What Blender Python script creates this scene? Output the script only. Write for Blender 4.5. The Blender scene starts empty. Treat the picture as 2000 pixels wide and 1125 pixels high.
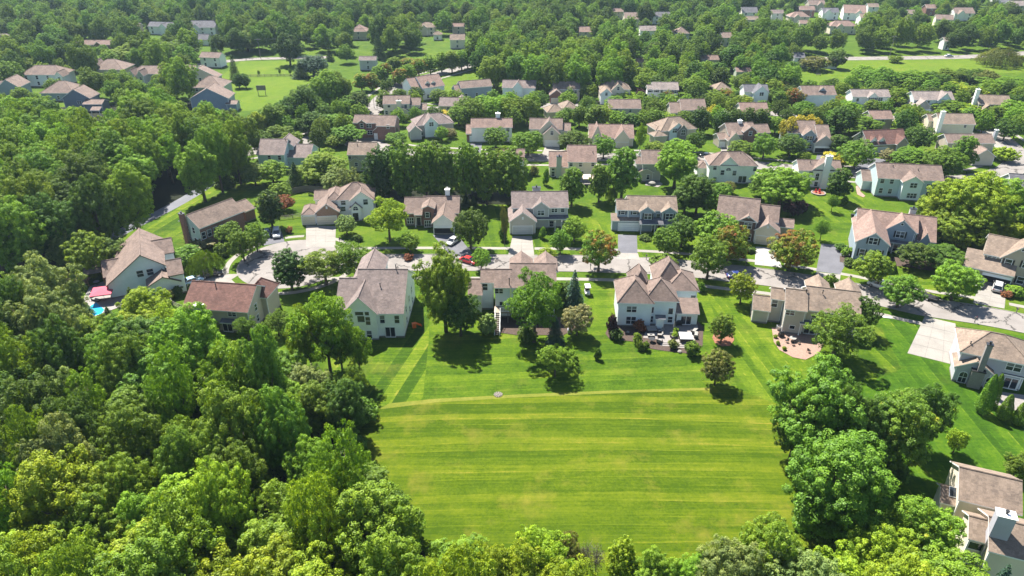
# Suburban streets, lawns and woods seen from the air. Everything is laid out in metres:
# x to the right, y away from the viewpoint, z up, the ground at z = 0.
import bpy, math, random
import numpy as np
from mathutils import Vector, Matrix

scene = bpy.context.scene
col = scene.collection

# ------------------------------------------------------------------ camera
CAM_H, CAM_PITCH = 73.0, 29.0
cam_data = bpy.data.cameras.new('camera')
cam_data.sensor_width = 36.0
cam_data.lens = 24.84
cam_data.clip_start = 1.0
cam_data.clip_end = 9000.0
cam = bpy.data.objects.new('camera', cam_data)
cam.location = (0, 0, CAM_H)
cam.rotation_euler = (math.radians(90 - CAM_PITCH), 0, 0)
col.objects.link(cam)
scene.camera = cam

# ------------------------------------------------------------------ light
SUN_EL, SUN_AZ = 57.0, -28.0          # azimuth measured from +y, negative to the left
world = bpy.data.worlds.new('World')
scene.world = world
world.use_nodes = True
nt = world.node_tree
sky = nt.nodes.new('ShaderNodeTexSky')
sky.sky_type = 'NISHITA'
sky.sun_disc = False
sky.sun_elevation = math.radians(SUN_EL)
sky.sun_rotation = math.radians(SUN_AZ)
sky.altitude = 250
sky.air_density = 1.0
sky.dust_density = 0.6
sky.ozone_density = 1.2
bg = nt.nodes['Background']
bg.inputs['Strength'].default_value = 0.066
nt.links.new(sky.outputs[0], bg.inputs[0])
sun_data = bpy.data.lights.new('sun', 'SUN')
sun_data.energy = 4.9
sun_data.angle = math.radians(0.53)
sun_data.color = (1.0, 0.95, 0.86)
sun = bpy.data.objects.new('sun', sun_data)
ce, se = math.cos(math.radians(SUN_EL)), math.sin(math.radians(SUN_EL))
to_sun = Vector((math.sin(math.radians(SUN_AZ)) * ce, math.cos(math.radians(SUN_AZ)) * ce, se))
sun.rotation_euler = (-to_sun).to_track_quat('-Z', 'Y').to_euler()
sun.location = (-60, 120, 200)
col.objects.link(sun)

vs = scene.view_settings
vs.view_transform = 'Standard'
vs.look = 'None'
vs.exposure = 1.85
vs.gamma = 1.0
scene.cycles.max_bounces = 8
scene.cycles.diffuse_bounces = 3
scene.cycles.transmission_bounces = 4
scene.cycles.transparent_max_bounces = 4
scene.cycles.volume_bounces = 0
scene.cycles.sample_clamp_indirect = 6.0
scene.cycles.use_denoising = True

# ------------------------------------------------------------------ helpers
def tag(o, label=None, cat=None, group=None, kind=None):
    if label: o['label'] = label
    if cat: o['category'] = cat
    if group: o['group'] = group
    if kind: o['kind'] = kind
    return o

def empty(name, loc=(0, 0, 0), rz=0.0, scale=None, parent=None):
    o = bpy.data.objects.new(name, None)
    o.empty_display_size = 0.5
    o.location = loc
    o.rotation_euler = (0, 0, rz)
    if scale: o.scale = scale
    o.parent = parent
    col.objects.link(o)
    return o

def obj(name, me, parent=None, loc=None, rot=None, mats=None):
    o = bpy.data.objects.new(name, me)
    if mats:
        if len(me.materials) == 0:
            for m in mats: me.materials.append(m)
        else:
            for i, m in enumerate(mats):
                o.material_slots[i].link = 'OBJECT'
                o.material_slots[i].material = m
    if loc is not None: o.location = loc
    if rot is not None: o.rotation_euler = rot
    o.parent = parent
    col.objects.link(o)
    return o

class MB:
    """collects faces for one mesh"""
    def __init__(s): s.v, s.f, s.m = [], [], []
    def face(s, pts, m=0):
        n = len(s.v); s.v += [tuple(p) for p in pts]
        s.f.append(tuple(range(n, n + len(pts)))); s.m.append(m)
    def box(s, x0, x1, y0, y1, z0, z1, m=0):
        n = len(s.v)
        s.v += [(x0,y0,z0),(x1,y0,z0),(x1,y1,z0),(x0,y1,z0),(x0,y0,z1),(x1,y0,z1),(x1,y1,z1),(x0,y1,z1)]
        for q in ((3,2,1,0),(4,5,6,7),(0,1,5,4),(1,2,6,5),(2,3,7,6),(3,0,4,7)):
            s.f.append(tuple(n + i for i in q)); s.m.append(m)
        return s
    def prism(s, poly, z0, z1, m=0, mside=None):
        """vertical prism over a polygon (counter-clockwise)"""
        n, k = len(s.v), len(poly)
        s.v += [(p[0], p[1], z0) for p in poly] + [(p[0], p[1], z1) for p in poly]
        s.f.append(tuple(n + i for i in reversed(range(k)))); s.m.append(m)
        s.f.append(tuple(n + k + i for i in range(k))); s.m.append(m)
        ms = m if mside is None else mside
        for i in range(k):
            j = (i + 1) % k
            s.f.append((n + i, n + j, n + k + j, n + k + i)); s.m.append(ms)
        return s
    def tube(s, pts, radii, seg=7, m=0, cap=True):
        rings = []
        for i, (p, r) in enumerate(zip(pts, radii)):
            p = Vector(p)
            d = Vector(pts[min(i + 1, len(pts) - 1)]) - Vector(pts[max(i - 1, 0)])
            d = d.normalized() if d.length > 1e-6 else Vector((0, 0, 1))
            a = d.orthogonal().normalized(); b = d.cross(a)
            n = len(s.v)
            for k in range(seg):
                t = 2 * math.pi * k / seg
                s.v.append(tuple(p + (a * math.cos(t) + b * math.sin(t)) * r))
            rings.append(n)
        for a, b in zip(rings[:-1], rings[1:]):
            for k in range(seg):
                j = (k + 1) % seg
                s.f.append((a + k, a + j, b + j, b + k)); s.m.append(m)
        if cap:
            s.f.append(tuple(rings[0] + k for k in reversed(range(seg)))); s.m.append(m)
            s.f.append(tuple(rings[-1] + k for k in range(seg))); s.m.append(m)
        return s
    def mesh(s, name, mats, smooth=False):
        me = bpy.data.meshes.new(name)
        me.from_pydata(s.v, [], s.f)
        for m in mats: me.materials.append(m)
        me.polygons.foreach_set('material_index', s.m)
        if smooth: me.polygons.foreach_set('use_smooth', [True] * len(s.f))
        me.update()
        return me
    def build(s, name, mats, parent=None, smooth=False, loc=None, rot=None):
        if not isinstance(mats, (list, tuple)): mats = [mats]
        return obj(name, s.mesh(name, mats, smooth), parent, loc, rot)

# ------------------------------------------------------------------ materials
MATS = {}
def new_mat(name):
    m = bpy.data.materials.new(name); m.use_nodes = True
    MATS[name] = m
    return m, m.node_tree, m.node_tree.nodes, m.node_tree.links, m.node_tree.nodes['Principled BSDF']

def ramp(N, stops):
    r = N.new('ShaderNodeValToRGB')
    e = r.color_ramp.elements
    while len(e) < len(stops): e.new(0.5)
    for i, (p, c) in enumerate(stops):
        e[i].position = p; e[i].color = (*c, 1)
    return r

def noise(N, L, vec, scale, detail=4, rough=0.55, dist=0.0):
    n = N.new('ShaderNodeTexNoise')
    n.inputs['Scale'].default_value = scale
    n.inputs['Detail'].default_value = detail
    n.inputs['Roughness'].default_value = rough
    n.inputs['Distortion'].default_value = dist
    if vec is not None: L.new(vec, n.inputs['Vector'])
    return n

def mixc(N, L, fac, a, b, mode='MIX'):
    m = N.new('ShaderNodeMix'); m.data_type = 'RGBA'; m.blend_type = mode
    for s, v in ((0, fac), (6, a), (7, b)):
        if hasattr(v, 'links') or hasattr(v, 'is_linked'): L.new(v, m.inputs[s])
        elif isinstance(v, (int, float)): m.inputs[s].default_value = v
        else: m.inputs[s].default_value = (*v, 1) if len(v) == 3 else v
    return m.outputs[2]

def mmath(N, L, op, a, b=None):
    m = N.new('ShaderNodeMath'); m.operation = op
    for i, v in enumerate((a, b)):
        if v is None: continue
        if isinstance(v, (int, float)): m.inputs[i].default_value = v
        else: L.new(v, m.inputs[i])
    return m.outputs[0]

def coords(N, L, scale=(1, 1, 1), rotz=0.0, kind='Object'):
    t = N.new('ShaderNodeTexCoord'); mp = N.new('ShaderNodeMapping')
    mp.inputs['Scale'].default_value = scale
    mp.inputs['Rotation'].default_value = (0, 0, rotz)
    L.new(t.outputs[kind], mp.inputs['Vector'])
    return mp.outputs[0]

def plain(name, c, rough=0.7, var=0.12, scale=1.5, metal=0.0, spec=None):
    if name in MATS: return MATS[name]
    m, t, N, L, P = new_mat(name)
    v = coords(N, L)
    n = noise(N, L, v, scale)
    lo = tuple(x * (1 - var) for x in c); hi = tuple(min(1, x * (1 + var)) for x in c)
    r = ramp(N, [(0.3, lo), (0.7, hi)])
    L.new(n.outputs[0], r.inputs[0]); L.new(r.outputs[0], P.inputs['Base Color'])
    P.inputs['Roughness'].default_value = rough
    P.inputs['Metallic'].default_value = metal
    if spec is not None: P.inputs['Specular IOR Level'].default_value = spec
    return m

def siding(name, c):
    """lap siding: boards about 15 cm high with a shadow line, faint dirt"""
    m, t, N, L, P = new_mat('siding_' + name)
    v = coords(N, L)
    w = N.new('ShaderNodeTexWave'); w.wave_type = 'BANDS'; w.bands_direction = 'Z'; w.wave_profile = 'SAW'
    w.inputs['Scale'].default_value = 2.1; w.inputs['Distortion'].default_value = 0
    L.new(v, w.inputs['Vector'])
    n = noise(N, L, v, 0.6)
    r = ramp(N, [(0.3, tuple(x * 0.93 for x in c)), (0.7, tuple(min(1, x * 1.05) for x in c))])
    L.new(n.outputs[0], r.inputs[0]); L.new(r.outputs[0], P.inputs['Base Color'])
    b = N.new('ShaderNodeBump'); b.inputs['Strength'].default_value = 0.5; b.inputs['Distance'].default_value = 0.02
    L.new(w.outputs[1], b.inputs['Height']); L.new(b.outputs[0], P.inputs['Normal'])
    P.inputs['Roughness'].default_value = 0.6
    return m

def brickm(name, c, mortar=(0.3, 0.27, 0.24)):
    m, t, N, L, P = new_mat('brick_' + name)
    v = coords(N, L, (1, 1, 1))
    rot = N.new('ShaderNodeMapping'); rot.inputs['Rotation'].default_value = (math.radians(90), 0, 0)
    L.new(v, rot.inputs[0])
    b = N.new('ShaderNodeTexBrick'); b.inputs['Scale'].default_value = 4.5
    b.inputs['Color1'].default_value = (*c, 1); b.inputs['Color2'].default_value = (c[0] * 0.62, c[1] * 0.62, c[2] * 0.65, 1)
    b.inputs['Mortar'].default_value = (*mortar, 1); b.inputs['Mortar Size'].default_value = 0.012
    L.new(rot.outputs[0], b.inputs['Vector'])
    n = noise(N, L, v, 1.2)
    L.new(mixc(N, L, 0.35, b.outputs[0], mixc(N, L, n.outputs[0], tuple(x * 0.6 for x in c), tuple(x * 1.25 for x in c))), P.inputs['Base Color'])
    P.inputs['Roughness'].default_value = 0.85
    return m

def shingles(name, c):
    """asphalt shingles: courses about 14 cm, mottled tabs, faint streaks of algae down the slope"""
    m, t, N, L, P = new_mat('shingles_' + name)
    v = coords(N, L)
    fine = noise(N, L, v, 5.5, 3, 0.75)
    tabs = N.new('ShaderNodeTexWhiteNoise'); tabs.noise_dimensions = '3D'
    sn = N.new('ShaderNodeVectorMath'); sn.operation = 'SNAP'; sn.inputs[1].default_value = (0.45, 0.45, 0.19)
    L.new(v, sn.inputs[0]); L.new(sn.outputs[0], tabs.inputs[0])
    big = noise(N, L, coords(N, L, (1.3, 1.3, 0.18)), 0.55, 4, 0.6)
    lo = tuple(x * 0.78 for x in c); hi = tuple(x * 1.22 for x in c)
    r = ramp(N, [(0.28, lo), (0.72, hi)]); L.new(fine.outputs[0], r.inputs[0])
    tr = ramp(N, [(0.0, (0.8, 0.8, 0.8)), (1.0, (1.17, 1.17, 1.17))]); L.new(tabs.outputs[0], tr.inputs[0])
    c1 = mixc(N, L, 0.85, r.outputs[0], tr.outputs[0], 'MULTIPLY')
    br = ramp(N, [(0.33, (0.62, 0.62, 0.65)), (0.6, (1.08, 1.06, 1.05))]); L.new(big.outputs[0], br.inputs[0])
    L.new(mixc(N, L, 0.6, c1, br.outputs[0], 'MULTIPLY'), P.inputs['Base Color'])
    w = N.new('ShaderNodeTexWave'); w.bands_direction = 'Z'; w.wave_profile = 'SAW'
    w.inputs['Scale'].default_value = 3.2; L.new(v, w.inputs['Vector'])
    b = N.new('ShaderNodeBump'); b.inputs['Strength'].default_value = 0.45; b.inputs['Distance'].default_value = 0.03
    L.new(w.outputs[1], b.inputs['Height']); L.new(b.outputs[0], P.inputs['Normal'])
    P.inputs['Roughness'].default_value = 0.92
    P.inputs['Specular IOR Level'].default_value = 0.25
    return m

WALL = {k: siding(k, c) for k, c in {
    'white': (0.7998, 0.7826, 0.7392), 'cream': (0.6324, 0.5642, 0.4400), 'beige': (0.4650, 0.4095, 0.3256), 'tan': (0.3534, 0.3003, 0.2288),
    'grey': (0.4092, 0.4004, 0.3784), 'lilac': (0.3720, 0.3731, 0.4048), 'bluegrey': (0.2511, 0.3003, 0.3520), 'slateblue': (0.1581, 0.1911, 0.2376),
    'paleblue': (0.6510, 0.7098, 0.7040), 'teal': (0.4092, 0.5096, 0.5016), 'sage': (0.3906, 0.4186, 0.3344), 'mint': (0.7626, 0.7735, 0.7040),
    'greige': (0.4278, 0.3913, 0.3344)}.items()}
WALL['brick'] = brickm('red', (0.23, 0.105, 0.08))
WALL['darkbrick'] = brickm('dark', (0.16, 0.095, 0.075), (0.2, 0.18, 0.16))
WALL['tanbrick'] = brickm('tan', (0.33, 0.19, 0.12))
WALL['stone'] = brickm('stone', (0.22, 0.2, 0.185))
ROOF = {k: shingles(k, c) for k, c in {
    'brown': (0.1505, 0.1125, 0.0904), 'rose': (0.1851, 0.1268, 0.1046), 'red': (0.1330, 0.0711, 0.0578), 'grey': (0.1634, 0.1295, 0.1182),
    'tan': (0.1806, 0.1381, 0.1063), 'mauve': (0.1640, 0.1210, 0.1008), 'slate': (0.0988, 0.0968, 0.1064), 'pale': (0.2051, 0.1708, 0.1550)}.items()}
TRIM = plain('white_trim', (0.70, 0.70, 0.68), 0.5, 0.03)
DARKTRIM = plain('dark_trim', (0.06, 0.055, 0.05), 0.5, 0.05)
BLACK = plain('black_shutter', (0.012, 0.013, 0.017), 0.45, 0.1)
DARKMETAL = plain('dark_metal', (0.03, 0.03, 0.032), 0.4, 0.1, metal=0.4)
STEEL = plain('steel', (0.5, 0.51, 0.52), 0.35, 0.05, metal=0.8)
DOORWOOD = plain('door_paint', (0.10, 0.035, 0.03), 0.45, 0.1)
GARAGE_W = plain('garage_white', (0.76, 0.77, 0.76), 0.5, 0.03)
GARAGE_C = plain('garage_cream', (0.62, 0.55, 0.42), 0.5, 0.03)
GARAGE_G = plain('garage_grey', (0.45, 0.45, 0.45), 0.5, 0.03)
GARAGE_SHADE = plain('garage_painted_shade', (0.012, 0.012, 0.013), 0.9, 0.2)  # near-black colour stands in for the shade inside an open garage
WOOD = plain('deck_wood', (0.24, 0.185, 0.135), 0.75, 0.2, 3)
GREYWOOD = plain('weathered_wood', (0.15, 0.132, 0.11), 0.85, 0.25, 2)
CEDAR = plain('cedar_wood', (0.26, 0.15, 0.065), 0.7, 0.2, 2)
MULCH = plain('mulch', (0.045, 0.028, 0.02), 0.95, 0.5, 6)
REDMULCH = plain('red_mulch', (0.17, 0.07, 0.038), 0.95, 0.35, 5)
PATIO_S = plain('patio_stone', (0.165, 0.148, 0.138), 0.8, 0.12, 2)
PATIO_B = plain('patio_brick', (0.20, 0.125, 0.095), 0.85, 0.22, 3)
CUSHION = plain('cushion_light', (0.20, 0.19, 0.175), 0.9, 0.06)
WICKER = plain('wicker_dark', (0.05, 0.038, 0.03), 0.8, 0.2)
TYRE = plain('tyre', (0.012, 0.012, 0.012), 0.85, 0.1)
PINK = plain('umbrella_pink', (0.40, 0.05, 0.085), 0.8, 0.08)
ORANGE = plain('orange_plastic', (0.75, 0.13, 0.015), 0.5, 0.05)
REDPLASTIC = plain('red_plastic', (0.55, 0.03, 0.03), 0.5, 0.05)
POOL = plain('pool_water', (0.02, 0.28, 0.48), 0.08, 0.15)
COPING = plain('pool_coping', (0.19, 0.17, 0.15), 0.8, 0.08)
GLOSSWHITE = plain('gloss_white', (0.48, 0.48, 0.48), 0.25, 0.02)
BLUETARP = plain('blue_cover', (0.05, 0.20, 0.42), 0.6, 0.1)

def glass(name, c, rough=0.06):
    m, t, N, L, P = new_mat(name)
    P.inputs['Base Color'].default_value = (*c, 1)
    P.inputs['Roughness'].default_value = rough
    P.inputs['Specular IOR Level'].default_value = 0.6
    return m
PANE = glass('window_glass', (0.016, 0.022, 0.032))
PANE2 = glass('window_glass_blind', (0.13, 0.14, 0.15), 0.2)
CARGLASS = glass('car_glass', (0.012, 0.016, 0.022), 0.05)
LAMPW = glass('lamp_clear', (0.7, 0.7, 0.68), 0.15)
LAMPR = glass('lamp_red', (0.35, 0.01, 0.01), 0.2)

def paint(name, c):
    if 'paint_' + name in MATS: return MATS['paint_' + name]
    m, t, N, L, P = new_mat('paint_' + name)
    P.inputs['Base Color'].default_value = (*c, 1)
    P.inputs['Roughness'].default_value = 0.28
    P.inputs['Coat Weight'].default_value = 0.6
    P.inputs['Coat Roughness'].default_value = 0.066
    return m

def grass(name, lo, mid, hi, dry, stripes=None, dryness=0.5, tint=0.5):
    """mown grass: patchy greens, dry straw patches, optional mowing passes (angle, width m, strength)"""
    m, t, N, L, P = new_mat(name)
    v = coords(N, L)
    big = noise(N, L, v, 0.035, 5, 0.6)
    medium = noise(N, L, v, 0.28, 6, 0.68)
    fine = noise(N, L, v, 1.7, 6, 0.85)
    s = mmath(N, L, 'ADD', mmath(N, L, 'MULTIPLY', big.outputs[0], 0.25), mmath(N, L, 'MULTIPLY', medium.outputs[0], 0.27))
    s = mmath(N, L, 'ADD', s, mmath(N, L, 'MULTIPLY', fine.outputs[0], 0.48))
    if stripes:
        ang, width, amp, wob = stripes
        sv = coords(N, L, (1, 1, 1), -ang)
        sep = N.new('ShaderNodeSeparateXYZ'); L.new(sv, sep.inputs[0])
        wv = noise(N, L, coords(N, L, (0.02, 0.05, 1), -ang), 1.0, 3, 0.5)
        y = mmath(N, L, 'ADD', sep.outputs[1], mmath(N, L, 'MULTIPLY', wv.outputs[0], wob))
        # slow bend of the passes plus a narrow clipping line between two passes
        y = mmath(N, L, 'ADD', y, mmath(N, L, 'MULTIPLY', mmath(N, L, 'MULTIPLY', sep.outputs[0], sep.outputs[0]), 0.0009 if wob > 1 else 0.0))
        ph = mmath(N, L, 'MULTIPLY', y, 1.0 / width)
        saw = mmath(N, L, 'FRACT', ph)
        cell = N.new('ShaderNodeTexWhiteNoise'); cell.noise_dimensions = '1D'
        L.new(mmath(N, L, 'FLOOR', ph), cell.inputs['W'])
        band = mmath(N, L, 'SUBTRACT', cell.outputs[0], 0.5)
        line = mmath(N, L, 'LESS_THAN', saw, 0.17)
        brk = noise(N, L, coords(N, L, (0.09, 0.5, 1), -ang), 1.0, 4, 0.7)
        br = ramp(N, [(0.45, (0, 0, 0)), (0.66, (1, 1, 1))]); L.new(brk.outputs[0], br.inputs[0])
        line = mmath(N, L, 'MULTIPLY', line, br.outputs[0])
        streak = noise(N, L, coords(N, L, (0.05, 2.0, 1), -ang), 1.0, 5, 0.75)
        s = mmath(N, L, 'ADD', s, mmath(N, L, 'MULTIPLY', band, amp))
        s = mmath(N, L, 'ADD', s, mmath(N, L, 'MULTIPLY', mmath(N, L, 'SUBTRACT', streak.outputs[0], 0.5), amp * 2.4))
        s = mmath(N, L, 'ADD', s, mmath(N, L, 'MULTIPLY', line, 0.12))
    r = ramp(N, [(0.38, lo), (0.5, mid), (0.61, hi), (0.76, dry)]); L.new(s, r.inputs[0])
    d = noise(N, L, v, 0.11, 6, 0.72)
    dr = ramp(N, [(0.53, (0, 0, 0)), (0.75, (dryness, dryness, dryness))]); L.new(d.outputs[0], dr.inputs[0])
    L.new(mixc(N, L, dr.outputs[0], r.outputs[0], dry), P.inputs['Base Color'])
    b = N.new('ShaderNodeBump'); b.inputs['Strength'].default_value = 0.6; b.inputs['Distance'].default_value = 0.066
    L.new(noise(N, L, v, 2.2, 5, 0.8).outputs[0], b.inputs['Height']); L.new(b.outputs[0], P.inputs['Normal'])
    P.inputs['Roughness'].default_value = 0.95
    P.inputs['Specular IOR Level'].default_value = 0.1
    return m

G_LO, G_MID, G_HI, G_DRY = (0.0191, 0.0466, 0.0018), (0.0428, 0.0811, 0.0028), (0.0774, 0.1164, 0.0053), (0.1668, 0.1520, 0.0284)
GRASS = {
    'base': grass('grass_base', G_LO, (0.0406, 0.0788, 0.0032), G_HI, G_DRY, None, 0.25),
    'field': grass('grass_field', (0.0267, 0.0526, 0.0010), (0.0494, 0.0776, 0.0020), (0.0793, 0.1027, 0.0043), (0.1489, 0.1282, 0.0200), (0.02, 1.45, 0.17, 3.0), 0.65),
    'north': grass('grass_stripes_along', G_LO, G_MID, G_HI, G_DRY, (math.radians(76), 2.2, 0.24, 0.3), 0.45),
    'yard': grass('grass_stripes_across', G_LO, G_MID, G_HI, G_DRY, (math.radians(4), 1.6, 0.10, 0.4), 0.40),
    'up': grass('grass_stripes_up', G_LO, G_MID, G_HI, G_DRY, (math.radians(97), 1.5, 0.14, 0.4), 0.3),
    'diag': grass('grass_lush', (0.0147, 0.0420, 0.0017), (0.0295, 0.0712, 0.0024), (0.0574, 0.1036, 0.0048), G_DRY, (math.radians(88), 1.4, 0.11, 0.4), 0.15),
    'verge': grass('grass_verge', (0.0442, 0.0712, 0.0042), (0.0700, 0.0939, 0.0069), (0.1033, 0.1164, 0.0159), (0.1474, 0.1202, 0.0317), None, 0.6),
    'straw': grass('grass_straw', (0.078, 0.096, 0.010), (0.105, 0.118, 0.016), (0.135, 0.138, 0.026), (0.2090, 0.1702, 0.0450), None, 0.6),
    'far': grass('grass_meadow', (0.0406, 0.0788, 0.0037), (0.0627, 0.1052, 0.0048), (0.0922, 0.1277, 0.0085), (0.1401, 0.1277, 0.0265), None, 0.35),
}

def pavement(name, c, joints=None, crack=0.0):
    m, t, N, L, P = new_mat(name)
    v = coords(N, L)
    n1 = noise(N, L, v, 0.25, 5, 0.65); n2 = noise(N, L, v, 6.0, 3, 0.7)
    r = ramp(N, [(0.3, tuple(x * 0.82 for x in c)), (0.7, tuple(x * 1.12 for x in c))]); L.new(n1.outputs[0], r.inputs[0])
    r2 = ramp(N, [(0.3, (0.88, 0.88, 0.88)), (0.7, (1.08, 1.08, 1.08))]); L.new(n2.outputs[0], r2.inputs[0])
    out = mixc(N, L, 1.0, r.outputs[0], r2.outputs[0], 'MULTIPLY')
    if crack:
        vo = N.new('ShaderNodeTexVoronoi'); vo.feature = 'DISTANCE_TO_EDGE'; vo.inputs['Scale'].default_value = 0.11
        w = noise(N, L, v, 0.5, 4, 0.7)
        vd = N.new('ShaderNodeVectorMath'); vd.operation = 'MULTIPLY_ADD'
        L.new(w.outputs[1], vd.inputs[0]); vd.inputs[1].default_value = (3.2, 3.2, 0); L.new(v, vd.inputs[2])
        L.new(vd.outputs[0], vo.inputs['Vector'])
        cr = mmath(N, L, 'LESS_THAN', vo.outputs[0], 0.016)
        gate = noise(N, L, v, 0.12, 2, 0.5)
        cr = mmath(N, L, 'MULTIPLY', cr, mmath(N, L, 'GREATER_THAN', gate.outputs[0], 0.44))
        out = mixc(N, L, mmath(N, L, 'MULTIPLY', cr, crack), out, tuple(x * 0.25 for x in c))
    L.new(out, P.inputs['Base Color'])
    P.inputs['Roughness'].default_value = 0.9
    P.inputs['Specular IOR Level'].default_value = 0.1
    return m
ASPHALT_PALE = pavement('street_concrete', (0.182, 0.166, 0.154), crack=0.85)
CONCRETE = pavement('concrete', (0.212, 0.197, 0.177))
CONCRETE_W = pavement('new_concrete', (0.27, 0.262, 0.248))
ASPHALT = pavement('asphalt_drive', (0.105, 0.105, 0.117))
TRAIL = pavement('trail_asphalt', (0.125, 0.128, 0.145))
JOINT = plain('slab_joint', (0.12, 0.11, 0.10), 0.95, 0.1)
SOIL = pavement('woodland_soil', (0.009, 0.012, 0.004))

# ------------------------------------------------------------------ leaves and trees
def leaf_material(name, second=None, thr=(0.5, 0.62)):
    m, t, N, L, P = new_mat(name)
    oi = N.new('ShaderNodeObjectInfo')
    at = N.new('ShaderNodeAttribute'); at.attribute_name = 'leaf_tone'
    base = oi.outputs['Color']
    if second:
        n = noise(N, L, coords(N, L), 0.26, 5, 0.7)
        r = ramp(N, [(thr[0], (0, 0, 0)), (thr[1], (1, 1, 1))]); L.new(n.outputs[0], r.inputs[0])
        base = mixc(N, L, r.outputs[0], base, second)
    hs = N.new('ShaderNodeHueSaturation')
    L.new(mmath(N, L, 'ADD', 0.485, mmath(N, L, 'MULTIPLY', oi.outputs['Random'], 0.03)), hs.inputs['Hue'])
    L.new(mmath(N, L, 'ADD', 0.86, mmath(N, L, 'MULTIPLY', oi.outputs['Random'], 0.30)), hs.inputs['Value'])
    L.new(base, hs.inputs['Color'])
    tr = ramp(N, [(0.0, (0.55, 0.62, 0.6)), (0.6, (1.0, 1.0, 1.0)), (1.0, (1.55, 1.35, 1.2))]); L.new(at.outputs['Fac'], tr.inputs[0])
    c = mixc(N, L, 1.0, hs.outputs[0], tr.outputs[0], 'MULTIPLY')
    N.remove(P)
    df = N.new('ShaderNodeBsdfDiffuse'); tl = N.new('ShaderNodeBsdfTranslucent'); gl = N.new('ShaderNodeBsdfGlossy')
    gl.inputs['Roughness'].default_value = 0.55
    gl.inputs['Color'].default_value = (1, 1, 1, 1)
    L.new(c, df.inputs[0])
    L.new(mixc(N, L, 1.0, c, (1.25, 1.15, 0.5), 'MULTIPLY'), tl.inputs[0])
    m1 = N.new('ShaderNodeMixShader'); m1.inputs[0].default_value = 0.33
    L.new(df.outputs[0], m1.inputs[1]); L.new(tl.outputs[0], m1.inputs[2])
    m2 = N.new('ShaderNodeMixShader'); m2.inputs[0].default_value = 0.012
    L.new(m1.outputs[0], m2.inputs[1]); L.new(gl.outputs[0], m2.inputs[2])
    L.new(m2.outputs[0], N['Material Output'].inputs[0])
    return m
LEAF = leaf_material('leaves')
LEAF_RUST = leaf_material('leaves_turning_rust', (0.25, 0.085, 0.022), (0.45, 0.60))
LEAF_GOLD = leaf_material('leaves_turning_gold', (0.33, 0.32, 0.02), (0.58, 0.72))
BARK = plain('bark', (0.085, 0.065, 0.05), 0.95, 0.35, 4)
BARK_PALE = plain('bark_pale', (0.22, 0.19, 0.16), 0.95, 0.3, 4)
TONES = {'dark': (0.0689, 0.1319, 0.0134), 'mid': (0.1119, 0.2006, 0.0162), 'bright': (0.1500, 0.2550, 0.0168), 'lime': (0.2080, 0.2990, 0.0148),
         'olive': (0.1344, 0.1512, 0.0312), 'silver': (0.1664, 0.2307, 0.0578), 'blue': (0.0568, 0.1144, 0.0760), 'gold': (0.3680, 0.3200, 0.0240),
         'purple': (0.0488, 0.0192, 0.0256), 'rust': (0.2344, 0.0976, 0.0392), 'tanleaf': (0.190, 0.178, 0.075), 'pine': (0.0498, 0.1017, 0.0202),
         'warm': (0.1305, 0.2218, 0.0148), 'pink': (0.2928, 0.1760, 0.1512), 'deep': (0.0468, 0.0980, 0.0134), 'grey': (0.1168, 0.1168, 0.0976)}

def unit(a):
    return a / np.maximum(np.linalg.norm(a, axis=-1, keepdims=True), 1e-9)

def fib(n, rng, jit=0.3):
    i = np.arange(n) + 0.5
    z = 1 - 2 * i / n; ph = i * 2.399963
    r = np.sqrt(np.maximum(0, 1 - z * z))
    return unit(np.stack([r * np.cos(ph), r * np.sin(ph), z], 1) + rng.normal(0, jit, (n, 3)) * (2.0 / math.sqrt(n)))

def leaf_mesh(name, pos, nrm, size, rng, tone=None, aspect=0.62, updroop=0.0):
    """one small pointed leaf spray (a bent four-cornered face) at each position"""
    n = len(pos)
    nrm = unit(nrm)
    t = unit(np.cross(nrm, unit(rng.normal(0, 1, (n, 3)))))
    if updroop: t = unit(t + np.array([0, 0, -updroop]))
    b = np.cross(nrm, t)
    s = size[:, None] * rng.uniform(0.7, 1.3, (n, 1))
    lift = nrm * s * rng.uniform(-0.25, 0.25, (n, 1))
    v = np.stack([pos - t * s, pos + b * s * aspect + lift, pos + t * s, pos - b * s * aspect + lift], 1).reshape(-1, 3)
    me = bpy.data.meshes.new(name)
    me.vertices.add(4 * n); me.vertices.foreach_set('co', v.astype(np.float32).ravel())
    me.loops.add(4 * n); me.loops.foreach_set('vertex_index', np.arange(4 * n, dtype=np.int32))
    me.polygons.add(n); me.polygons.foreach_set('loop_start', np.arange(0, 4 * n, 4, dtype=np.int32))
    me.polygons.foreach_set('loop_total', np.full(n, 4, dtype=np.int32))
    a = me.attributes.new('leaf_tone', 'FLOAT', 'FACE')
    a.data.foreach_set('value', (rng.uniform(0, 1, n) if tone is None else tone).astype(np.float32))
    me.materials.append(LEAF)
    me.update(calc_edges=True)
    return me

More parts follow.
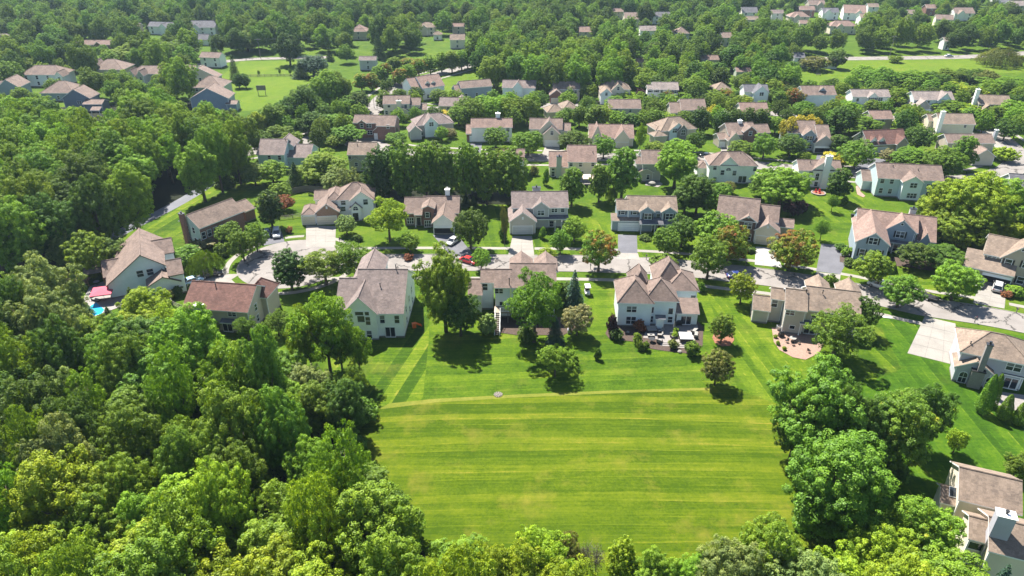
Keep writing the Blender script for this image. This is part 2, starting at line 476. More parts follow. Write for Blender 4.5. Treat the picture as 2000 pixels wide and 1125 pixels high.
def puffed(name, seed, boughs, brad, pufr, n_puff, n_leaf, leaf, flat=1.0, keep=0.9, inner=700, center=(0, 0, 0), up=0.35, jitter=0.33):
    """crown: boughs -> puffs of foliage on their outside -> leaves on the puffs"""
    rng = np.random.default_rng(seed)
    boughs = np.array(boughs, float); brad = np.array(brad, float)
    cen = np.array(center, float)
    P, R, O = [], [], []
    for bc, br in zip(boughs, brad):
        k = max(8, int(n_puff * (br / brad.mean()) ** 2))
        d = fib(k, rng, 0.5)
        p = bc + d * br * rng.uniform(0.78, 1.08, (k, 1)) * np.array([1, 1, flat])
        depth = np.min([np.linalg.norm(p - b2, axis=1) / r2 for b2, r2 in zip(boughs, brad)], axis=0)
        ok = (depth > 0.70) & (rng.random(k) < keep)
        P.append(p[ok]); O.append(unit(d[ok] * 0.6 + unit(p[ok] - cen) * 0.5)); R.append(rng.uniform(0.7, 1.35, ok.sum()) * pufr)
    P, O, R = np.concatenate(P), np.concatenate(O), np.concatenate(R)
    n = len(P)
    o = np.repeat(O, n_leaf, 0); r = np.repeat(R, n_leaf)[:, None]; c = np.repeat(P, n_leaf, 0)
    d = unit(rng.normal(0, 1, (n * n_leaf, 3)) + o * 0.75 + np.array([0, 0, up]))
    pos = c + d * r * rng.uniform(0.55, 1.12, (len(d), 1)) * np.array([1, 1, 0.8 * flat + 0.1])
    nr = unit(d + rng.normal(0, jitter, d.shape) + np.array([0, 0, 0.5]))
    tone = np.clip(np.repeat(rng.uniform(0.15, 0.85, n), n_leaf) + rng.normal(0, 0.16, len(d)), 0, 1)
    size = np.full(len(d), leaf)
    # sparser, larger leaves in the inside of each bough so that little light passes straight through
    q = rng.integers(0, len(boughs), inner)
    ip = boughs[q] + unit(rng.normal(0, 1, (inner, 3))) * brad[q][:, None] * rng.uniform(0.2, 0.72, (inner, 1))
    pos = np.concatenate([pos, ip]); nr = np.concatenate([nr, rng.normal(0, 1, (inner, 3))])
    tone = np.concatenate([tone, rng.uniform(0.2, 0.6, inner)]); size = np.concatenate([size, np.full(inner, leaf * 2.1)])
    return leaf_mesh(name, pos, nr, size, rng, tone)

def bough_set(seed, n, rx, rz, zc, spread=0.62, br=(0.34, 0.46), zpow=1.0, flat_bottom=0.75, taper=0.0, irregular=0.12):
    rng = np.random.default_rng(seed)
    d = fib(n, rng, 0.45)
    d[:, 2] = np.where(d[:, 2] < 0, d[:, 2] * flat_bottom, d[:, 2])
    k = rng.uniform(1 - irregular * 1.6, 1 + irregular, n)
    c = np.stack([d[:, 0] * rx * spread * k, d[:, 1] * rx * spread * k, zc + d[:, 2] * rz * spread * k], 1)
    if taper:
        f = np.clip(1 - taper * (c[:, 2] - zc) / rz, 0.3, 1.4)[:, None]
        c[:, :2] *= f
    b = rng.uniform(*br, n) * min(rx, rz)
    c = np.concatenate([c, [[0, 0, zc], [0, 0, zc + rz * 0.3]]]); b = np.concatenate([b, [0.5 * rx, 0.45 * rx]])
    return c, b

def trunk_mesh(name, H, zc, R, seed, r0=0.22, limbs=7, bark=None):
    rng = random.Random(seed)
    mb = MB()
    bend = (rng.uniform(-.2, .2), rng.uniform(-.2, .2))
    top = zc + (H - zc) * 0.35
    mb.tube([(0, 0, -0.1), (bend[0] * .3, bend[1] * .3, zc * .45), (bend[0], bend[1], zc), (bend[0] * 1.3, bend[1] * 1.3, top)],
            [r0 * 1.35, r0, r0 * .7, r0 * .25], 8)
    for i in range(limbs):
        a = 2.4 * i + rng.uniform(-.4, .4)
        z0 = zc * rng.uniform(0.5, 0.95)
        l = R * rng.uniform(.5, .75)
        z1 = z0 + (H - zc) * rng.uniform(.1, .55) + zc * .2
        mb.tube([(bend[0] * .6, bend[1] * .6, z0), (math.cos(a) * l * .5, math.sin(a) * l * .5, z0 + (z1 - z0) * .55), (math.cos(a) * l, math.sin(a) * l, z1)],
                [r0 * .5, r0 * .32, r0 * .1], 5)
    return mb.mesh(name, [bark or BARK], True)

# species: radius, height they are drawn at, list of (crown, trunk) variants
SPECIES = {}
def species(key, R, H, variants):
    """store with the measured reach of the crowns, so that a tree gets the radius and height it is asked for"""
    rr, hh = [], []
    for crown, trunk in variants:
        co = np.empty(len(crown.vertices) * 3, np.float32); crown.vertices.foreach_get('co', co); co = co.reshape(-1, 3)
        rr.append(np.percentile(np.hypot(co[:, 0], co[:, 1]), 97)); hh.append(np.percentile(co[:, 2], 99.6))
    SPECIES[key] = (float(np.mean(rr)), float(np.mean(hh)), variants)

v = []
for s in range(3):
    c, b = bough_set(10 + s, 17, 4.0, 3.9, 5.0)
    v.append((puffed('round_crown', 20 + s, c, b, 0.47, 24, 70, 0.125, center=(0, 0, 4.5)), trunk_mesh('trunk', 9, 4.2, 4.0, s)))
species('round', 4.0, 9.0, v)
v = []
for s in range(3):
    c, b = bough_set(30 + s, 20, 3.0, 5.2, 5.6, br=(0.34, 0.5), taper=0.26, irregular=0.10, flat_bottom=1.0)
    v.append((puffed('oval_crown', 40 + s, c, b, 0.42, 24, 46, 0.145, center=(0, 0, 5), up=0.55), trunk_mesh('trunk', 10.5, 4.5, 3.0, 5 + s)))
species('oval', 3.0, 10.5, v)
v = []
for s in range(4):
    c, b = bough_set(50 + s, 36, 6.2, 6.6, 8.9, spread=0.76, br=(0.18, 0.31), irregular=0.20, flat_bottom=1.0)
    v.append((puffed('broad_crown', 60 + s, c, b, 0.60, 20, 88, 0.132, center=(0, 0, 8.5), keep=0.9, inner=1500), trunk_mesh('trunk', 16, 7.0, 6.0, 9 + s, 0.36, 9)))
species('oak', 6.0, 16.0, v)
v = []
for s in range(3):
    c, b = bough_set(70 + s, 26, 5.2, 5.0, 7.0, spread=0.74, br=(0.20, 0.33), irregular=0.28)
    b[-2:] *= 0.6
    v.append((puffed('feathery_crown', 80 + s, c, b, 0.50, 24, 60, 0.12, flat=0.75, keep=0.74, inner=600, center=(0, 0, 6), jitter=0.7), trunk_mesh('trunk', 12, 5.5, 5.0, 14 + s, 0.24, 10)))
species('airy', 5.0, 12.0, v)

def spruce(name, seed, R, H, tiers=17, droop=0.35, leaf=0.17, dens=1.0):
    rng = np.random.default_rng(seed)
    pos, nr, tone = [], [], []
    for k in range(tiers):
        f = k / (tiers - 1)
        z = 0.55 + (H - 0.6) * f
        r = R * (1 - f) ** 0.85 + 0.12
        nb = int(6 + 9 * (1 - f))
        for j in range(nb):
            a = 2 * math.pi * (j + rng.uniform(-.3, .3)) / nb + k * 0.7
            rr = r * rng.uniform(0.8, 1.08)
            m = int((10 + 34 * rr / R) * dens)
            t = rng.uniform(0.12, 1, m) ** 0.7
            w = 0.26 * rr * (1 - t * .6) + .05
            off = rng.normal(0, 1, m) * w * .55
            x = math.cos(a) * t * rr - math.sin(a) * off; y = math.sin(a) * t * rr + math.cos(a) * off
            zz = z - droop * t * t * rr + rng.normal(0, .06, m) + 0.1 * rr * np.sin(t * 3)
            pos.append(np.stack([x, y, zz], 1))
            nn = np.stack([np.full(m, math.cos(a) * .4), np.full(m, math.sin(a) * .4), np.full(m, .8)], 1) + rng.normal(0, .45, (m, 3))
            nr.append(nn); tone.append(np.full(m, rng.uniform(.15, .8)))
    pos, nr, tone = np.concatenate(pos), np.concatenate(nr), np.concatenate(tone)
    return leaf_mesh(name, pos, nr, np.full(len(pos), leaf), rng, np.clip(tone + rng.normal(0, .12, len(pos)), 0, 1), 0.45)
species('spruce', 2.6, 9.0, [(spruce('spruce_crown', 90 + s, 2.6, 9.0), trunk_mesh('trunk', 9, 3, 0.4, 20 + s, 0.15, 0)) for s in range(2)])

def column(name, seed, R, H):
    rng = np.random.default_rng(seed)
    n = 6500
    f = rng.uniform(0, 1, n); a = rng.uniform(0, 2 * math.pi, n)
    r = R * np.minimum(1, (1 - f) ** 0.55 * 1.15) * np.minimum(1, .55 + f * 3) * (1 + .10 * np.sin(a * 5 + f * 14)) * rng.uniform(.82, 1.06, n)
    pos = np.stack([np.cos(a) * r, np.sin(a) * r, .08 + f * (H - .1)], 1)
    nr = np.stack([np.cos(a), np.sin(a), np.full(n, .5)], 1) + rng.normal(0, .5, (n, 3))
    return leaf_mesh(name, pos, nr, np.full(n, .085), rng, None, .5)
species('column', 1.0, 5.0, [(column('column_crown', 95, 1.0, 5.0), trunk_mesh('trunk', 5, 1.2, .2, 25, .08, 0))])
v = []
for s in range(3):
    c, b = bough_set(100 + s, 11, 1.3, 1.0, 0.95, br=(.36, .5), irregular=.22)
    v.append((puffed('bush_crown', 110 + s, c, b, .2, 16, 26, .085, inner=300, center=(0, 0, .4)), trunk_mesh('trunk', 1.6, .5, .9, 30 + s, .05, 6)))
species('bush', 1.3, 2.0, v)

def willow(name, seed, R, H):
    """weeping crown: about fifty hanging curtains of different length with gaps between them"""
    rng = np.random.default_rng(seed)
    pos, nr, tone = [], [], []
    for k in range(54):
        a = 2.399963 * k + rng.uniform(-.3, .3); q = math.sqrt((k + .5) / 54)
        x0, y0 = math.cos(a) * R * q * .86, math.sin(a) * R * q * .86
        z0 = H * (1 - .50 * q * q) * rng.uniform(.84, 1.04)
        tn = rng.uniform(.15, .85)
        for j in range(9):
            ox, oy = rng.normal(0, .40, 2)
            ln = min(z0 - .3, H * rng.uniform(.16, .62)); m = 30
            t = rng.uniform(0, 1, m) ** .8
            out = .55 * np.sin(t * 2.2)
            pos.append(np.stack([x0 + ox + math.cos(a) * out + rng.normal(0, .10, m), y0 + oy + math.sin(a) * out + rng.normal(0, .10, m), z0 + .5 * math.exp(-(ox * ox + oy * oy) * 3) - t * ln], 1))
            nr.append(np.stack([np.full(m, math.cos(a)), np.full(m, math.sin(a)), .9 * (1 - t)], 1) + rng.normal(0, .45, (m, 3)))
            tone.append(np.full(m, tn + rng.normal(0, .12)))
    pos, nr, tone = np.concatenate(pos), np.concatenate(nr), np.clip(np.concatenate(tone), 0, 1)
    return leaf_mesh(name, pos, nr, np.full(len(pos), .21), rng, tone, .36, updroop=1.6)
species('willow', 5.0, 9.0, [(willow('weeping_crown', 120, 5.0, 9.0), trunk_mesh('trunk', 9, 5, 3.5, 41, .4, 9))])
# a thin tree that has lost most of its leaves
def sparse(name, seed, R, H):
    rng = np.random.default_rng(seed)
    n = 900
    d = unit(rng.normal(0, 1, (n, 3)))
    pos = d * rng.uniform(.3, 1, (n, 1)) * np.array([R, R, H * .36]) + np.array([0, 0, H * .62])
    return leaf_mesh(name, pos, rng.normal(0, 1, (n, 3)), np.full(n, .10), rng)
species('sparse', 1.6, 7.0, [(sparse('thin_crown', 130, 1.6, 7.0), trunk_mesh('trunk', 7, 5.5, 2.0, 45, .09, 16, BARK_PALE))])

LEAFMAT = {'r': LEAF_RUST, 'g': LEAF_GOLD}
TREE_NAME = {'bush': 'bush', 'spruce': 'spruce_tree', 'column': 'columnar_evergreen', 'willow': 'willow_tree', 'airy': 'feathery_tree',
             'oval': 'upright_tree', 'round': 'shade_tree', 'oak': 'broad_tree', 'sparse': 'bare_tree'}
def plant_tree(name, kind, x, y, R, H, tone, var, rz, label, cat, group, turn=None):
    R0, H0, vs_ = SPECIES[kind]
    crown, trunk = vs_[var % len(vs_)]
    e = empty(name, (x, y, 0), rz, (R / R0, R / R0, H / H0))
    c = obj('crown', crown, e)
    c.color = (*TONES[tone], 1)
    if turn:
        c.material_slots[0].link = 'OBJECT'; c.material_slots[0].material = LEAFMAT[turn]
    obj('trunk', trunk, e)
    tag(e, label, cat, group)
    return e

# ------------------------------------------------------------------ layout in metres
HAZE_DENSITY = 8.5e-05
PLACES = ['left of ', 'right of ', 'in front of ', 'behind ', 'well left of ', 'well right of ', 'at the bottom edge below the meadow', 'in the thicket at the lower right', 'in the clump right of the meadow', 'by the meadow in the lower left wood', 'at the left edge of the near wood', 'at the bottom of the near wood', 'amid the lower left wood', 'at the top of the lower left wood', 'beside the trail in the left wood', 'at the left end of the trailside wood', 'at the top of the trailside wood', 'amid the trailside wood', 'on the near side of the far grove', 'on the far side of the far grove', 'below the pool house at the wood edge']
KIND_WORD = {'r': 'rounded tree', 'v': 'upright tree', 'o': 'broad tree', 'a': 'feathery tree', 's': 'conical spruce', 'c': 'columnar evergreen', 'b': 'bush', 'w': 'weeping willow', 'd': 'half-bare tree'}
TONE_WORD = {'dark': 'dark green', 'mid': 'green', 'bright': 'bright green', 'lime': 'lime green', 'olive': 'olive green', 'silver': 'silvery green', 'blue': 'bluish green', 'gold': 'golden yellow', 'purple': 'dark purple', 'rust': 'rusty red', 'tanleaf': 'tan blossomed', 'pine': 'blackish green', 'warm': 'warm green', 'pink': 'pinkish', 'deep': 'deep green', 'grey': 'grey'}
RANKS = ['leftmost', 'rightmost', 'second from left', 'third from left', 'fourth from left', 'fifth from left', 'sixth from left', 'seventh from left', 'eighth from left', 'ninth from left', 'tenth from left', 'eleventh from left', 'twelfth from left', 'thirteenth from left', 'fourteenth from left', 'fifteenth from left', 'sixteenth from left', 'seventeenth from left', 'eighteenth from left', 'nineteenth from left', 'twentieth from left']
LAWNS = [
 ('meadow','field',0.004,'broad mown meadow with straw streaks in the foreground',((-21.42,53.44),(35.71,53.44),(40.62,68.15),(43.05,83.49),(43.73,92.23),(38.16,96.37),(32.99,96.51),(17.27,95.8),(0.0,94.54),(-12.72,93.31),(-20.14,91.96),(-24.98,90.91),(-30.28,78.99))),
 ('lawn','north',0.0051,'striped rear lawn of the pale mint house',((-25.81,90.91),(-20.15,92.03),(-14.79,92.9),(-15.68,112.23),(-17.73,132.26),(-39.41,132.26),(-33.3,105.46))),
 ('lawn','yard',0.0062,'rear lawn of the pale blue stepped house',((-14.71,92.93),(0.0,94.6),(11.72,95.52),(14.46,115.86),(16.3,135.73),(-17.87,135.73),(-15.58,112.23))),
 ('lawn','yard',0.0073,'rear lawn of the many-hipped patio house',((11.81,95.52),(17.28,95.86),(33.0,96.57),(38.17,96.42),(38.84,105.46),(40.09,119.66),(41.71,135.02),(16.53,136.91),(14.56,115.86))),
 ('lawn','up',0.0084,'rear lawn of the beige curved-patio house',((38.25,96.4),(43.9,92.23),(46.63,90.91),(68.77,102.3),(72.81,123.65),(53.1,134.09),(41.76,134.79),(40.19,119.66),(38.94,105.46))),
 ('lawn','diag',0.0095,'deep green lawn around the lilac house',((46.75,90.78),(44.67,78.99),(44.06,68.15),(49.46,62.22),(76.9,60.65),(112.23,107.1),(89.17,115.86),(80.7,118.69),(73.13,123.45),(68.87,102.15))),
 ('mown_strip','straw',0.0106,'pale curving strip between rear lawns and meadow',((-21.81,90.91),(-12.67,92.77),(0.0,93.99),(17.2,95.24),(33.77,96.15),(34.1,96.8),(17.3,96.01),(0.0,94.82),(-12.76,93.72),(-20.22,92.5))),
 ('lawn','up',0.0117,'front lawn between the light grey and the brick house',((-8.37,148.09),(7.41,148.09),(19.01,147.01),(23.39,164.52),(13.97,179.96),(-9.7,178.13))),
 ('lawn','up',0.0128,'front lawn of the blue twin-gable house',((19.37,147.01),(35.39,145.69),(44.39,143.86),(50.67,164.52),(41.56,178.13),(23.9,164.52))),
 ('lawn','yard',0.0139,'front lawn of the rose-roofed shuttered house',((61.23,141.82),(72.14,137.39),(85.89,128.93),(95.15,126.35),(107.63,152.51),(90.94,164.52),(73.9,167.76))),
 ('lawn','up',0.015,'sunny back lawn beside the white chimney house',((71.49,168.42),(91.23,165.16),(99.15,189.59),(81.94,190.4))),
 ('lawn','north',0.0161,'sunny lawn between the trail and the brick house',((-93.09,155.38),(-79.61,147.01),(-75.35,164.52),(-54.98,171.11),(-58.12,188.79),(-79.28,200.09),(-87.31,197.06),(-89.65,173.86))),
 ('lawn','yard',0.0172,'fenced back lawn beside the white house with brick garage',((-54.21,153.93),(-49.28,153.93),(-50.67,164.52),(-47.89,169.42),(-55.21,188.79),(-62.52,183.71))),
 ('meadow','far',0.0183,'bright open lawn behind the left cluster',((-117.16,267.63),(-99.97,275.01),(-87.3,303.88),(-84.77,331.08),(-106.79,370.5),(-137.19,367.95),(-134.98,333.19))),
 ('meadow','far',0.0194,'bright meadow strip below the far main road',((123.83,308.44),(151.38,305.69),(177.61,333.19),(255.92,344.1),(288.71,389.28),(170.97,381.03),(136.49,344.1))),
 ('meadow','far',0.0205,'bright lawn in front of the far right suburb',((263.13,453.79),(288.79,457.53),(299.21,481.2),(281.03,481.2))),
 ('meadow','far',0.0216,'open lawn behind the fourth row of houses',((-32.91,305.69),(21.94,305.69),(20.84,324.9),(4.63,324.9),(-17.16,346.36),(-32.42,324.9))),
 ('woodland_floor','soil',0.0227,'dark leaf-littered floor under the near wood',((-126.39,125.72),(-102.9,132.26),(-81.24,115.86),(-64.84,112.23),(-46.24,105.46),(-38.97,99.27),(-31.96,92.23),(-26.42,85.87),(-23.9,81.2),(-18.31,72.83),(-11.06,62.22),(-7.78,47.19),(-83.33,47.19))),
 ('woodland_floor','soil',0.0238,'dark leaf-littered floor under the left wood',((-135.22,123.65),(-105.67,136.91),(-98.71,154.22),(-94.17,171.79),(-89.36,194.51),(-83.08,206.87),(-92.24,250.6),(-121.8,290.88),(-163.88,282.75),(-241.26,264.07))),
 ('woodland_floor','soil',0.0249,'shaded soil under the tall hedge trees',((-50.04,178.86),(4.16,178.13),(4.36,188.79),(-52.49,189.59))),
 ('mulch_bed','mulch',0.07,'dark mulch bed curving around the furnished patio',((17.78,113.66),(18.35,111.88),(23.01,110.83),(24.78,108.77),(28.18,107.76),(32.85,106.77),(35.35,109.45),(37.05,115.86),(36.31,118.69),(32.16,118.12),(25.31,119.27),(19.25,117.74))),
 ('mulch_bed','redmulch',0.071,'round red mulch bed under the small lawn tree',((37.84,112.23),(37.88,110.48),(38.91,109.28),(40.48,109.45),(41.81,111.53),(42.1,114.02),(40.63,115.12),(38.86,114.39))),
 ('mulch_bed','mulch',0.072,'mulch bed in front of the rose-roofed shuttered house',((74.77,143.86),(80.65,141.32),(87.8,141.82),(93.44,139.33),(97.92,145.69),(76.04,147.01))),
 ('mulch_bed','mulch',0.073,'shaded bed under the trees behind the pale blue stepped house',((-5.91,114.94),(0.97,113.12),(9.73,113.12),(12.88,115.86),(12.18,119.66),(-6.09,119.66))),
 ('patio','patio_s',0.074,'pale stone patio with outdoor furniture',((24.77,112.23),(28.32,111.53),(28.25,110.14),(33.52,109.79),(35.56,113.66),(36.12,116.98),(26.87,117.74))),
 ('patio','patio_b',0.075,'curved brick patio behind the beige house',((50.23,115.86),(49.0,110.83),(49.15,108.1),(50.8,105.79),(52.82,104.98),(56.11,107.1),(58.49,110.83),(55.48,115.86))),
 ('patio','patio_s',0.076,'pale pool terrace beside the gabled pool house',((-88.47,125.72),(-81.98,121.23),(-79.57,123.65),(-81.04,130.02),(-87.55,135.73),(-90.31,132.26))),
 ('patio','patio_s',0.077,'shaded patio behind the lilac house',((79.22,92.23),(81.77,90.52),(84.25,89.87),(87.1,94.27),(81.96,95.66))),
 ('patio','patio_s',0.078,'small stone patio with covered furniture behind the grey house',((38.45,192.85),(41.85,191.21),(43.78,193.68),(42.9,197.06),(39.44,197.06))),
 ('patio','patio_s',0.079,'small patio under the gazebo behind the cream house',((19.36,194.51),(22.14,192.44),(24.21,195.36),(23.5,198.78),(20.02,198.78))),
 ('garden_path','patio_b',0.08,'curved paved path beside the teal house',((98.7,191.62),(96.58,185.64),(97.3,183.33),(98.37,184.48),(98.46,187.99),(100.91,193.68))),
]
ROADS = [
 ('street','pale cracked concrete street curving past the middle row',4.0,(1,-1),((-46.6,143.35),(-35.0,143.61),(-17.51,143.74),(0.0,143.48),(17.45,143.09),(34.61,141.57),(47.67,138.6),(56.06,136.44),(65.94,132.94),(75.05,128.71),(83.42,124.06),(92.12,121.03),(100.02,117.36),(108.64,112.59))),
 ('street','pale side street crossing behind the second row of houses',3.6,(1,-1),((-88.04,221.64),(-75.65,230.82),(-64.69,243.08),(-58.48,257.18),(-54.67,269.81),(-53.94,284.35),(-53.01,296.82),(-47.96,319.9),(-35.93,337.48),(-23.78,354.48),(-15.44,365.44))),
 ('street','pale second street between the back gardens',3.6,(1,-1),((-55.71,243.08),(-40.51,225.88),(-16.48,219.57),(9.81,217.53),(32.77,218.04),(58.52,216.02),(76.25,210.17),(93.35,205.03),(105.78,201.42),(126.45,197.06),(142.55,200.09),(156.76,210.64),(165.25,226.96),(169.69,247.42),(166.76,258.53),(155.12,265.48))),
 ('street','pale third street glimpsed between far gardens',3.4,(1,),((-53.42,290.05),(-34.24,277.29),(-8.06,277.29),(12.26,281.96),(36.6,280.39),(64.29,276.53),(90.88,271.27),(116.88,266.91),(138.32,262.66),(155.12,265.48))),
 ('main_road','straight pale main road across the far right meadow',4.2,(),((147.24,374.39),(173.8,375.04),(225.62,378.35),(249.23,382.38),(292.52,394.96))),
 ('street','pale lane along the far lawn at left',3.0,(),((-156.6,358.07),(-138.48,371.79),(-120.01,375.7),(-95.56,378.35))),
 ('street','pale lane glimpsed above the far right park',3.0,(),((218.46,451.95),(248.73,450.11),(281.93,453.79),(311.67,461.33))),
 ('trail','grey asphalt trail along the edge of the left wood',1.9,(),((-98.13,153.07),(-96.93,160.76),(-93.56,170.43),(-90.16,181.82),(-88.39,191.21),(-88.52,197.06))),
]
BULBS = [
 ((-49.93,143.61),12.2),
]
DRIVES = [
 ('wide concrete driveway of the white house with brick garage','c',(3,4),((-49.14,151.94),(-42.01,151.66),(-44.55,163.89),(-52.23,164.52))),
 ('concrete driveway of the light grey garage-gable house','c',(2,6),((-0.95,146.75),(5.22,146.75),(4.91,158.03),(0.13,158.03))),
 ('dark asphalt driveway of the blue twin-gable house','a',(2,5),((24.81,148.63),(29.32,148.36),(30.79,158.63),(26.16,158.94))),
 ('pale concrete apron joining the blue house driveway to the street','c',(2,1),((24.03,145.43),(29.37,144.9),(29.46,148.49),(24.69,148.63))),
 ('bright new concrete driveway of the tan brick-bay house','w',(3,4),((54.99,142.58),(60.75,141.07),(62.25,151.38),(58.05,151.94))),
 ('wide asphalt parking drive of the rose-roofed shuttered house','a',(2,4),((67.69,139.33),(72.45,137.87),(81.82,152.23),(74.31,153.65))),
 ('concrete apron below the wide asphalt parking drive','c',(3,1),((66.46,136.67),(70.99,134.56),(72.47,137.63),(67.6,139.09))),
 ('concrete driveway of the tan open-garage house','c',(2,5),((94.55,125.3),(99.69,123.04),(105.61,132.03),(101.63,134.79))),
 ('broad empty concrete driveway beside the lilac house','c',(3,4),((72.2,107.1),(79.61,102.92),(86.62,117.36),(82.0,120.05))),
 ('dark asphalt driveway of the brick house with white chimney','a',(2,4),((-14.56,147.82),(-8.94,147.55),(-13.52,158.94),(-19.56,158.63))),
 ('concrete driveway of the pale gabled pool house','c',(2,3),((-68.42,132.26),(-62.4,132.26),(-59.99,138.12),(-69.42,137.63))),
 ('grey asphalt driveway with two parked cars','a',(2,3),((-59.32,152.51),(-54.95,154.8),(-57.39,160.76),(-61.86,159.54))),
 ('concrete driveway of the steep double-gable house','c',(2,4),((9.6,220.6),(14.86,220.08),(16.13,230.26),(11.35,230.82))),
 ('asphalt driveway of the white brick-front garage house','a',(2,3),((-13.01,222.69),(-10.32,222.16),(-10.03,232.51),(-14.19,232.51))),
 ('asphalt driveway of the red-roofed dormer house','a',(2,3),((101.93,203.21),(107.51,201.87),(118.76,215.53),(113.05,218.04))),
 ('asphalt driveway of the slate-blue yellow-tree house','a',(2,3),((92.49,206.87),(95.76,206.41),(102.58,220.6),(98.81,221.12))),
 ('pale driveway of the white brick-base house','c',(2,3),((53.31,275.77),(56.92,275.77),(58.75,285.96),(55.44,285.96))),
 ('asphalt driveway of the gabled white garage house','a',(2,3),((152.77,261.97),(155.86,261.28),(159.89,269.08),(156.73,269.81))),
 ('pale winding drive beside the tall side-chimney house','c',(1,8),((157.81,221.64),(160.14,221.64),(177.3,261.97),(174.81,261.97))),
 ('pale driveway of the brick-dormer house','c',(1,3),((66.71,217.53),(68.54,217.03),(71.62,228.6),(69.72,229.15))),
]
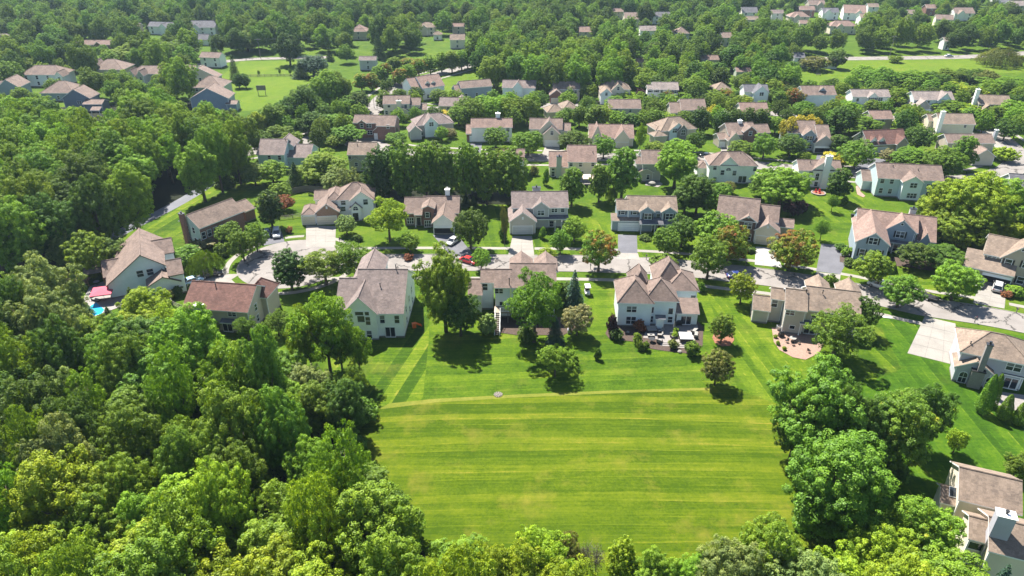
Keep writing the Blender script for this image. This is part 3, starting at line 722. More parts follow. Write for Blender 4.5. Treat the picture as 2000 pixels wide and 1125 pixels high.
HOUSES = [
 ('pale mint house with tall rear gable and orange toy beside it','the pale mint house',-29.63,112.14,-0.0107,(('gx',0.0,9.61,0.0,16.38,0.0,5.4,10.48,'mint','grey',None,0),('gx',-3.38,0.17,0.05,12.98,0.0,5.39,9.4,'mint','grey',None,0),('gy',-1.96,4.98,-0.8,8.19,0.0,5.6,9.27,'mint','grey',1.62,0),('gy',-1.34,4.26,8.19,17.58,0.0,8.23,10.33,'mint','grey',None,0)),(('fix','f',1.47,-0.504,5.75,1.5,0.75),('fix','f',2.9,-0.504,5.76,0.75,0.75),('fix','f',1.7,-0.504,4.58,1.3,1.3),('dh','f',2.94,-0.504,4.17,0.85,1.7),('dh','f',2.91,-0.504,1.16,0.9,1.7),('dh','f',5.43,0.396,3.97,0.85,1.6),('dh','f',8.16,0.396,3.98,0.85,1.6),('slide','f',6.71,0.396,1.17,1.75,2.1),('dh','r',4.09,9.314,1.6,0.9,1.4),('dh','r',8.19,9.314,1.6,0.9,1.4),('dh','r',11.79,9.314,1.6,0.9,1.4),('dh','r',4.09,9.314,4.0,0.9,1.4),('dh','r',8.19,9.314,4.0,0.9,1.4),('dh','r',11.79,9.314,4.0,0.9,1.4)),(('pipe',4.64,4.98,8.29,9.09),('pipe',7.29,8.21,10.29,11.39))),
 ('pale blue house with stepped brown roofs, wooden deck and stairs','the pale blue stepped house',-3.54,119.44,-0.0124,(('gx',0.0,3.47,0.0,7.38,0.0,6.8,9.01,'paleblue','mauve',None,0),('gx',3.07,12.19,0.09,9.73,0.0,6.79,9.69,'paleblue','mauve',None,0),('gx',-2.79,0.0,2.95,8.37,0.0,6.29,7.92,'paleblue','mauve',None,0),('gx',-5.24,-2.25,1.47,8.05,0.0,4.29,6.27,'paleblue','mauve',None,0),('gy',2.9,7.7,4.82,10.84,0.0,7.74,9.54,'paleblue','mauve',None,0),('gy',7.87,12.67,4.82,10.84,0.0,7.74,9.54,'paleblue','mauve',None,0)),(('dh','f',-1.88,3.346,5.21,1.0,1.5),('tw','f',1.0,0.396,5.91,1.5,1.0),('fix','f',1.7,0.396,3.11,1.15,0.8),('dh','f',6.26,0.486,5.47,1.2,1.4),('dh','f',9.05,0.486,5.48,1.2,1.4),('slide','f',7.24,0.486,1.57,1.8,2.0)),(('pipe',3.0,0.72,7.03,8.53),('deck',0.09,5.44,-1.87,0.42,2.5,0.29,1.27,-6.32))),
 ('large pale house with many hipped roofs and furnished rear patio','the many-hipped patio house',19.96,116.08,-0.0554,(('hip',0.0,7.12,0.0,9.04,0.0,5.4,8.66,'paleblue','mauve',None,0),('hip',5.17,11.84,0.74,8.13,0.0,5.59,8.66,'paleblue','mauve',None,0),('hip',9.82,16.53,5.46,13.42,0.0,5.39,7.81,'paleblue','mauve',None,0),('shed',11.57,16.06,0.94,4.54,0.0,2.89,4.41,'paleblue','mauve',None,0),('shed',7.39,9.39,-1.0,-0.1,0.0,2.69,3.14,'paleblue','slate',None,0),('hip',2.86,6.98,5.04,12.54,0.0,5.4,8.6,'paleblue','mauve',None,0),('hip',7.88,14.17,7.42,15.92,0.0,5.4,9.3,'paleblue','mauve',None,0)),(('tw','f',2.92,0.396,3.89,1.8,1.25),('tw','f',2.98,0.396,1.41,1.8,1.6),('fix','f',6.81,1.136,3.4,0.85,1.3),('fix','f',10.51,1.136,3.27,0.85,1.3),('dh','f',6.87,1.136,1.37,0.85,1.3),('dh','f',10.58,1.136,1.37,0.85,1.3),('dh','f',15.49,5.856,3.59,0.9,1.3),('slide','f',13.66,1.336,1.2,1.9,1.75)),(('pipe',5.87,3.49,7.72,8.42),)),
 ('beige house with stepped brown roof and curved brick patio','the beige curved-patio house',51.09,113.82,-0.2548,(('gx',0.0,4.1,0.0,7.97,0.0,5.4,7.79,'greige','tan',None,0),('gx',3.75,13.45,0.67,9.83,0.0,5.39,8.14,'greige','tan',None,0),('gx',-2.33,0.46,3.61,8.09,0.0,5.29,6.64,'greige','tan',None,0),('gx',-5.4,-1.92,2.62,8.54,0.0,2.99,4.77,'greige','tan',None,0),('shed',3.17,6.71,-0.05,1.65,0.0,2.74,3.25,None,'slate',None,0),('gy',4.25,8.85,5.25,11.03,0.0,6.39,8.04,'greige','tan',None,0),('gy',9.82,14.42,5.25,11.03,0.0,6.39,8.04,'greige','tan',None,0)),(('dh','f',-1.37,4.006,4.17,1.0,1.5),('tw','f',1.13,0.396,4.57,1.5,1.0),('fix','f',2.03,0.396,1.49,0.9,0.7),('dh','f',5.63,1.066,3.73,1.0,1.3),('slide','f',5.32,1.066,1.12,1.9,2.0),('dh','f',8.89,1.066,3.82,1.0,1.3),('dh','f',11.4,1.066,3.79,1.0,1.3)),(('post',3.37,0.2,0.0,2.7,0.16,'t'),('post',6.51,0.2,0.0,2.7,0.16,'t'),('pipe',3.7,3.65,7.39,8.09),('pipe',6.66,3.93,7.56,8.16))),
 ('lilac grey house with dark stone chimney and arched windows','the lilac house with stone chimney',75.98,99.62,-0.4194,(('hip',0.0,10.59,0.0,8.54,0.0,5.4,8.05,'lilac','tan',None,0),('gy',-0.29,5.72,-1.16,3.34,0.0,3.0,4.9,'lilac','tan',None,0),('shed',6.92,11.39,0.16,2.36,0.0,2.84,3.5,None,'slate',None,0)),(('arch','f',1.5,-0.864,1.17,1.15,2.1),('arch','f',5.44,-0.864,1.17,1.15,2.1),('tw','f',8.25,0.396,4.4,2.1,1.5),('slide','f',8.66,0.396,1.12,1.9,2.0)),(('post',9.82,0.46,0.0,2.8,0.16,'t'),('chimney',3.25,-1.41,1.9,0.9,0,3.3,'stone'),('chimney',3.4,-1.36,0.85,0.75,3.2,8.6,'stone'),('pipe',1.48,1.65,6.22,6.82))),
 ('tan roofed house with skylights and tall boxed chimney','the house with skylights',57.34,66.22,-0.3749,(('gx',0.0,7.15,0.0,7.71,0.0,5.2,7.51,'cream','tan',None,0),('gx',-1.54,2.38,0.8,4.73,0.0,3.39,4.61,'cream','tan',None,0),('gx',0.45,2.7,-6.04,-1.06,0.0,4.59,6.14,'cream','tan',None,0),('gx',2.25,7.47,-7.59,-0.27,0.0,4.89,7.09,'cream','tan',None,0)),(('fix','f',1.69,-5.644,3.38,1.6,1.1),('fix','f',1.84,-5.644,1.09,1.4,1.3),('dh','f',1.61,1.196,0.79,0.9,1.0)),(('skylight',-0.1,2.3,4.33,0.75,1.25,0.62),('skylight',1.17,2.3,4.33,0.75,1.25,0.62),('chimney',3.23,-5.44,1.9,1.3,0,9.2,'lilac'))),
 ('light grey house with gabled two-car garage and porch','the light grey garage-gable house',-0.13,162.7,0.023,(('gx',0.0,14.31,0.0,8.93,0.0,5.4,8.08,'grey','grey',None,0),('gy',-0.84,6.19,-4.01,4.99,0.0,3.3,5.95,'greige','grey',None,0),('gy',5.0,9.67,-0.55,4.46,0.0,5.45,7.21,'grey','grey',None,0),('shed',5.65,14.25,-0.96,1.64,0.0,2.79,3.89,None,'slate',None,0)),(('tw','f',7.3,-0.254,4.23,1.6,1.3),('tw','f',10.72,0.396,4.64,1.4,1.1),('dh','f',12.77,0.396,4.67,0.9,1.1),('dh','f',10.11,0.396,0.92,1.0,1.6),('dh','f',13.02,0.396,1.06,1.0,1.6)),(('garage',2.69,-3.718,4.8,2.2,'g','f'),('vent',2.68,-3.71,4.3),('door',7.91,0.394,0.15,1.0,2.1,'dark'),('post',10.81,-1.7,0.0,2.6,0.16,'t'),('post',12.47,-1.7,0.0,2.6,0.16,'t'),('post',14.13,-1.7,0.0,2.6,0.16,'t'),('chimney',6.44,5.66,2.0,1.0,0.0,8.67,'grey'))),
 ('blue grey house with twin gabled dormers and white garage door','the blue twin-gable house',25.78,161.52,-0.0431,(('gx',2.71,15.01,0.0,7.89,0.0,5.4,7.77,'bluegrey','tan',None,0),('gx',-0.04,3.22,0.07,5.84,0.0,5.39,7.13,'bluegrey','tan',None,0),('gy',5.39,9.37,-1.09,3.94,0.0,5.45,6.85,'bluegrey','tan',None,0),('gy',10.71,14.83,-1.12,3.94,0.0,5.45,6.82,'bluegrey','tan',None,0),('shed',-1.25,5.99,-0.82,1.58,0.0,2.89,3.97,'bluegrey','tan',None,0),('shed',5.67,15.25,-2.37,-0.17,0.0,2.79,3.72,None,'slate',None,0)),(('dh+','f',1.6,0.466,4.69,0.95,1.1),('dh+','f',4.56,0.396,4.77,0.95,1.1),('tw+','f',7.65,-0.794,4.24,1.7,1.5),('tw+','f',12.84,-0.824,4.27,1.7,1.5),('dh','f',10.38,0.396,3.84,0.9,1.1),('tw+','f',7.83,0.396,0.82,1.6,1.4),('tw+','f',13.28,0.396,0.82,1.6,1.4)),(('garage',3.19,-0.428,5.0,2.15,'w','f'),('door',10.95,0.394,0.15,1.0,2.1,'red'),('post',6.07,-2.07,0.0,2.6,0.16,'t'),('post',9.42,-2.07,0.0,2.6,0.16,'t'),('post',12.13,-2.07,0.0,2.6,0.16,'t'),('post',15.13,-2.07,0.0,2.6,0.16,'t'))),
 ('tan house with dark brick bay and cream garage','the tan brick-bay house',49.03,156.89,-0.2977,(('gx',0.0,9.78,0.0,10.64,0.0,5.4,9.23,'tan','mauve',None,0),('gy',5.27,9.62,-0.08,5.32,0.0,5.4,6.77,'darkbrick','mauve',None,0),('gx',9.79,14.6,3.1,10.99,0.0,4.59,7.36,'tan','mauve',None,0),('gy',9.07,15.08,-0.65,7.35,0.0,3.6,5.63,'cream','mauve',None,0),('gx',14.44,18.42,4.68,9.68,0.0,2.99,4.24,'tan','mauve',None,0)),(('tw','f',7.59,0.216,4.17,1.7,1.4),('tw','f',7.85,0.216,1.27,1.7,1.5),('dh','f',2.88,0.396,3.47,1.0,1.5),('dh','f',2.42,0.396,0.87,1.0,1.5)),(('vent',7.44,0.21,6.4),('garage',12.35,-0.358,4.9,2.2,'c','f'),('vent',12.07,-0.36,4.7))),
 ('blue grey house with rose roof and black shuttered windows','the rose-roofed shuttered house',80.79,152.33,-0.3464,(('gx',0.0,13.25,0.0,8.83,0.0,5.4,8.05,'bluegrey','rose',None,0),('gx',13.53,17.54,0.58,12.99,0.0,3.39,7.24,'bluegrey','rose',None,0),('gy',-0.73,6.61,-9.91,4.42,0.0,5.4,8.13,'bluegrey','rose',None,0),('gy',6.18,12.89,-0.5,4.42,0.0,5.45,8.28,'bluegrey','rose',None,0),('shed',7.96,13.52,-1.16,1.24,0.0,2.79,3.66,None,'slate',None,0),('gy',13.75,16.36,-0.09,3.91,0.0,3.2,5.65,'bluegrey','rose',None,0)),(('tw+','f',2.88,-9.614,6.03,1.7,1.5),('dh+','f',1.23,-9.614,2.92,1.0,1.7),('dh+','f',4.57,-9.614,3.2,1.0,1.7),('tw+','f',9.61,-0.204,4.61,1.7,1.5),('round','f',9.44,-0.204,7.15,0.75,0.75),('dh','f',9.34,-0.204,1.09,1.0,1.6),('dh','f',12.6,-0.204,1.01,1.0,1.6)),(('door',10.81,-0.206,0.15,1.0,2.1,'dark'),('chimney',12.01,5.92,1.3,1.1,0.0,8.97,'grey'),('post',8.67,-0.86,0.0,2.6,0.16,'t'),('post',10.79,-0.86,0.0,2.6,0.16,'t'),('post',13.76,-0.86,0.0,2.6,0.16,'t'))),
 ('tan house with open two-car garage at the right edge','the tan open-garage house',101.96,137.25,-0.5699,(('gx',0.0,8.86,0.0,9.7,0.0,5.4,8.31,'tan','tan',None,0),('gy',3.07,10.09,-0.58,4.85,0.0,5.45,9.04,'tan','tan',None,0),('shed',-3.09,6.51,-2.88,1.72,0.0,2.89,5.42,'tan','tan',None,0)),(('dh+','f',4.78,-0.284,4.67,1.2,1.5),('round','f',6.5,-0.284,8.05,0.75,0.75),('dh+','f',7.93,-0.284,5.01,1.2,1.5),('tw','f',1.73,0.396,4.84,1.5,1.0),('dh+','f',7.97,-0.284,1.3,1.2,1.5)),(('garage',3.58,-2.488,5.2,2.2,'v','f'),)),
 ('brick house with white chimney and open garage','the brick house with white chimney',-27.33,163.95,0.0,(('gx',4.75,14.12,0.0,9.16,0.0,3.5,6.34,'brick','mauve',None,0),('gx',0.0,5.52,-0.0,8.51,0.0,3.49,6.13,'brick','mauve',None,0),('gy',4.76,8.19,-1.0,4.58,0.0,5.2,6.01,'brick','mauve',None,0),('gy',7.6,13.44,-5.2,2.8,0.0,3.0,5.33,'white','mauve',None,0),('shed',2.79,4.88,-0.81,0.79,0.0,3.39,4.19,None,'mauve',None,0)),(('dh+','f',6.18,-0.704,3.41,0.9,1.3),('tri','f',6.14,-0.704,0.97,1.5,1.7),('tri','f',1.67,0.396,1.35,1.6,1.6)),(('garage',10.57,-4.908,4.8,2.2,'v','f'),('post',3.04,-0.56,0.0,3.3,0.16,'t'),('door',3.78,0.394,0.15,1.0,2.1,'dark'),('chimney',10.88,5.38,1.1,1.1,0.0,7.8,'white'))),
 ('white hip-roofed house with brick three-car garage on the turning circle','the white house with brick garage',-44.89,167.82,0.1287,(('hip',0.0,9.76,0.0,8.63,0.0,5.4,8.51,'white','mauve',None,0),('hip',-2.56,1.84,0.69,8.97,0.0,5.19,6.74,'white','mauve',None,0),('gx',-6.56,-2.38,7.31,13.31,0.0,2.99,4.49,'white','mauve',None,0),('hip',-8.58,-4.63,-2.55,3.96,0.0,2.89,4.08,'white','mauve',None,0),('gy',-5.13,1.03,-2.76,5.24,0.0,3.3,5.68,'tanbrick','mauve',None,0),('gy',3.38,9.78,-0.88,4.31,0.0,5.3,7.71,'white','mauve',None,0),('gy',3.39,6.67,-1.51,1.49,0.0,3.4,4.99,'white','mauve',None,0)),(('dh','f',7.54,-0.584,4.86,1.1,1.4),('arch','f',4.92,-1.214,3.48,1.2,1.0),('dh','f',1.84,0.396,4.59,1.1,1.2),('dh','f',1.59,0.396,2.85,1.2,1.2)),(('garage',-6.94,-2.158,3.2,2.2,'c','f'),('garage',-2.39,-2.468,4.8,2.2,'c','f'),('vent',-2.05,-2.46,4.6),('door',4.75,-1.216,0.15,1.4,2.1,'dark'))),
 ('brick fronted house with grey gable end beside the trail','the brick house beside the trail',-72.72,150.31,0.9878,(('gx',0.0,12.81,0.0,8.16,0.0,5.4,7.93,'brick','brown',None,0),('gx',-0.01,0.9,0.06,8.1,0.0,5.36,7.91,'teal','brown',None,0),('gx',15.79,19.29,4.45,11.45,0.0,2.99,4.74,'brick','brown',None,0)),(('dh','l',2.87,0.286,1.5,0.9,1.4),('dh','l',5.29,0.286,1.5,0.9,1.4),('dh','l',2.87,0.286,4.2,0.9,1.4),('dh','l',5.29,0.286,4.2,0.9,1.4),('dh','f',0.99,0.396,3.24,1.0,1.6),('dh','f',2.55,0.396,3.31,1.0,1.6),('dh','f',4.25,0.396,3.34,1.0,1.6),('dh','f',5.95,0.396,3.22,1.0,1.6),('dh','f',7.7,0.396,3.24,1.0,1.6)),(('chimney',-0.5,5.05964661106434,0.8,1.3,0,8.2,'brick'),)),
 ('pale house with big camera-facing gable, pool and pink umbrella','the pale gabled pool house',-83.1,126.58,0.4446,(('gy',0.0,11.77,0.0,15.0,0.0,(3.2,5.5),8.73,'paleblue','mauve',7.6,1),('gx',-0.66,3.77,4.82,12.3,0.0,2.99,5.24,'paleblue','mauve',None,1),('gy',7.38,14.11,-3.7,1.3,0.0,3.0,4.69,'paleblue','mauve',10.82,1),('gx',11.85,14.9,-3.69,3.17,0.0,4.59,6.65,'paleblue','mauve',None,1),('gx',8.43,13.72,6.58,13.58,0.0,5.19,7.29,'paleblue','mauve',None,1),('shed',-4.51,-0.55,8.46,12.96,0.0,2.89,3.88,None,'mauve',None,1)),(('dh','f',6.68,0.296,4.49,1.2,1.4),('dh','f',8.58,0.296,4.47,1.2,1.4)),(('post',-4.21,8.76,0.0,2.7,0.22,'c'),('post',-1.15,8.76,0.0,2.7,0.22,'c'),('post',-4.21,12.66,0.0,2.7,0.22,'c'))),
 ('beige house with reddish roof and boxed blue chimney','the reddish-roofed beige house',-62.52,115.06,-0.1318,(('gx',0.0,13.22,0.0,10.2,0.0,4.9,8.06,'beige','red',None,0),('shed',7.48,10.78,-0.69,0.41,0.0,2.69,3.08,None,'slate',None,0),('hip',9.62,14.42,5.7,11.6,0.0,4.9,7.4,'beige','red',None,0)),(('tw','f',9.74,0.396,4.11,1.6,1.0),('slide','f',8.28,0.396,1.12,1.8,2.0),('dh','r',3.57,12.924,1.6,0.9,1.4),('dh','r',7.14,12.924,1.6,0.9,1.4),('dh','r',3.57,12.924,4.0,0.9,1.4),('dh','r',7.14,12.924,4.0,0.9,1.4)),(('chimney',3.61,-0.1,1.6,1.0,0.0,5.81,'lilac'),('pipe',5.2,4.31,7.37,8.17))),
 ('cream house with gazebo patio behind two dark trees','the cream gazebo house',16.14,197.48,-0.0315,(('gx',0.0,8.61,0.0,11.02,0.0,5.4,8.82,'cream','rose',None,0),('gx',-5.39,0.39,1.85,12.07,0.0,3.19,6.36,'cream','rose',None,0)),(('dh','f',1.09,0.396,4.68,0.9,1.2),('dh','f',3.87,0.396,4.53,0.9,1.2),('dh','f',7.43,0.396,4.66,0.9,1.2),('dh','f',4.35,0.396,1.81,0.9,1.4),('dh','f',8.18,0.396,2.01,0.9,1.4),('dh','f',-4.05,2.246,0.92,0.9,1.6),('fix','f',-4.03,2.246,2.32,0.8,0.6)),(('chimney',-2.37,2.05,1.5,0.9,0,6.4,'sage'),('pipe',7.47,3.1,7.12,7.72))),
 ('white sided house end half hidden behind the tall hedge trees','the half-hidden white house',-4.49,198.85,-0.0449,(('gx',0.0,8.15,0.0,7.83,0.0,5.4,7.83,'white','rose',None,0),),(('dh','r',2.35,7.854,1.6,0.9,1.4),('dh','r',5.48,7.854,1.6,0.9,1.4),('dh','r',2.35,7.854,4.1,0.9,1.4),('dh','r',5.48,7.854,4.1,0.9,1.4)),()),
 ('beige house with small rear gable behind the white brick-garage house','the beige small-gable house',-49.41,203.9,0.0,(('gx',0.0,8.72,0.0,8.67,0.0,5.4,8.0,'beige','tan',None,0),('gy',0.14,4.81,-0.06,3.94,0.0,3.0,4.69,'beige','tan',None,0)),(('dh','f',2.54,0.236,2.42,0.9,1.0),('dh','f',0.76,0.396,4.7,0.8,1.2),('dh','f',5.82,0.396,4.7,0.8,1.2)),(('pipe',2.8,3.22,7.13,7.83),)),
 ('grey house with stepped roof at the corner of the side street','the grey corner house',-76.55,204.09,-0.0224,(('gx',0.0,8.54,0.0,10.91,0.0,5.4,8.67,'teal','grey',None,0),('gx',7.91,15.26,2.97,12.93,0.0,3.59,6.33,'teal','grey',None,0),('gy',3.93,9.93,5.46,12.11,0.0,6.27,8.52,'teal','grey',None,0)),(('dh','r',3.27,8.244,1.6,0.9,1.4),('dh','r',7.64,8.244,1.6,0.9,1.4),('dh','r',3.27,8.244,4.1,0.9,1.4),('dh','r',7.64,8.244,4.1,0.9,1.4),('dh','f',6.81,0.396,4.43,0.9,1.3),('dh','f',3.71,0.396,4.4,0.9,1.3)),(('pipe',7.93,4.79,8.07,8.77),)),
 ('grey house with small rear bay and round stone patio','the grey stone-patio house',35.77,195.77,-0.0231,(('gx',1.77,7.71,0.0,9.0,0.0,5.4,8.19,'grey','mauve',None,0),('gx',0.13,2.56,1.19,5.95,0.0,4.99,6.42,'grey','mauve',None,0),('gy',0.72,5.57,-0.22,3.78,0.0,2.9,4.17,'greige','mauve',None,0)),(('dh','f',3.85,0.076,1.48,0.8,1.4),('dh','f',6.36,0.396,4.29,0.9,1.2)),()),
 ('cream hip-roofed house with arched window and clipped shrubs','the cream hip-roofed house',56.61,194.53,-0.0441,(('hip',0.0,13.97,0.0,8.24,0.0,5.4,8.37,'mint','mauve',None,0),('gy',2.83,8.55,-0.1,4.12,0.0,5.4,7.99,'mint','mauve',None,0),('hip',-2.5,1.53,3.97,9.64,0.0,3.19,4.4,'mint','mauve',None,0)),(('dh','f',4.13,0.196,3.27,1.0,1.4),('dh','f',7.57,0.196,3.17,1.0,1.4),('arch','f',5.76,0.196,4.31,1.4,0.8),('dh','f',1.85,0.396,4.62,0.9,1.2),('dh','f',13.25,0.396,4.42,0.9,1.2),('dh','f',13.4,0.396,1.69,0.9,1.2),('slide','f',10.14,0.396,1.2,2.2,2.0),('dh','f',2.27,0.396,1.13,0.9,1.3)),(('pipe',9.38,3.61,7.37,8.07),)),
 ('white house with tall central chimney and arched windows','the white chimney house',81.07,190.85,-0.0701,(('gx',0.0,12.13,0.0,6.98,0.0,5.2,7.29,'white','mauve',None,0),('gy',3.56,10.75,0.11,3.49,0.0,5.25,8.13,'white','mauve',None,0)),(('arch','f',5.59,0.406,3.37,0.9,2.0),('arch','f',8.97,0.406,3.46,0.9,2.0),('dh','f',5.7,0.406,1.15,0.9,1.3),('dh','f',9.58,0.406,1.25,0.9,1.3),('dh','f',3.66,0.396,4.46,1.0,0.9)),(('chimney',7.58,0.01,1.7,0.9,0,9.6,'white'),('pipe',3.6,2.49,6.49,7.19))),
 ('teal sided house with rear gable wing and triple windows','the teal house',100.31,184.08,-0.1482,(('gx',0.0,17.25,0.0,9.38,0.0,5.4,8.31,'teal','mauve',None,0),('gx',-2.32,1.86,4.24,11.13,0.0,2.99,5.06,'teal','mauve',None,0),('gy',5.88,11.56,-2.11,4.69,0.0,5.3,7.05,'paleblue','mauve',None,0)),(('dh','f',1.53,0.396,4.59,0.95,1.4),('dh','f',3.98,0.396,4.57,0.95,1.4),('dh','f',1.73,0.396,1.75,0.95,1.4),('dh','f',4.16,0.396,1.71,0.95,1.4),('tw','f',8.91,-1.814,4.46,1.7,1.3),('tri','f',9.14,-1.814,1.53,2.4,1.3),('tri','f',14.42,0.396,3.54,2.6,1.5),('slide','f',14.65,0.396,1.22,2.2,2.0)),(('pipe',4.48,3.65,7.39,7.99),('pipe',10.88,2.92,6.95,7.55))),
 ('blue grey roofed house cut by the right edge','the right-edge blue-roofed house',132.69,176.6,-0.2087,(('gx',0.0,6.46,0.0,9.51,0.0,5.0,7.85,'grey','slate',None,0),),(('tw','f',2.64,0.396,4.08,1.4,1.3),('tw','f',4.0,0.396,4.04,1.4,1.3)),()),
 ('white house with brick garage front and white chimney','the white brick-front garage house',-13.89,232.99,0.017,(('gx',0.0,14.13,0.0,7.34,0.0,5.2,7.4,'white','rose',None,0),('gx',-1.71,4.82,0.64,8.64,0.0,2.89,5.09,'brick','rose',None,0),('gy',-0.08,4.23,0.49,4.49,0.0,2.95,5.26,'white','rose',None,0)),(('dh','f',12.52,0.396,4.43,1.0,1.4),('dh','f',8.74,0.396,4.45,1.0,1.4),('dh','f',10.44,0.396,2.5,1.0,1.5),('dh','r',2.2,13.834,1.6,0.9,1.4),('dh','r',5.14,13.834,1.6,0.9,1.4)),(('garage',1.93,1.032,4.6,2.1,'w','f'),('chimney',9.17,4.67,1.5,1.1,0.0,8.72,'white'))),
 ('cream house with steep double front gable and garage','the steep double-gable house',5.63,231.56,-0.0631,(('gx',0.0,11.24,0.0,8.35,0.0,5.2,7.79,'cream','mauve',None,0),('gx',10.57,13.98,0.69,6.79,0.0,4.59,6.42,'cream','mauve',None,0),('gy',3.1,10.24,-0.49,4.18,0.0,4.6,8.32,'cream','mauve',None,0),('gy',4.69,10.6,-2.47,3.53,0.0,4.0,6.82,'cream','mauve',None,0)),(('dh','f',7.71,-2.174,4.67,0.9,1.3),),(('garage',7.81,-2.178,4.6,2.1,'w','f'),)),
 ('low cream house with two small front gables','the low twin-gable cream house',25.45,228.94,-0.0452,(('gx',0.0,15.05,0.0,10.87,0.0,3.0,6.15,'cream','rose',None,0),('gy',0.9,4.4,-0.8,5.44,0.0,3.1,6.99,'cream','rose',None,0),('gy',8.39,13.55,-1.5,5.44,0.0,3.0,6.14,'cream','rose',None,0)),(('tw','f',6.5,0.396,2.2,1.4,1.2),),(('garage',11.18,-1.208,3.8,2.0,'c','f'),)),
 ('tan hip-roofed house with stone entry arch','the tan stone-entry house',50.08,234.03,0.2561,(('hip',0.0,13.75,0.0,9.72,0.0,3.6,6.9,'beige','tan',None,0),('gy',2.95,9.58,-0.5,4.86,0.0,3.7,6.19,'paleblue','tan',None,0),('gy',5.82,9.8,-1.2,1.8,0.0,3.6,5.71,'stone','tan',None,0),('hip',-3.45,1.57,-2.78,1.89,0.0,2.89,4.18,'beige','tan',None,0),('hip',-0.59,2.25,2.34,10.17,0.0,3.39,4.25,'beige','tan',None,0)),(('arch','f',8.02,-0.904,3.01,1.5,2.0),('tw','f',5.18,-0.204,3.62,1.5,1.4)),()),
 ('tan house with brick dormer gable and side garage','the brick-dormer house',70.92,226.63,0.1165,(('gx',0.0,9.8,0.0,9.04,0.0,4.6,7.4,'tan','mauve',None,0),('gx',10.51,15.97,3.01,9.82,0.0,3.99,6.04,'tan','mauve',None,0),('gy',4.82,9.61,-0.6,4.52,0.0,5.6,7.42,'brick','mauve',None,0),('gy',-0.52,4.0,-1.6,4.52,0.0,3.2,5.87,'cream','mauve',None,0),('gx',-2.62,0.88,0.94,6.66,0.0,2.89,4.32,'tan','mauve',None,0)),(('dh','f',7.25,-0.304,5.04,1.0,1.4),('tw','f',7.7,0.396,2.49,1.6,1.5)),(('garage',-0.58,1.332,2.8,2.0,'w','f'),('chimney',5.2,4.52,1.3,1.0,0.0,7.98,'white'))),
 ('slate blue house with gable and open garage below yellow trees','the slate-blue yellow-tree house',90.09,226.24,-0.06,(('gx',0.0,9.5,0.0,9.52,0.0,5.4,8.35,'bluegrey','mauve',None,0),('gy',4.22,8.76,-2.1,4.76,0.0,5.3,7.22,'bluegrey','mauve',None,0),('gx',8.9,13.27,-3.21,8.31,0.0,4.19,7.65,'bluegrey','mauve',None,0),('gy',7.63,14.25,-3.82,3.18,0.0,3.2,5.9,'grey','mauve',None,0),('gx',13.27,18.3,-2.57,3.42,0.0,2.89,4.54,'bluegrey','mauve',None,0)),(('tw+','f',6.54,-1.804,4.37,1.6,1.3),('tw','f',6.93,-1.804,1.63,1.6,1.4)),(('garage',10.75,-3.528,4.8,2.2,'v','f'),)),
 ('red roofed house with two small dormers and asphalt drive','the red-roofed dormer house',114.19,220.17,0.1502,(('gx',0.0,14.34,0.0,9.33,0.0,3.2,6.7,'tan','red',None,0),('gy',1.04,3.36,0.7,4.7,0.0,4.3,5.67,'white','red',None,0),('gy',3.82,6.22,0.7,4.7,0.0,4.3,5.44,'white','red',None,0),('gy',9.31,13.62,-1.0,4.66,0.0,3.3,5.66,'tan','red',None,0)),(('dh','f',2.56,0.996,3.6,0.9,1.2),('dh','f',5.41,0.996,3.41,0.9,1.2)),(('garage',4.76,0.392,4.8,2.1,'g','f'),)),
 ('mauve roofed house with low rear gable beside lime trees','the mauve low-gable house',137.14,216.58,-0.014,(('gx',0.0,15.06,0.0,6.97,0.0,5.0,7.09,'beige','mauve',None,0),('gy',4.92,11.79,-7.09,-1.09,0.0,3.0,5.34,'beige','mauve',None,0)),(('dh','f',10.64,0.396,3.93,0.9,1.2),('dh','f',7.75,0.396,3.91,0.9,1.2)),(('chimney',16.29,3.49,0.9,0.9,0.0,8.3,'lilac'),)),
 ('cream two-storey house at the bend of the avenue','the cream avenue-bend house',-48.14,262.76,0.0549,(('gx',0.0,10.12,0.0,7.67,0.0,5.4,7.7,'cream','mauve',None,0),('gx',9.89,13.95,1.15,7.91,0.0,4.59,6.62,'cream','mauve',None,0),('gx',12.45,16.27,0.53,6.62,0.0,2.99,4.52,'cream','mauve',None,0),('gy',4.26,9.94,-1.23,1.77,0.0,2.9,4.43,'cream','mauve',None,0)),(('dh','f',2.27,0.396,4.79,0.95,1.4),('dh','f',8.52,0.396,4.56,0.95,1.4),('dh','f',1.2,0.396,2.17,0.95,1.4),('dh','f',3.09,0.396,2.04,0.95,1.4)),(('chimney',6.07,0,1.7,0.9,0,6.6,'cream'),)),
 ('low grey house behind the yellow bush','the low grey yellow-bush house',-28.02,268.85,-0.0711,(('gx',0.0,10.55,0.0,8.19,0.0,3.2,5.58,'beige','grey',None,0),('gy',5.24,10.44,4.1,9.39,0.0,3.48,5.43,'beige','grey',None,0)),(('tw','f',4.08,0.396,2.34,1.8,1.0),),()),
 ('small tan hipped house among garden trees','the small tan hipped house',13.03,260.13,0.2015,(('hip',0.0,7.11,0.0,7.12,0.0,3.0,5.13,'beige','tan',None,0),('hip',6.65,12.61,2.0,10.21,0.0,3.39,5.33,'beige','tan',None,0)),(),()),
 ('beige two-storey house with dark grey roof and column tree','the beige column-tree house',35.2,256.78,-0.0297,(('gx',0.0,11.93,0.0,8.19,0.0,5.4,7.86,'beige','mauve',None,0),),(('dh','f',3.11,0.396,4.66,0.9,1.2),('dh','f',3.2,0.396,2.17,0.9,1.5),('dh','f',8.0,0.396,4.7,0.9,1.2),('dh','f',9.83,0.396,2.22,0.9,1.4)),()),
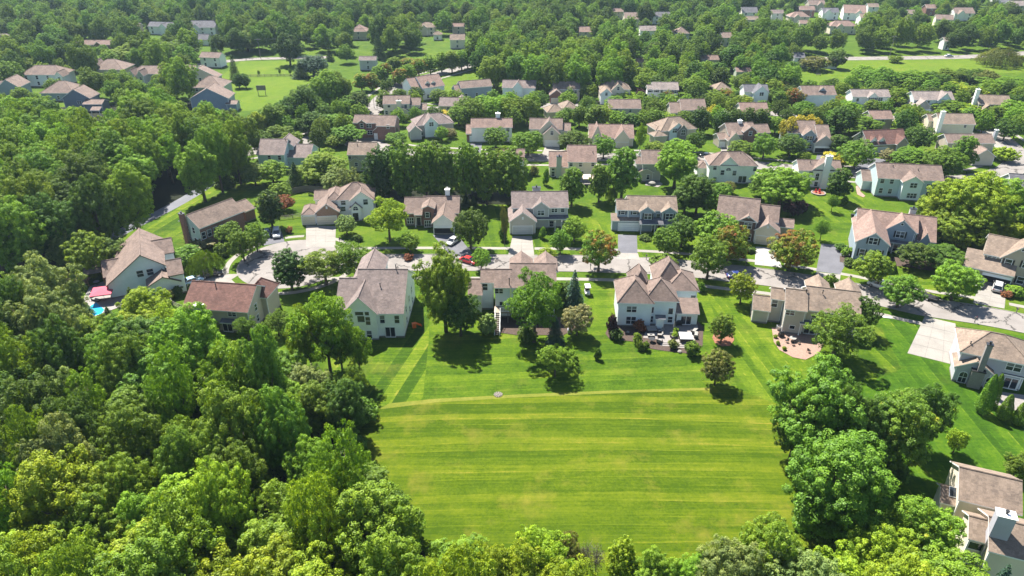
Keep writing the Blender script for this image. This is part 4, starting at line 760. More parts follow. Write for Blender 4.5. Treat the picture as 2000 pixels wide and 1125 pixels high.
 ('greige house with stepped mauve roof and lone dark window','the stepped mauve house',61.12,254.32,0.0,(('gx',0.0,9.25,0.0,9.53,0.0,5.4,8.35,'greige','mauve',None,0),('gx',-3.79,0.7,-0.08,9.22,0.0,4.39,7.19,'greige','mauve',None,0)),(('dh','f',1.52,0.396,4.22,0.9,1.5),('dh','f',6.13,0.396,4.46,0.9,1.3)),()),
 ('rose roofed house behind a row of dark pines','the house behind the pines',82.07,252.01,0.0,(('gx',0.0,10.28,0.0,9.01,0.0,5.0,7.7,'cream','rose',None,0),),(('dh','f',2.57,0.396,1.5,0.95,1.4),('dh','f',7.71,0.396,1.5,0.95,1.4),('dh','f',2.57,0.396,4.2,0.95,1.4),('dh','f',7.71,0.396,4.2,0.95,1.4)),()),
 ('tan low house with rose roof beside blue spruce','the tan spruce house',126.09,245.79,0.0,(('gx',0.0,8.09,0.0,7.25,0.0,4.6,6.7,'tan','rose',None,0),),(('dh','f',4.49,0.396,3.58,0.9,1.2),('dh','f',4.04,0.396,1.5,0.95,1.4)),()),
 ('cream house with leaning white chimney and dark awning','the white-chimney awning house',145.64,237.62,-0.0768,(('gx',0.0,12.06,0.0,8.41,0.0,5.2,7.81,'cream','tan',None,0),('gx',-1.31,2.76,5.1,10.79,0.0,4.79,6.5,'cream','tan',None,0),('shed',6.43,10.44,1.0,3.0,0.0,2.69,3.49,None,'slate',None,0)),(('tw','f',1.07,5.496,3.8,1.6,1.0),('dh','f',8.77,0.396,4.54,0.8,1.1)),(('chimney',0.05,-0.1,1.3,1.0,0,9.4,'white'),)),
 ('brick fronted house with white garage at the side street corner','the brick corner-garage house',-54.37,238.16,-0.0679,(('gx',0.0,9.16,0.0,6.62,0.0,5.4,7.39,'brick','mauve',None,0),('gy',1.48,5.01,-0.56,3.31,0.0,5.4,6.59,'brick','mauve',None,0),('gx',8.51,15.08,-2.35,6.09,0.0,5.19,7.73,'brick','mauve',None,0),('gy',7.04,12.69,-1.22,3.78,0.0,3.2,5.5,'brick','mauve',None,0)),(('dh','f',3.14,-0.264,4.65,1.0,1.4),('tw','f',5.43,0.396,4.41,1.6,1.3),('tw','f',5.55,0.396,2.06,1.6,1.4),('dh','f',12.56,-1.954,4.88,0.9,1.2)),(('door',3.46,0.394,0.15,1.0,2.1,'red'),('garage',9.25,-0.928,3.8,2.1,'w','f'))),
 ('grey hip-roofed house with pale gable behind yellow bush','the grey hip yellow-bush house',-33.31,238.48,0.2856,(('hip',0.0,13.87,0.0,8.86,0.0,4.2,6.95,'greige','grey',None,0),('gy',2.86,8.19,-1.46,4.43,0.0,4.6,7.25,'paleblue','grey',None,0),('gy',-2.51,2.09,-2.78,3.22,0.0,3.0,4.99,'grey','grey',None,0)),(('tw','f',5.58,-1.164,4.74,1.4,1.3),('dh','f',2.31,0.396,1.5,0.95,1.4),('dh','f',6.93,0.396,1.5,0.95,1.4),('dh','f',11.56,0.396,1.5,0.95,1.4)),()),
 ('white house with rose roof and two roof dormers','the white rose-dormer house',-36.24,289.05,0.5438,(('gx',0.0,10.26,0.0,11.84,0.0,5.0,8.67,'white','rose',None,0),('gy',1.96,4.25,1.6,4.1,0.0,6.2,7.39,'white','rose',None,0),('gy',4.54,6.85,1.6,4.1,0.0,6.2,7.09,'white','rose',None,0),('gx',-3.63,2.05,1.99,12.86,0.0,4.79,8.06,'white','rose',None,0)),(('dh','f',3.23,1.896,5.9,0.7,1.0),('dh','f',5.8,1.896,5.59,0.7,1.0),('dh','f',2.56,0.396,1.5,0.95,1.4),('dh','f',7.7,0.396,1.5,0.95,1.4),('dh','r',3.55,9.964,1.6,0.9,1.4),('dh','r',8.29,9.964,1.6,0.9,1.4),('dh','r',3.55,9.964,4.1,0.9,1.4),('dh','r',8.29,9.964,4.1,0.9,1.4)),()),
 ('grey tan house with mauve roof above the lawn','the mauve house above the lawn',-20.83,290.75,0.3309,(('gx',0.0,13.65,0.0,7.27,0.0,4.6,6.78,'bluegrey','mauve',None,0),('gx',-2.04,2.29,0.64,8.02,0.0,2.99,5.21,'bluegrey','mauve',None,0)),(('dh','f',2.27,0.396,1.5,0.95,1.4),('dh','f',6.83,0.396,1.5,0.95,1.4),('dh','f',11.38,0.396,1.5,0.95,1.4)),()),
 ('pale grey roofed house at the edge of the open lawn','the pale grey lawn-edge house',-4.2,293.14,-0.0794,(('gx',0.0,13.92,0.0,7.76,0.0,4.4,6.73,'paleblue','grey',None,0),('gy',4.29,9.0,-1.0,3.88,0.0,4.4,7.07,'paleblue','grey',None,0)),(('dh','f',2.32,0.396,1.5,0.95,1.4),('dh','f',6.96,0.396,1.5,0.95,1.4),('dh','f',11.6,0.396,1.5,0.95,1.4)),()),
 ('mauve roofed house with red brick garage gable','the brick garage-gable house',16.48,287.32,0.0,(('gx',0.0,11.07,0.0,7.55,0.0,5.0,7.34,'beige','mauve',None,0),('gy',-1.53,4.25,-2.87,4.13,0.0,3.4,5.58,'brick','mauve',None,0)),(('dh','f',1.84,0.396,1.5,0.95,1.4),('dh','f',5.54,0.396,1.5,0.95,1.4),('dh','f',9.22,0.396,1.5,0.95,1.4),('dh','f',1.84,0.396,4.0,0.95,1.4),('dh','f',5.54,0.396,4.0,0.95,1.4),('dh','f',9.22,0.396,4.0,0.95,1.4)),(('garage',1.52,-2.578,4.2,2.1,'c','f'),)),
 ('tan hip-roofed house with two pale front gables','the two-pale-gable hip house',35.43,287.32,-0.0,(('hip',0.0,12.57,0.0,7.84,0.0,5.0,7.67,'cream','tan',None,0),('gy',-0.43,4.39,-5.1,0.9,0.0,4.6,6.51,'paleblue','tan',None,0),('gy',4.5,9.74,-1.07,3.92,0.0,5.0,7.53,'cream','tan',None,0)),(('dh','f',7.17,-0.774,5.59,0.9,1.2),('dh','f',2.05,-4.804,4.38,0.9,1.2),('dh','f',2.1,0.396,1.5,0.95,1.4),('dh','f',6.29,0.396,1.5,0.95,1.4),('dh','f',10.47,0.396,1.5,0.95,1.4)),()),
 ('white two-storey house with brick base and white garage','the white brick-base house',54.16,285.62,-0.0339,(('gx',2.14,12.61,0.0,7.47,0.0,5.4,7.64,'white','pale',None,0),('gx',-0.14,3.17,0.05,4.92,0.0,5.29,6.76,'white','pale',None,0),('shed',0.6,6.0,2.04,4.04,0.0,2.99,3.79,'brick','rose',None,0)),(('dh+','f',1.22,0.446,4.95,0.9,1.2),('dh+','f',3.76,0.396,4.98,0.9,1.2),('dh','f',5.83,0.396,4.74,0.9,1.2),('dh+','f',10.02,0.396,4.63,0.9,1.2),('dh+','f',11.34,0.396,4.64,0.9,1.2),('tw','f',10.2,0.396,2.07,1.6,1.4)),(('garage',3.15,2.432,4.6,2.1,'w','f'),)),
 ('small tan pyramid-roofed house by the lawn','the small tan pyramid house',83.19,292.79,0.06,(('hip',0.0,7.32,0.0,7.44,0.0,3.6,5.9,'tan','tan',None,0),),(('dh','f',3.66,0.396,1.5,0.95,1.4),),()),
 ('white house with grey roof and pale double gable','the white double-gable house',92.09,282.65,-0.0,(('gx',0.0,9.89,0.0,7.24,0.0,5.2,7.37,'white','slate',None,0),('gy',2.93,9.48,-2.08,3.62,0.0,5.2,7.89,'paleblue','slate',None,0)),(('tw','f',6.37,-1.784,4.78,1.5,1.3),('dh','f',2.47,0.396,1.5,0.95,1.4),('dh','f',7.42,0.396,1.5,0.95,1.4)),()),
 ('blue white house with two dark-windowed front gables','the blue white twin-gable house',113.43,277.09,0.0452,(('gx',0.0,13.47,0.0,8.72,0.0,5.2,7.9,'paleblue','mauve',None,0),('gy',5.28,11.06,1.67,4.67,0.0,5.2,7.78,'bluegrey','mauve',None,0),('gy',0.95,5.8,0.89,6.89,0.0,3.6,5.59,'greige','mauve',None,0)),(('dh+','f',7.15,1.966,4.74,1.0,1.3),('dh+','f',9.35,1.966,4.71,1.0,1.3)),()),
 ('white house with pale roof and black paned front','the white black-paned house',131.32,273.87,-0.0,(('gx',0.0,14.8,0.0,7.0,0.0,5.4,7.5,'white','pale',None,0),('gy',5.48,9.71,-0.99,3.5,0.0,5.4,7.25,'white','pale',None,0)),(('dh+','f',6.94,-0.694,4.64,0.9,1.2),('dh+','f',8.46,-0.694,4.64,0.9,1.2),('tw','f',11.1,0.396,4.37,1.6,1.2),('dh+','f',7.15,-0.694,2.17,0.9,1.4),('dh+','f',8.53,-0.694,2.17,0.9,1.4),('dh','f',2.34,0.396,4.17,0.9,1.2)),()),
 ('pale blue house with grey roof and gabled white garage','the gabled white garage house',153.66,270.96,-0.0251,(('gx',0.0,15.44,0.0,7.98,0.0,5.0,7.39,'paleblue','pale',None,0),('gy',-0.21,5.44,-3.36,3.64,0.0,3.2,5.71,'greige','pale',None,0),('gy',8.74,14.03,-0.68,3.99,0.0,5.0,7.76,'paleblue','pale',None,0)),(('dh','f',1.93,0.396,3.8,0.95,1.4),('dh','f',5.79,0.396,3.8,0.95,1.4),('dh','f',9.65,0.396,3.8,0.95,1.4),('dh','f',13.51,0.396,3.8,0.95,1.4),('dh','f',1.93,0.396,1.5,0.95,1.4),('dh','f',5.79,0.396,1.5,0.95,1.4),('dh','f',9.65,0.396,1.5,0.95,1.4),('dh','f',13.51,0.396,1.5,0.95,1.4)),(('garage',3.39,-3.068,4.4,2.2,'w','f'),)),
 ('tan house with tall white side chimney and brick porch','the tall side-chimney house',174.23,264.09,-0.1624,(('gx',0.0,11.43,0.0,8.32,0.0,5.2,7.78,'tan','tan',None,0),('gy',0.3,5.13,-2.53,2.47,0.0,3.2,5.67,'tanbrick','tan',None,0),('gy',5.42,9.62,2.56,5.56,0.0,5.2,6.63,'tan','tan',None,0)),(('dh','f',1.91,0.396,1.5,0.95,1.4),('dh','f',5.71,0.396,1.5,0.95,1.4),('dh','f',9.53,0.396,1.5,0.95,1.4),('dh','f',1.91,0.396,4.0,0.95,1.4),('dh','f',5.71,0.396,4.0,0.95,1.4),('dh','f',9.53,0.396,4.0,0.95,1.4)),(('chimney',-0.3,3,1.3,1.2,0,9.8,'white'),)),
 ('slate blue gable-ended house at the far left edge','the far-left slate-blue house',-215.01,292.59,0.1139,(('gx',0.0,7.86,0.0,5.0,0.0,5.2,6.7,'slateblue','mauve',None,0),('gy',5.39,14.09,-3.14,6.86,0.0,5.0,8.22,'bluegrey','mauve',None,0)),(),()),
 ('pale house with broad mauve hip roof in the left cluster','the pale broad-hip house',-213.98,313.19,0.0,(('hip',0.0,18.9,0.0,10.12,0.0,5.2,8.34,'paleblue','mauve',None,0),('gy',16.54,20.4,-2.82,3.18,0.0,5.0,7.16,'white','mauve',None,0)),(('dh','f',2.36,0.396,1.5,0.95,1.4),('dh','f',7.09,0.396,1.5,0.95,1.4),('dh','f',11.81,0.396,1.5,0.95,1.4),('dh','f',16.54,0.396,1.5,0.95,1.4),('dh','f',2.36,0.396,4.0,0.95,1.4),('dh','f',7.09,0.396,4.0,0.95,1.4),('dh','f',11.81,0.396,4.0,0.95,1.4),('dh','f',16.54,0.396,4.0,0.95,1.4),('dh','f',18.47,-2.524,1.5,0.95,1.4),('dh','f',18.47,-2.524,4.0,0.95,1.4)),()),
 ('mauve hip-roofed house beside a dark gabled one','the mauve hip house at left',-191.21,288.02,-0.0,(('hip',0.0,14.13,0.0,11.81,0.0,3.4,7.06,'bluegrey','mauve',None,0),),(('dh','f',2.35,0.396,1.5,0.95,1.4),('dh','f',7.07,0.396,1.5,0.95,1.4),('dh','f',11.78,0.396,1.5,0.95,1.4)),()),
 ('dark slate gabled house with white corner porch','the dark slate gabled house',-174.47,274.92,0.0,(('gy',-0.1,10.9,0.0,8.0,0.0,4.6,8.03,'slateblue','mauve',None,0),('gx',8.97,16.6,-2.83,3.17,0.0,2.99,4.19,'slateblue','mauve',None,0),('shed',15.59,19.2,-10.07,-7.67,0.0,2.59,3.43,None,'mauve',None,0)),(('tw','f',6.29,0.296,2.94,1.6,1.0),),(('post',15.89,-9.77,0.0,2.4,0.16,'t'),('post',18.9,-9.77,0.0,2.4,0.16,'t'))),
 ('mauve house with stacked hip roofs behind green crowns','the stacked-hip mauve house',-191.05,327.36,0.0,(('hip',0.0,15.05,0.0,12.0,0.0,4.4,8.0,'beige','mauve',None,0),('gy',-0.42,5.1,1.35,7.35,0.0,4.4,8.07,'beige','mauve',None,0)),(('dh','f',2.51,0.396,1.5,0.95,1.4),('dh','f',7.53,0.396,1.5,0.95,1.4),('dh','f',12.54,0.396,1.5,0.95,1.4),('dh','f',2.34,1.646,1.5,0.95,1.4)),()),
 ('grey house with mauve hip and two white-trimmed gables','the grey white-trimmed house',-167.57,314.96,0.0,(('hip',0.0,17.43,0.0,8.93,0.0,5.2,7.88,'grey','mauve',None,0),('gy',1.16,4.21,-3.02,2.98,0.0,5.2,7.63,'grey','mauve',None,0),('gy',5.61,8.65,-4.27,1.73,0.0,5.2,7.52,'grey','mauve',None,0)),(('dh','f',2.18,0.396,1.5,0.95,1.4),('dh','f',6.54,0.396,1.5,0.95,1.4),('dh','f',10.89,0.396,1.5,0.95,1.4),('dh','f',15.25,0.396,1.5,0.95,1.4),('dh','f',2.18,0.396,4.0,0.95,1.4),('dh','f',6.54,0.396,4.0,0.95,1.4),('dh','f',10.89,0.396,4.0,0.95,1.4),('dh','f',15.25,0.396,4.0,0.95,1.4),('dh','f',2.68,-2.724,1.5,0.95,1.4),('dh','f',2.68,-2.724,4.0,0.95,1.4),('dh','f',7.13,-3.974,1.5,0.95,1.4),('dh','f',7.13,-3.974,4.0,0.95,1.4)),()),
 ('grey house with broad gable in the left cluster','the broad-gable grey house',-150.32,319.07,0.0,(('gx',0.0,10.17,0.0,7.67,0.0,5.2,7.5,'sage','mauve',None,0),('gy',8.53,23.92,-9.93,-3.93,0.0,5.0,9.02,'greige','mauve',None,0)),(('dh','f',2.54,0.396,1.5,0.95,1.4),('dh','f',7.63,0.396,1.5,0.95,1.4),('dh','f',2.54,0.396,4.0,0.95,1.4),('dh','f',7.63,0.396,4.0,0.95,1.4),('dh','f',10.07,-9.634,1.5,0.95,1.4),('dh','f',13.15,-9.634,1.5,0.95,1.4),('dh','f',16.23,-9.634,1.5,0.95,1.4),('dh','f',19.3,-9.634,1.5,0.95,1.4),('dh','f',22.38,-9.634,1.5,0.95,1.4),('dh','f',10.07,-9.634,4.0,0.95,1.4),('dh','f',13.15,-9.634,4.0,0.95,1.4),('dh','f',16.23,-9.634,4.0,0.95,1.4),('dh','f',19.3,-9.634,4.0,0.95,1.4),('dh','f',22.38,-9.634,4.0,0.95,1.4)),()),
 ('sage house with mauve hip roof before the lawn','the sage hip house',-130.94,291.43,0.0,(('hip',0.0,12.78,0.0,12.0,0.0,4.8,8.4,'sage','mauve',None,0),),(('dh','f',2.13,0.396,1.5,0.95,1.4),('dh','f',6.39,0.396,1.5,0.95,1.4),('dh','f',10.65,0.396,1.5,0.95,1.4),('dh','f',2.13,0.396,4.0,0.95,1.4),('dh','f',6.39,0.396,4.0,0.95,1.4),('dh','f',10.65,0.396,4.0,0.95,1.4)),()),
 ('blue grey gable house with white deck beside the big lawn','the blue-grey lawn house',-124.33,273.32,0.053,(('gy',0.04,15.04,-0.4,8.6,0.0,4.8,8.8,'bluegrey','mauve',None,0),('gx',13.66,18.03,-1.3,3.7,0.0,2.79,3.79,'bluegrey','mauve',None,0)),(('dh','f',5.74,-0.104,3.87,1.2,1.2),),()),
 ('white house with grey roof against the far woods','far white house left of the pair',-219.0,447.16,-0.1828,(('gx',0.0,15.68,0.0,7.08,0.0,4.8,6.99,'white','slate',None,0),('gy',8.06,13.26,-1.3,3.54,0.0,4.5,6.69,'white','slate',None,0)),(('dh','f',2.61,0.396,1.5,0.95,1.4),('dh','f',7.84,0.396,1.5,0.95,1.4),('dh','f',13.07,0.396,1.5,0.95,1.4),('dh','f',2.61,0.396,4.0,0.95,1.4),('dh','f',7.84,0.396,4.0,0.95,1.4),('dh','f',13.07,0.396,4.0,0.95,1.4)),()),
 ('white steep-gabled house against the far woods','far white steep house',-192.51,442.43,0.0,(('gx',0.0,15.98,0.0,10.34,0.0,4.8,8.0,'white','slate',None,0),('gy',2.19,7.39,-1.3,5.17,0.0,4.5,6.9,'white','slate',None,0)),(('dh','f',2.66,0.396,1.5,0.95,1.4),('dh','f',7.99,0.396,1.5,0.95,1.4),('dh','f',13.32,0.396,1.5,0.95,1.4),('dh','f',2.66,0.396,4.0,0.95,1.4),('dh','f',7.99,0.396,4.0,0.95,1.4),('dh','f',13.32,0.396,4.0,0.95,1.4)),()),
 ('white barn-like house below the steep-gabled one','far white barn house',-178.57,410.31,0.0,(('gx',0.0,9.39,0.0,7.97,0.0,3.2,5.67,'white','slate',None,0),),(('dh','f',4.7,0.396,1.5,0.95,1.4),),()),
 ('small white house beside the tall dark spruce','small white spruce house',-151.76,353.47,-0.1736,(('gx',0.0,10.75,0.0,6.57,0.0,4.8,6.84,'white','mauve',None,0),),(('dh','f',2.69,0.396,1.5,0.95,1.4),('dh','f',8.06,0.396,1.5,0.95,1.4),('dh','f',2.69,0.396,4.0,0.95,1.4),('dh','f',8.06,0.396,4.0,0.95,1.4)),()),
 ('long low house with rose roof behind hedges','long low rose house',-235.33,395.6,0.0,(('gx',0.0,19.27,0.0,6.33,0.0,3.2,5.16,'brick','rose',None,0),('gy',10.5,15.7,-1.3,3.17,0.0,2.9,4.86,'brick','rose',None,0)),(('dh','f',2.41,0.396,1.5,0.95,1.4),('dh','f',7.23,0.396,1.5,0.95,1.4),('dh','f',12.04,0.396,1.5,0.95,1.4),('dh','f',16.86,0.396,1.5,0.95,1.4)),()),
 ('small brown roof between far treetops at left','far small brown roof',-230.52,447.16,0.0,(('gx',0.0,6.92,0.0,5.0,0.0,4.8,6.35,'beige','mauve',None,0),),(('dh','f',3.46,0.396,1.5,0.95,1.4),('dh','f',3.46,0.396,4.0,0.95,1.4)),()),
 ('white house half cut by the far left edge','far left-edge white house',-283.86,405.65,0.0,(('gx',0.0,7.03,0.0,6.51,0.0,4.8,6.82,'white','pale',None,0),),(('dh','f',3.52,0.396,1.5,0.95,1.4),('dh','f',3.52,0.396,4.0,0.95,1.4)),()),
 ('rose pyramid-roofed house among far trees','far rose pyramid house',-93.62,427.45,-0.0,(('hip',0.0,9.73,0.0,10.52,0.0,4.8,8.06,'beige','rose',None,0),),(('dh','f',4.87,0.396,1.5,0.95,1.4),('dh','f',4.87,0.396,4.0,0.95,1.4)),()),
 ('tan hipped house among far trees near the centre','far tan hipped house',-56.15,442.43,-0.0,(('hip',0.0,10.65,0.0,8.07,0.0,4.8,7.3,'cream','tan',None,0),('gy',1.43,6.03,-1.0,3.23,0.0,4.5,6.4,'cream','tan',None,0)),(('dh','f',2.66,0.396,1.5,0.95,1.4),('dh','f',7.99,0.396,1.5,0.95,1.4),('dh','f',2.66,0.396,4.0,0.95,1.4),('dh','f',7.99,0.396,4.0,0.95,1.4)),()),
 ('small white house below the far tan hipped one','far small white centre house',-45.74,426.91,0.0,(('hip',0.0,5.31,0.0,5.77,0.0,3.2,4.99,'white','tan',None,0),),(('dh','f',2.65,0.396,1.5,0.95,1.4),),()),
 ('rose roof behind far treetops right of centre','far rose roof',-36.01,445.73,-0.0,(('gx',0.0,7.81,0.0,5.28,0.0,4.8,6.44,'beige','rose',None,0),),(('dh','f',3.9,0.396,1.5,0.95,1.4),('dh','f',3.9,0.396,4.0,0.95,1.4)),()),
 ('cream gabled house beside the dense grove','far cream gabled house',-33.92,400.9,0.0,(('gx',0.0,8.34,0.0,7.96,0.0,4.8,7.27,'cream','tan',None,0),),(('dh','f',4.17,0.396,1.5,0.95,1.4),('dh','f',4.17,0.396,4.0,0.95,1.4)),()),
 ('grey roof between conifers beside the avenue','grey roof by the avenue',-73.0,346.14,-0.0,(('gx',0.0,8.52,0.0,5.0,0.0,4.8,6.35,'grey','grey',None,0),),(('dh','f',4.26,0.396,1.5,0.95,1.4),('dh','f',4.26,0.396,4.0,0.95,1.4)),()),
 ('rose gabled roof peeking over the dense grove','rose roof over the grove',38.63,426.57,-0.0,(('gx',0.0,7.87,0.0,7.95,0.0,4.8,7.26,'cream','rose',None,0),),(('dh','f',3.94,0.396,1.5,0.95,1.4),('dh','f',3.94,0.396,4.0,0.95,1.4)),()),
 ('white gable-ended house among far trees','far white gable-ended house',74.28,430.99,0.0,(('gx',0.0,9.8,0.0,7.3,0.0,4.8,7.06,'white','pale',None,0),),(('dh','f',4.9,0.396,1.5,0.95,1.4),('dh','f',4.9,0.396,4.0,0.95,1.4)),()),
 ('grey pyramid-roofed house behind the grove','far grey pyramid house',92.54,421.37,0.0,(('hip',0.0,8.73,0.0,9.28,0.0,4.8,7.68,'grey','mauve',None,0),),(('dh','f',4.37,0.396,1.5,0.95,1.4),('dh','f',4.37,0.396,4.0,0.95,1.4)),()),
 ('mauve gable among trees before the power line','mauve gable by the power line',115.75,407.65,0.0,(('gx',0.0,7.2,0.0,7.41,0.0,4.8,7.1,'beige','mauve',None,0),),(('dh','f',3.6,0.396,1.5,0.95,1.4),('dh','f',3.6,0.396,4.0,0.95,1.4)),()),
 ('long beige two-storey barn beside a drive','long beige barn',92.44,355.49,-0.0,(('gx',0.0,8.87,0.0,5.67,0.0,3.2,4.96,'beige','rose',None,0),),(('dh','f',4.43,0.396,1.5,0.95,1.4),),()),
 ('sage green shed with rose roof','sage green shed',101.93,328.48,0.0,(('gx',0.0,6.98,0.0,5.0,0.0,3.2,4.75,'sage','rose',None,0),),(('dh','f',3.49,0.396,1.5,0.95,1.4),),()),
 ('little cream shed beside a pointed tree','little cream shed',59.96,349.42,0.0,(('gx',0.0,3.38,0.0,5.0,0.0,3.2,4.75,'cream','rose',None,0),),(('dh','f',1.69,0.396,1.5,0.95,1.4),),()),
 ('pale rose roof in the distance at top centre','distant pale rose roof',68.31,507.93,0.0,(('gx',0.0,7.35,0.0,5.84,0.0,4.8,6.61,'cream','rose',None,0),),(('dh','f',3.67,0.396,1.5,0.95,1.4),('dh','f',3.67,0.396,4.0,0.95,1.4)),()),
 ('broad mauve roof in the distance near top centre','distant broad mauve roof',71.49,474.95,-0.0,(('gx',0.0,9.75,0.0,11.13,0.0,4.8,8.25,'cream','mauve',None,0),),(('dh','f',4.88,0.396,1.5,0.95,1.4),('dh','f',4.88,0.396,4.0,0.95,1.4)),()),
 ('grey roofed white house in the distance','distant grey-roofed white house',91.27,485.86,0.0,(('gx',0.0,11.62,0.0,7.86,0.0,4.8,7.24,'white','slate',None,0),('gy',5.3,10.5,-1.3,3.93,0.0,4.5,6.9,'white','slate',None,0)),(('dh','f',2.9,0.396,1.5,0.95,1.4),('dh','f',8.71,0.396,1.5,0.95,1.4),('dh','f',2.9,0.396,4.0,0.95,1.4),('dh','f',8.71,0.396,4.0,0.95,1.4)),()),
 ('slate roofed white house near the top','distant slate-roofed house',154.62,504.32,-0.0,(('gx',0.0,10.74,0.0,9.25,0.0,4.8,7.67,'white','slate',None,0),),(('dh','f',2.69,0.396,1.5,0.95,1.4),('dh','f',8.05,0.396,1.5,0.95,1.4),('dh','f',2.69,0.396,4.0,0.95,1.4),('dh','f',8.05,0.396,4.0,0.95,1.4)),()),
 ('tan roof between far round trees','distant tan roof between round trees',147.91,472.29,0.0,(('gx',0.0,8.08,0.0,6.02,0.0,4.8,6.66,'beige','tan',None,0),),(('dh','f',4.04,0.396,1.5,0.95,1.4),('dh','f',4.04,0.396,4.0,0.95,1.4)),()),
 ('grey roof at the start of the far right suburb','distant grey suburb roof',173.04,500.18,0.0,(('gx',0.0,8.35,0.0,6.39,0.0,4.8,6.78,'white','grey',None,0),),(('dh','f',4.17,0.396,1.5,0.95,1.4),('dh','f',4.17,0.396,4.0,0.95,1.4)),()),
 ('rose hip-roofed house in the far right suburb','distant rose hip house',179.83,484.75,0.0,(('hip',0.0,13.25,0.0,8.67,0.0,4.8,7.49,'beige','rose',None,0),('gy',2.34,6.94,-1.0,3.47,0.0,4.5,6.4,'beige','rose',None,0)),(('dh','f',3.31,0.396,1.5,0.95,1.4),('dh','f',9.94,0.396,1.5,0.95,1.4),('dh','f',3.31,0.396,4.0,0.95,1.4),('dh','f',9.94,0.396,4.0,0.95,1.4)),()),
 ('rose roof above the other far suburb houses','distant upper rose roof',197.45,516.54,0.0,(('gx',0.0,10.89,0.0,7.27,0.0,4.8,7.05,'brick','rose',None,0),),(('dh','f',2.72,0.396,1.5,0.95,1.4),('dh','f',8.17,0.396,1.5,0.95,1.4),('dh','f',2.72,0.396,4.0,0.95,1.4),('dh','f',8.17,0.396,4.0,0.95,1.4)),()),
 ('mauve roof at the very top of the far suburb','distant top mauve roof',213.39,542.69,0.0,(('gx',0.0,12.14,0.0,8.81,0.0,4.8,7.53,'beige','mauve',None,0),('gy',5.66,10.86,-1.3,4.41,0.0,4.5,6.9,'beige','mauve',None,0)),(('dh','f',3.04,0.396,1.5,0.95,1.4),('dh','f',9.11,0.396,1.5,0.95,1.4),('dh','f',3.04,0.396,4.0,0.95,1.4),('dh','f',9.11,0.396,4.0,0.95,1.4)),()),
 ('slate blue gabled house in the far suburb','distant slate gabled house',208.73,504.32,-0.0,(('gx',0.0,11.34,0.0,8.17,0.0,4.8,7.33,'white','slate',None,0),('gy',0.8,6.0,-1.3,4.08,0.0,4.5,6.9,'white','slate',None,0)),(('dh','f',2.83,0.396,1.5,0.95,1.4),('dh','f',8.5,0.396,1.5,0.95,1.4),('dh','f',2.83,0.396,4.0,0.95,1.4),('dh','f',8.5,0.396,4.0,0.95,1.4)),()),
 ('white house with long rose roof in the far suburb','distant long rose-roofed house',221.99,503.13,-0.2501,(('gx',0.0,14.32,0.0,14.0,0.0,4.8,9.14,'white','rose',None,0),('gy',7.14,12.34,-1.3,7.0,0.0,4.5,6.9,'white','rose',None,0)),(('dh','f',3.58,0.396,1.5,0.95,1.4),('dh','f',10.74,0.396,1.5,0.95,1.4),('dh','f',3.58,0.396,4.0,0.95,1.4),('dh','f',10.74,0.396,4.0,0.95,1.4)),()),
 ('wide rose hip house at the edge of the hedge','wide rose hip house by the hedge',191.33,447.16,0.0,(('hip',0.0,16.29,0.0,8.54,0.0,4.8,7.45,'cream','rose',None,0),('gy',3.4,8.0,-1.0,3.42,0.0,4.5,6.4,'cream','rose',None,0)),(('dh','f',2.71,0.396,1.5,0.95,1.4),('dh','f',8.14,0.396,1.5,0.95,1.4),('dh','f',13.57,0.396,1.5,0.95,1.4),('dh','f',2.71,0.396,4.0,0.95,1.4),('dh','f',8.14,0.396,4.0,0.95,1.4),('dh','f',13.57,0.396,4.0,0.95,1.4)),()),
 ('small rose roof beside a dark conifer','small rose roof by the conifer',176.37,456.91,0.0,(('gx',0.0,6.66,0.0,5.81,0.0,4.8,6.6,'cream','rose',None,0),),(('dh','f',3.33,0.396,1.5,0.95,1.4),('dh','f',3.33,0.396,4.0,0.95,1.4)),()),
 ('small white gable behind the tall park trees','small white gable by the park trees',223.72,480.35,0.0,(('gx',0.0,5.5,0.0,7.15,0.0,4.8,7.02,'white','tan',None,0),),(('dh','f',2.75,0.396,1.5,0.95,1.4),('dh','f',2.75,0.396,4.0,0.95,1.4)),()),
 ('white gable near the top in the far suburb','distant upper white gable',251.12,531.28,-0.0,(('gx',0.0,7.84,0.0,6.8,0.0,4.8,6.91,'white','tan',None,0),),(('dh','f',3.92,0.396,1.5,0.95,1.4),('dh','f',3.92,0.396,4.0,0.95,1.4)),()),
 ('rose roofed brick house behind round trees','distant rose brick house',288.81,524.77,0.0,(('gx',0.0,8.2,0.0,7.16,0.0,4.8,7.02,'brick','rose',None,0),),(('dh','f',4.1,0.396,1.5,0.95,1.4),('dh','f',4.1,0.396,4.0,0.95,1.4)),()),
 ('cream house with mauve roof above the bright lawn','cream house above the bright lawn',268.92,474.95,-0.3145,(('gx',0.0,10.3,0.0,7.93,0.0,4.8,7.26,'cream','mauve',None,0),),(('dh','f',2.58,0.396,1.5,0.95,1.4),('dh','f',7.73,0.396,1.5,0.95,1.4),('dh','f',2.58,0.396,4.0,0.95,1.4),('dh','f',7.73,0.396,4.0,0.95,1.4)),()),
 ('white stepped-gable house above the bright lawn','white stepped-gable house far right',295.1,500.18,0.0,(('gx',0.0,13.64,0.0,10.03,0.0,4.8,7.91,'white','mauve',None,0),('gy',1.49,6.69,-1.3,5.01,0.0,4.5,6.9,'white','mauve',None,0)),(('dh','f',3.41,0.396,1.5,0.95,1.4),('dh','f',10.23,0.396,1.5,0.95,1.4),('dh','f',3.41,0.396,4.0,0.95,1.4),('dh','f',10.23,0.396,4.0,0.95,1.4)),()),
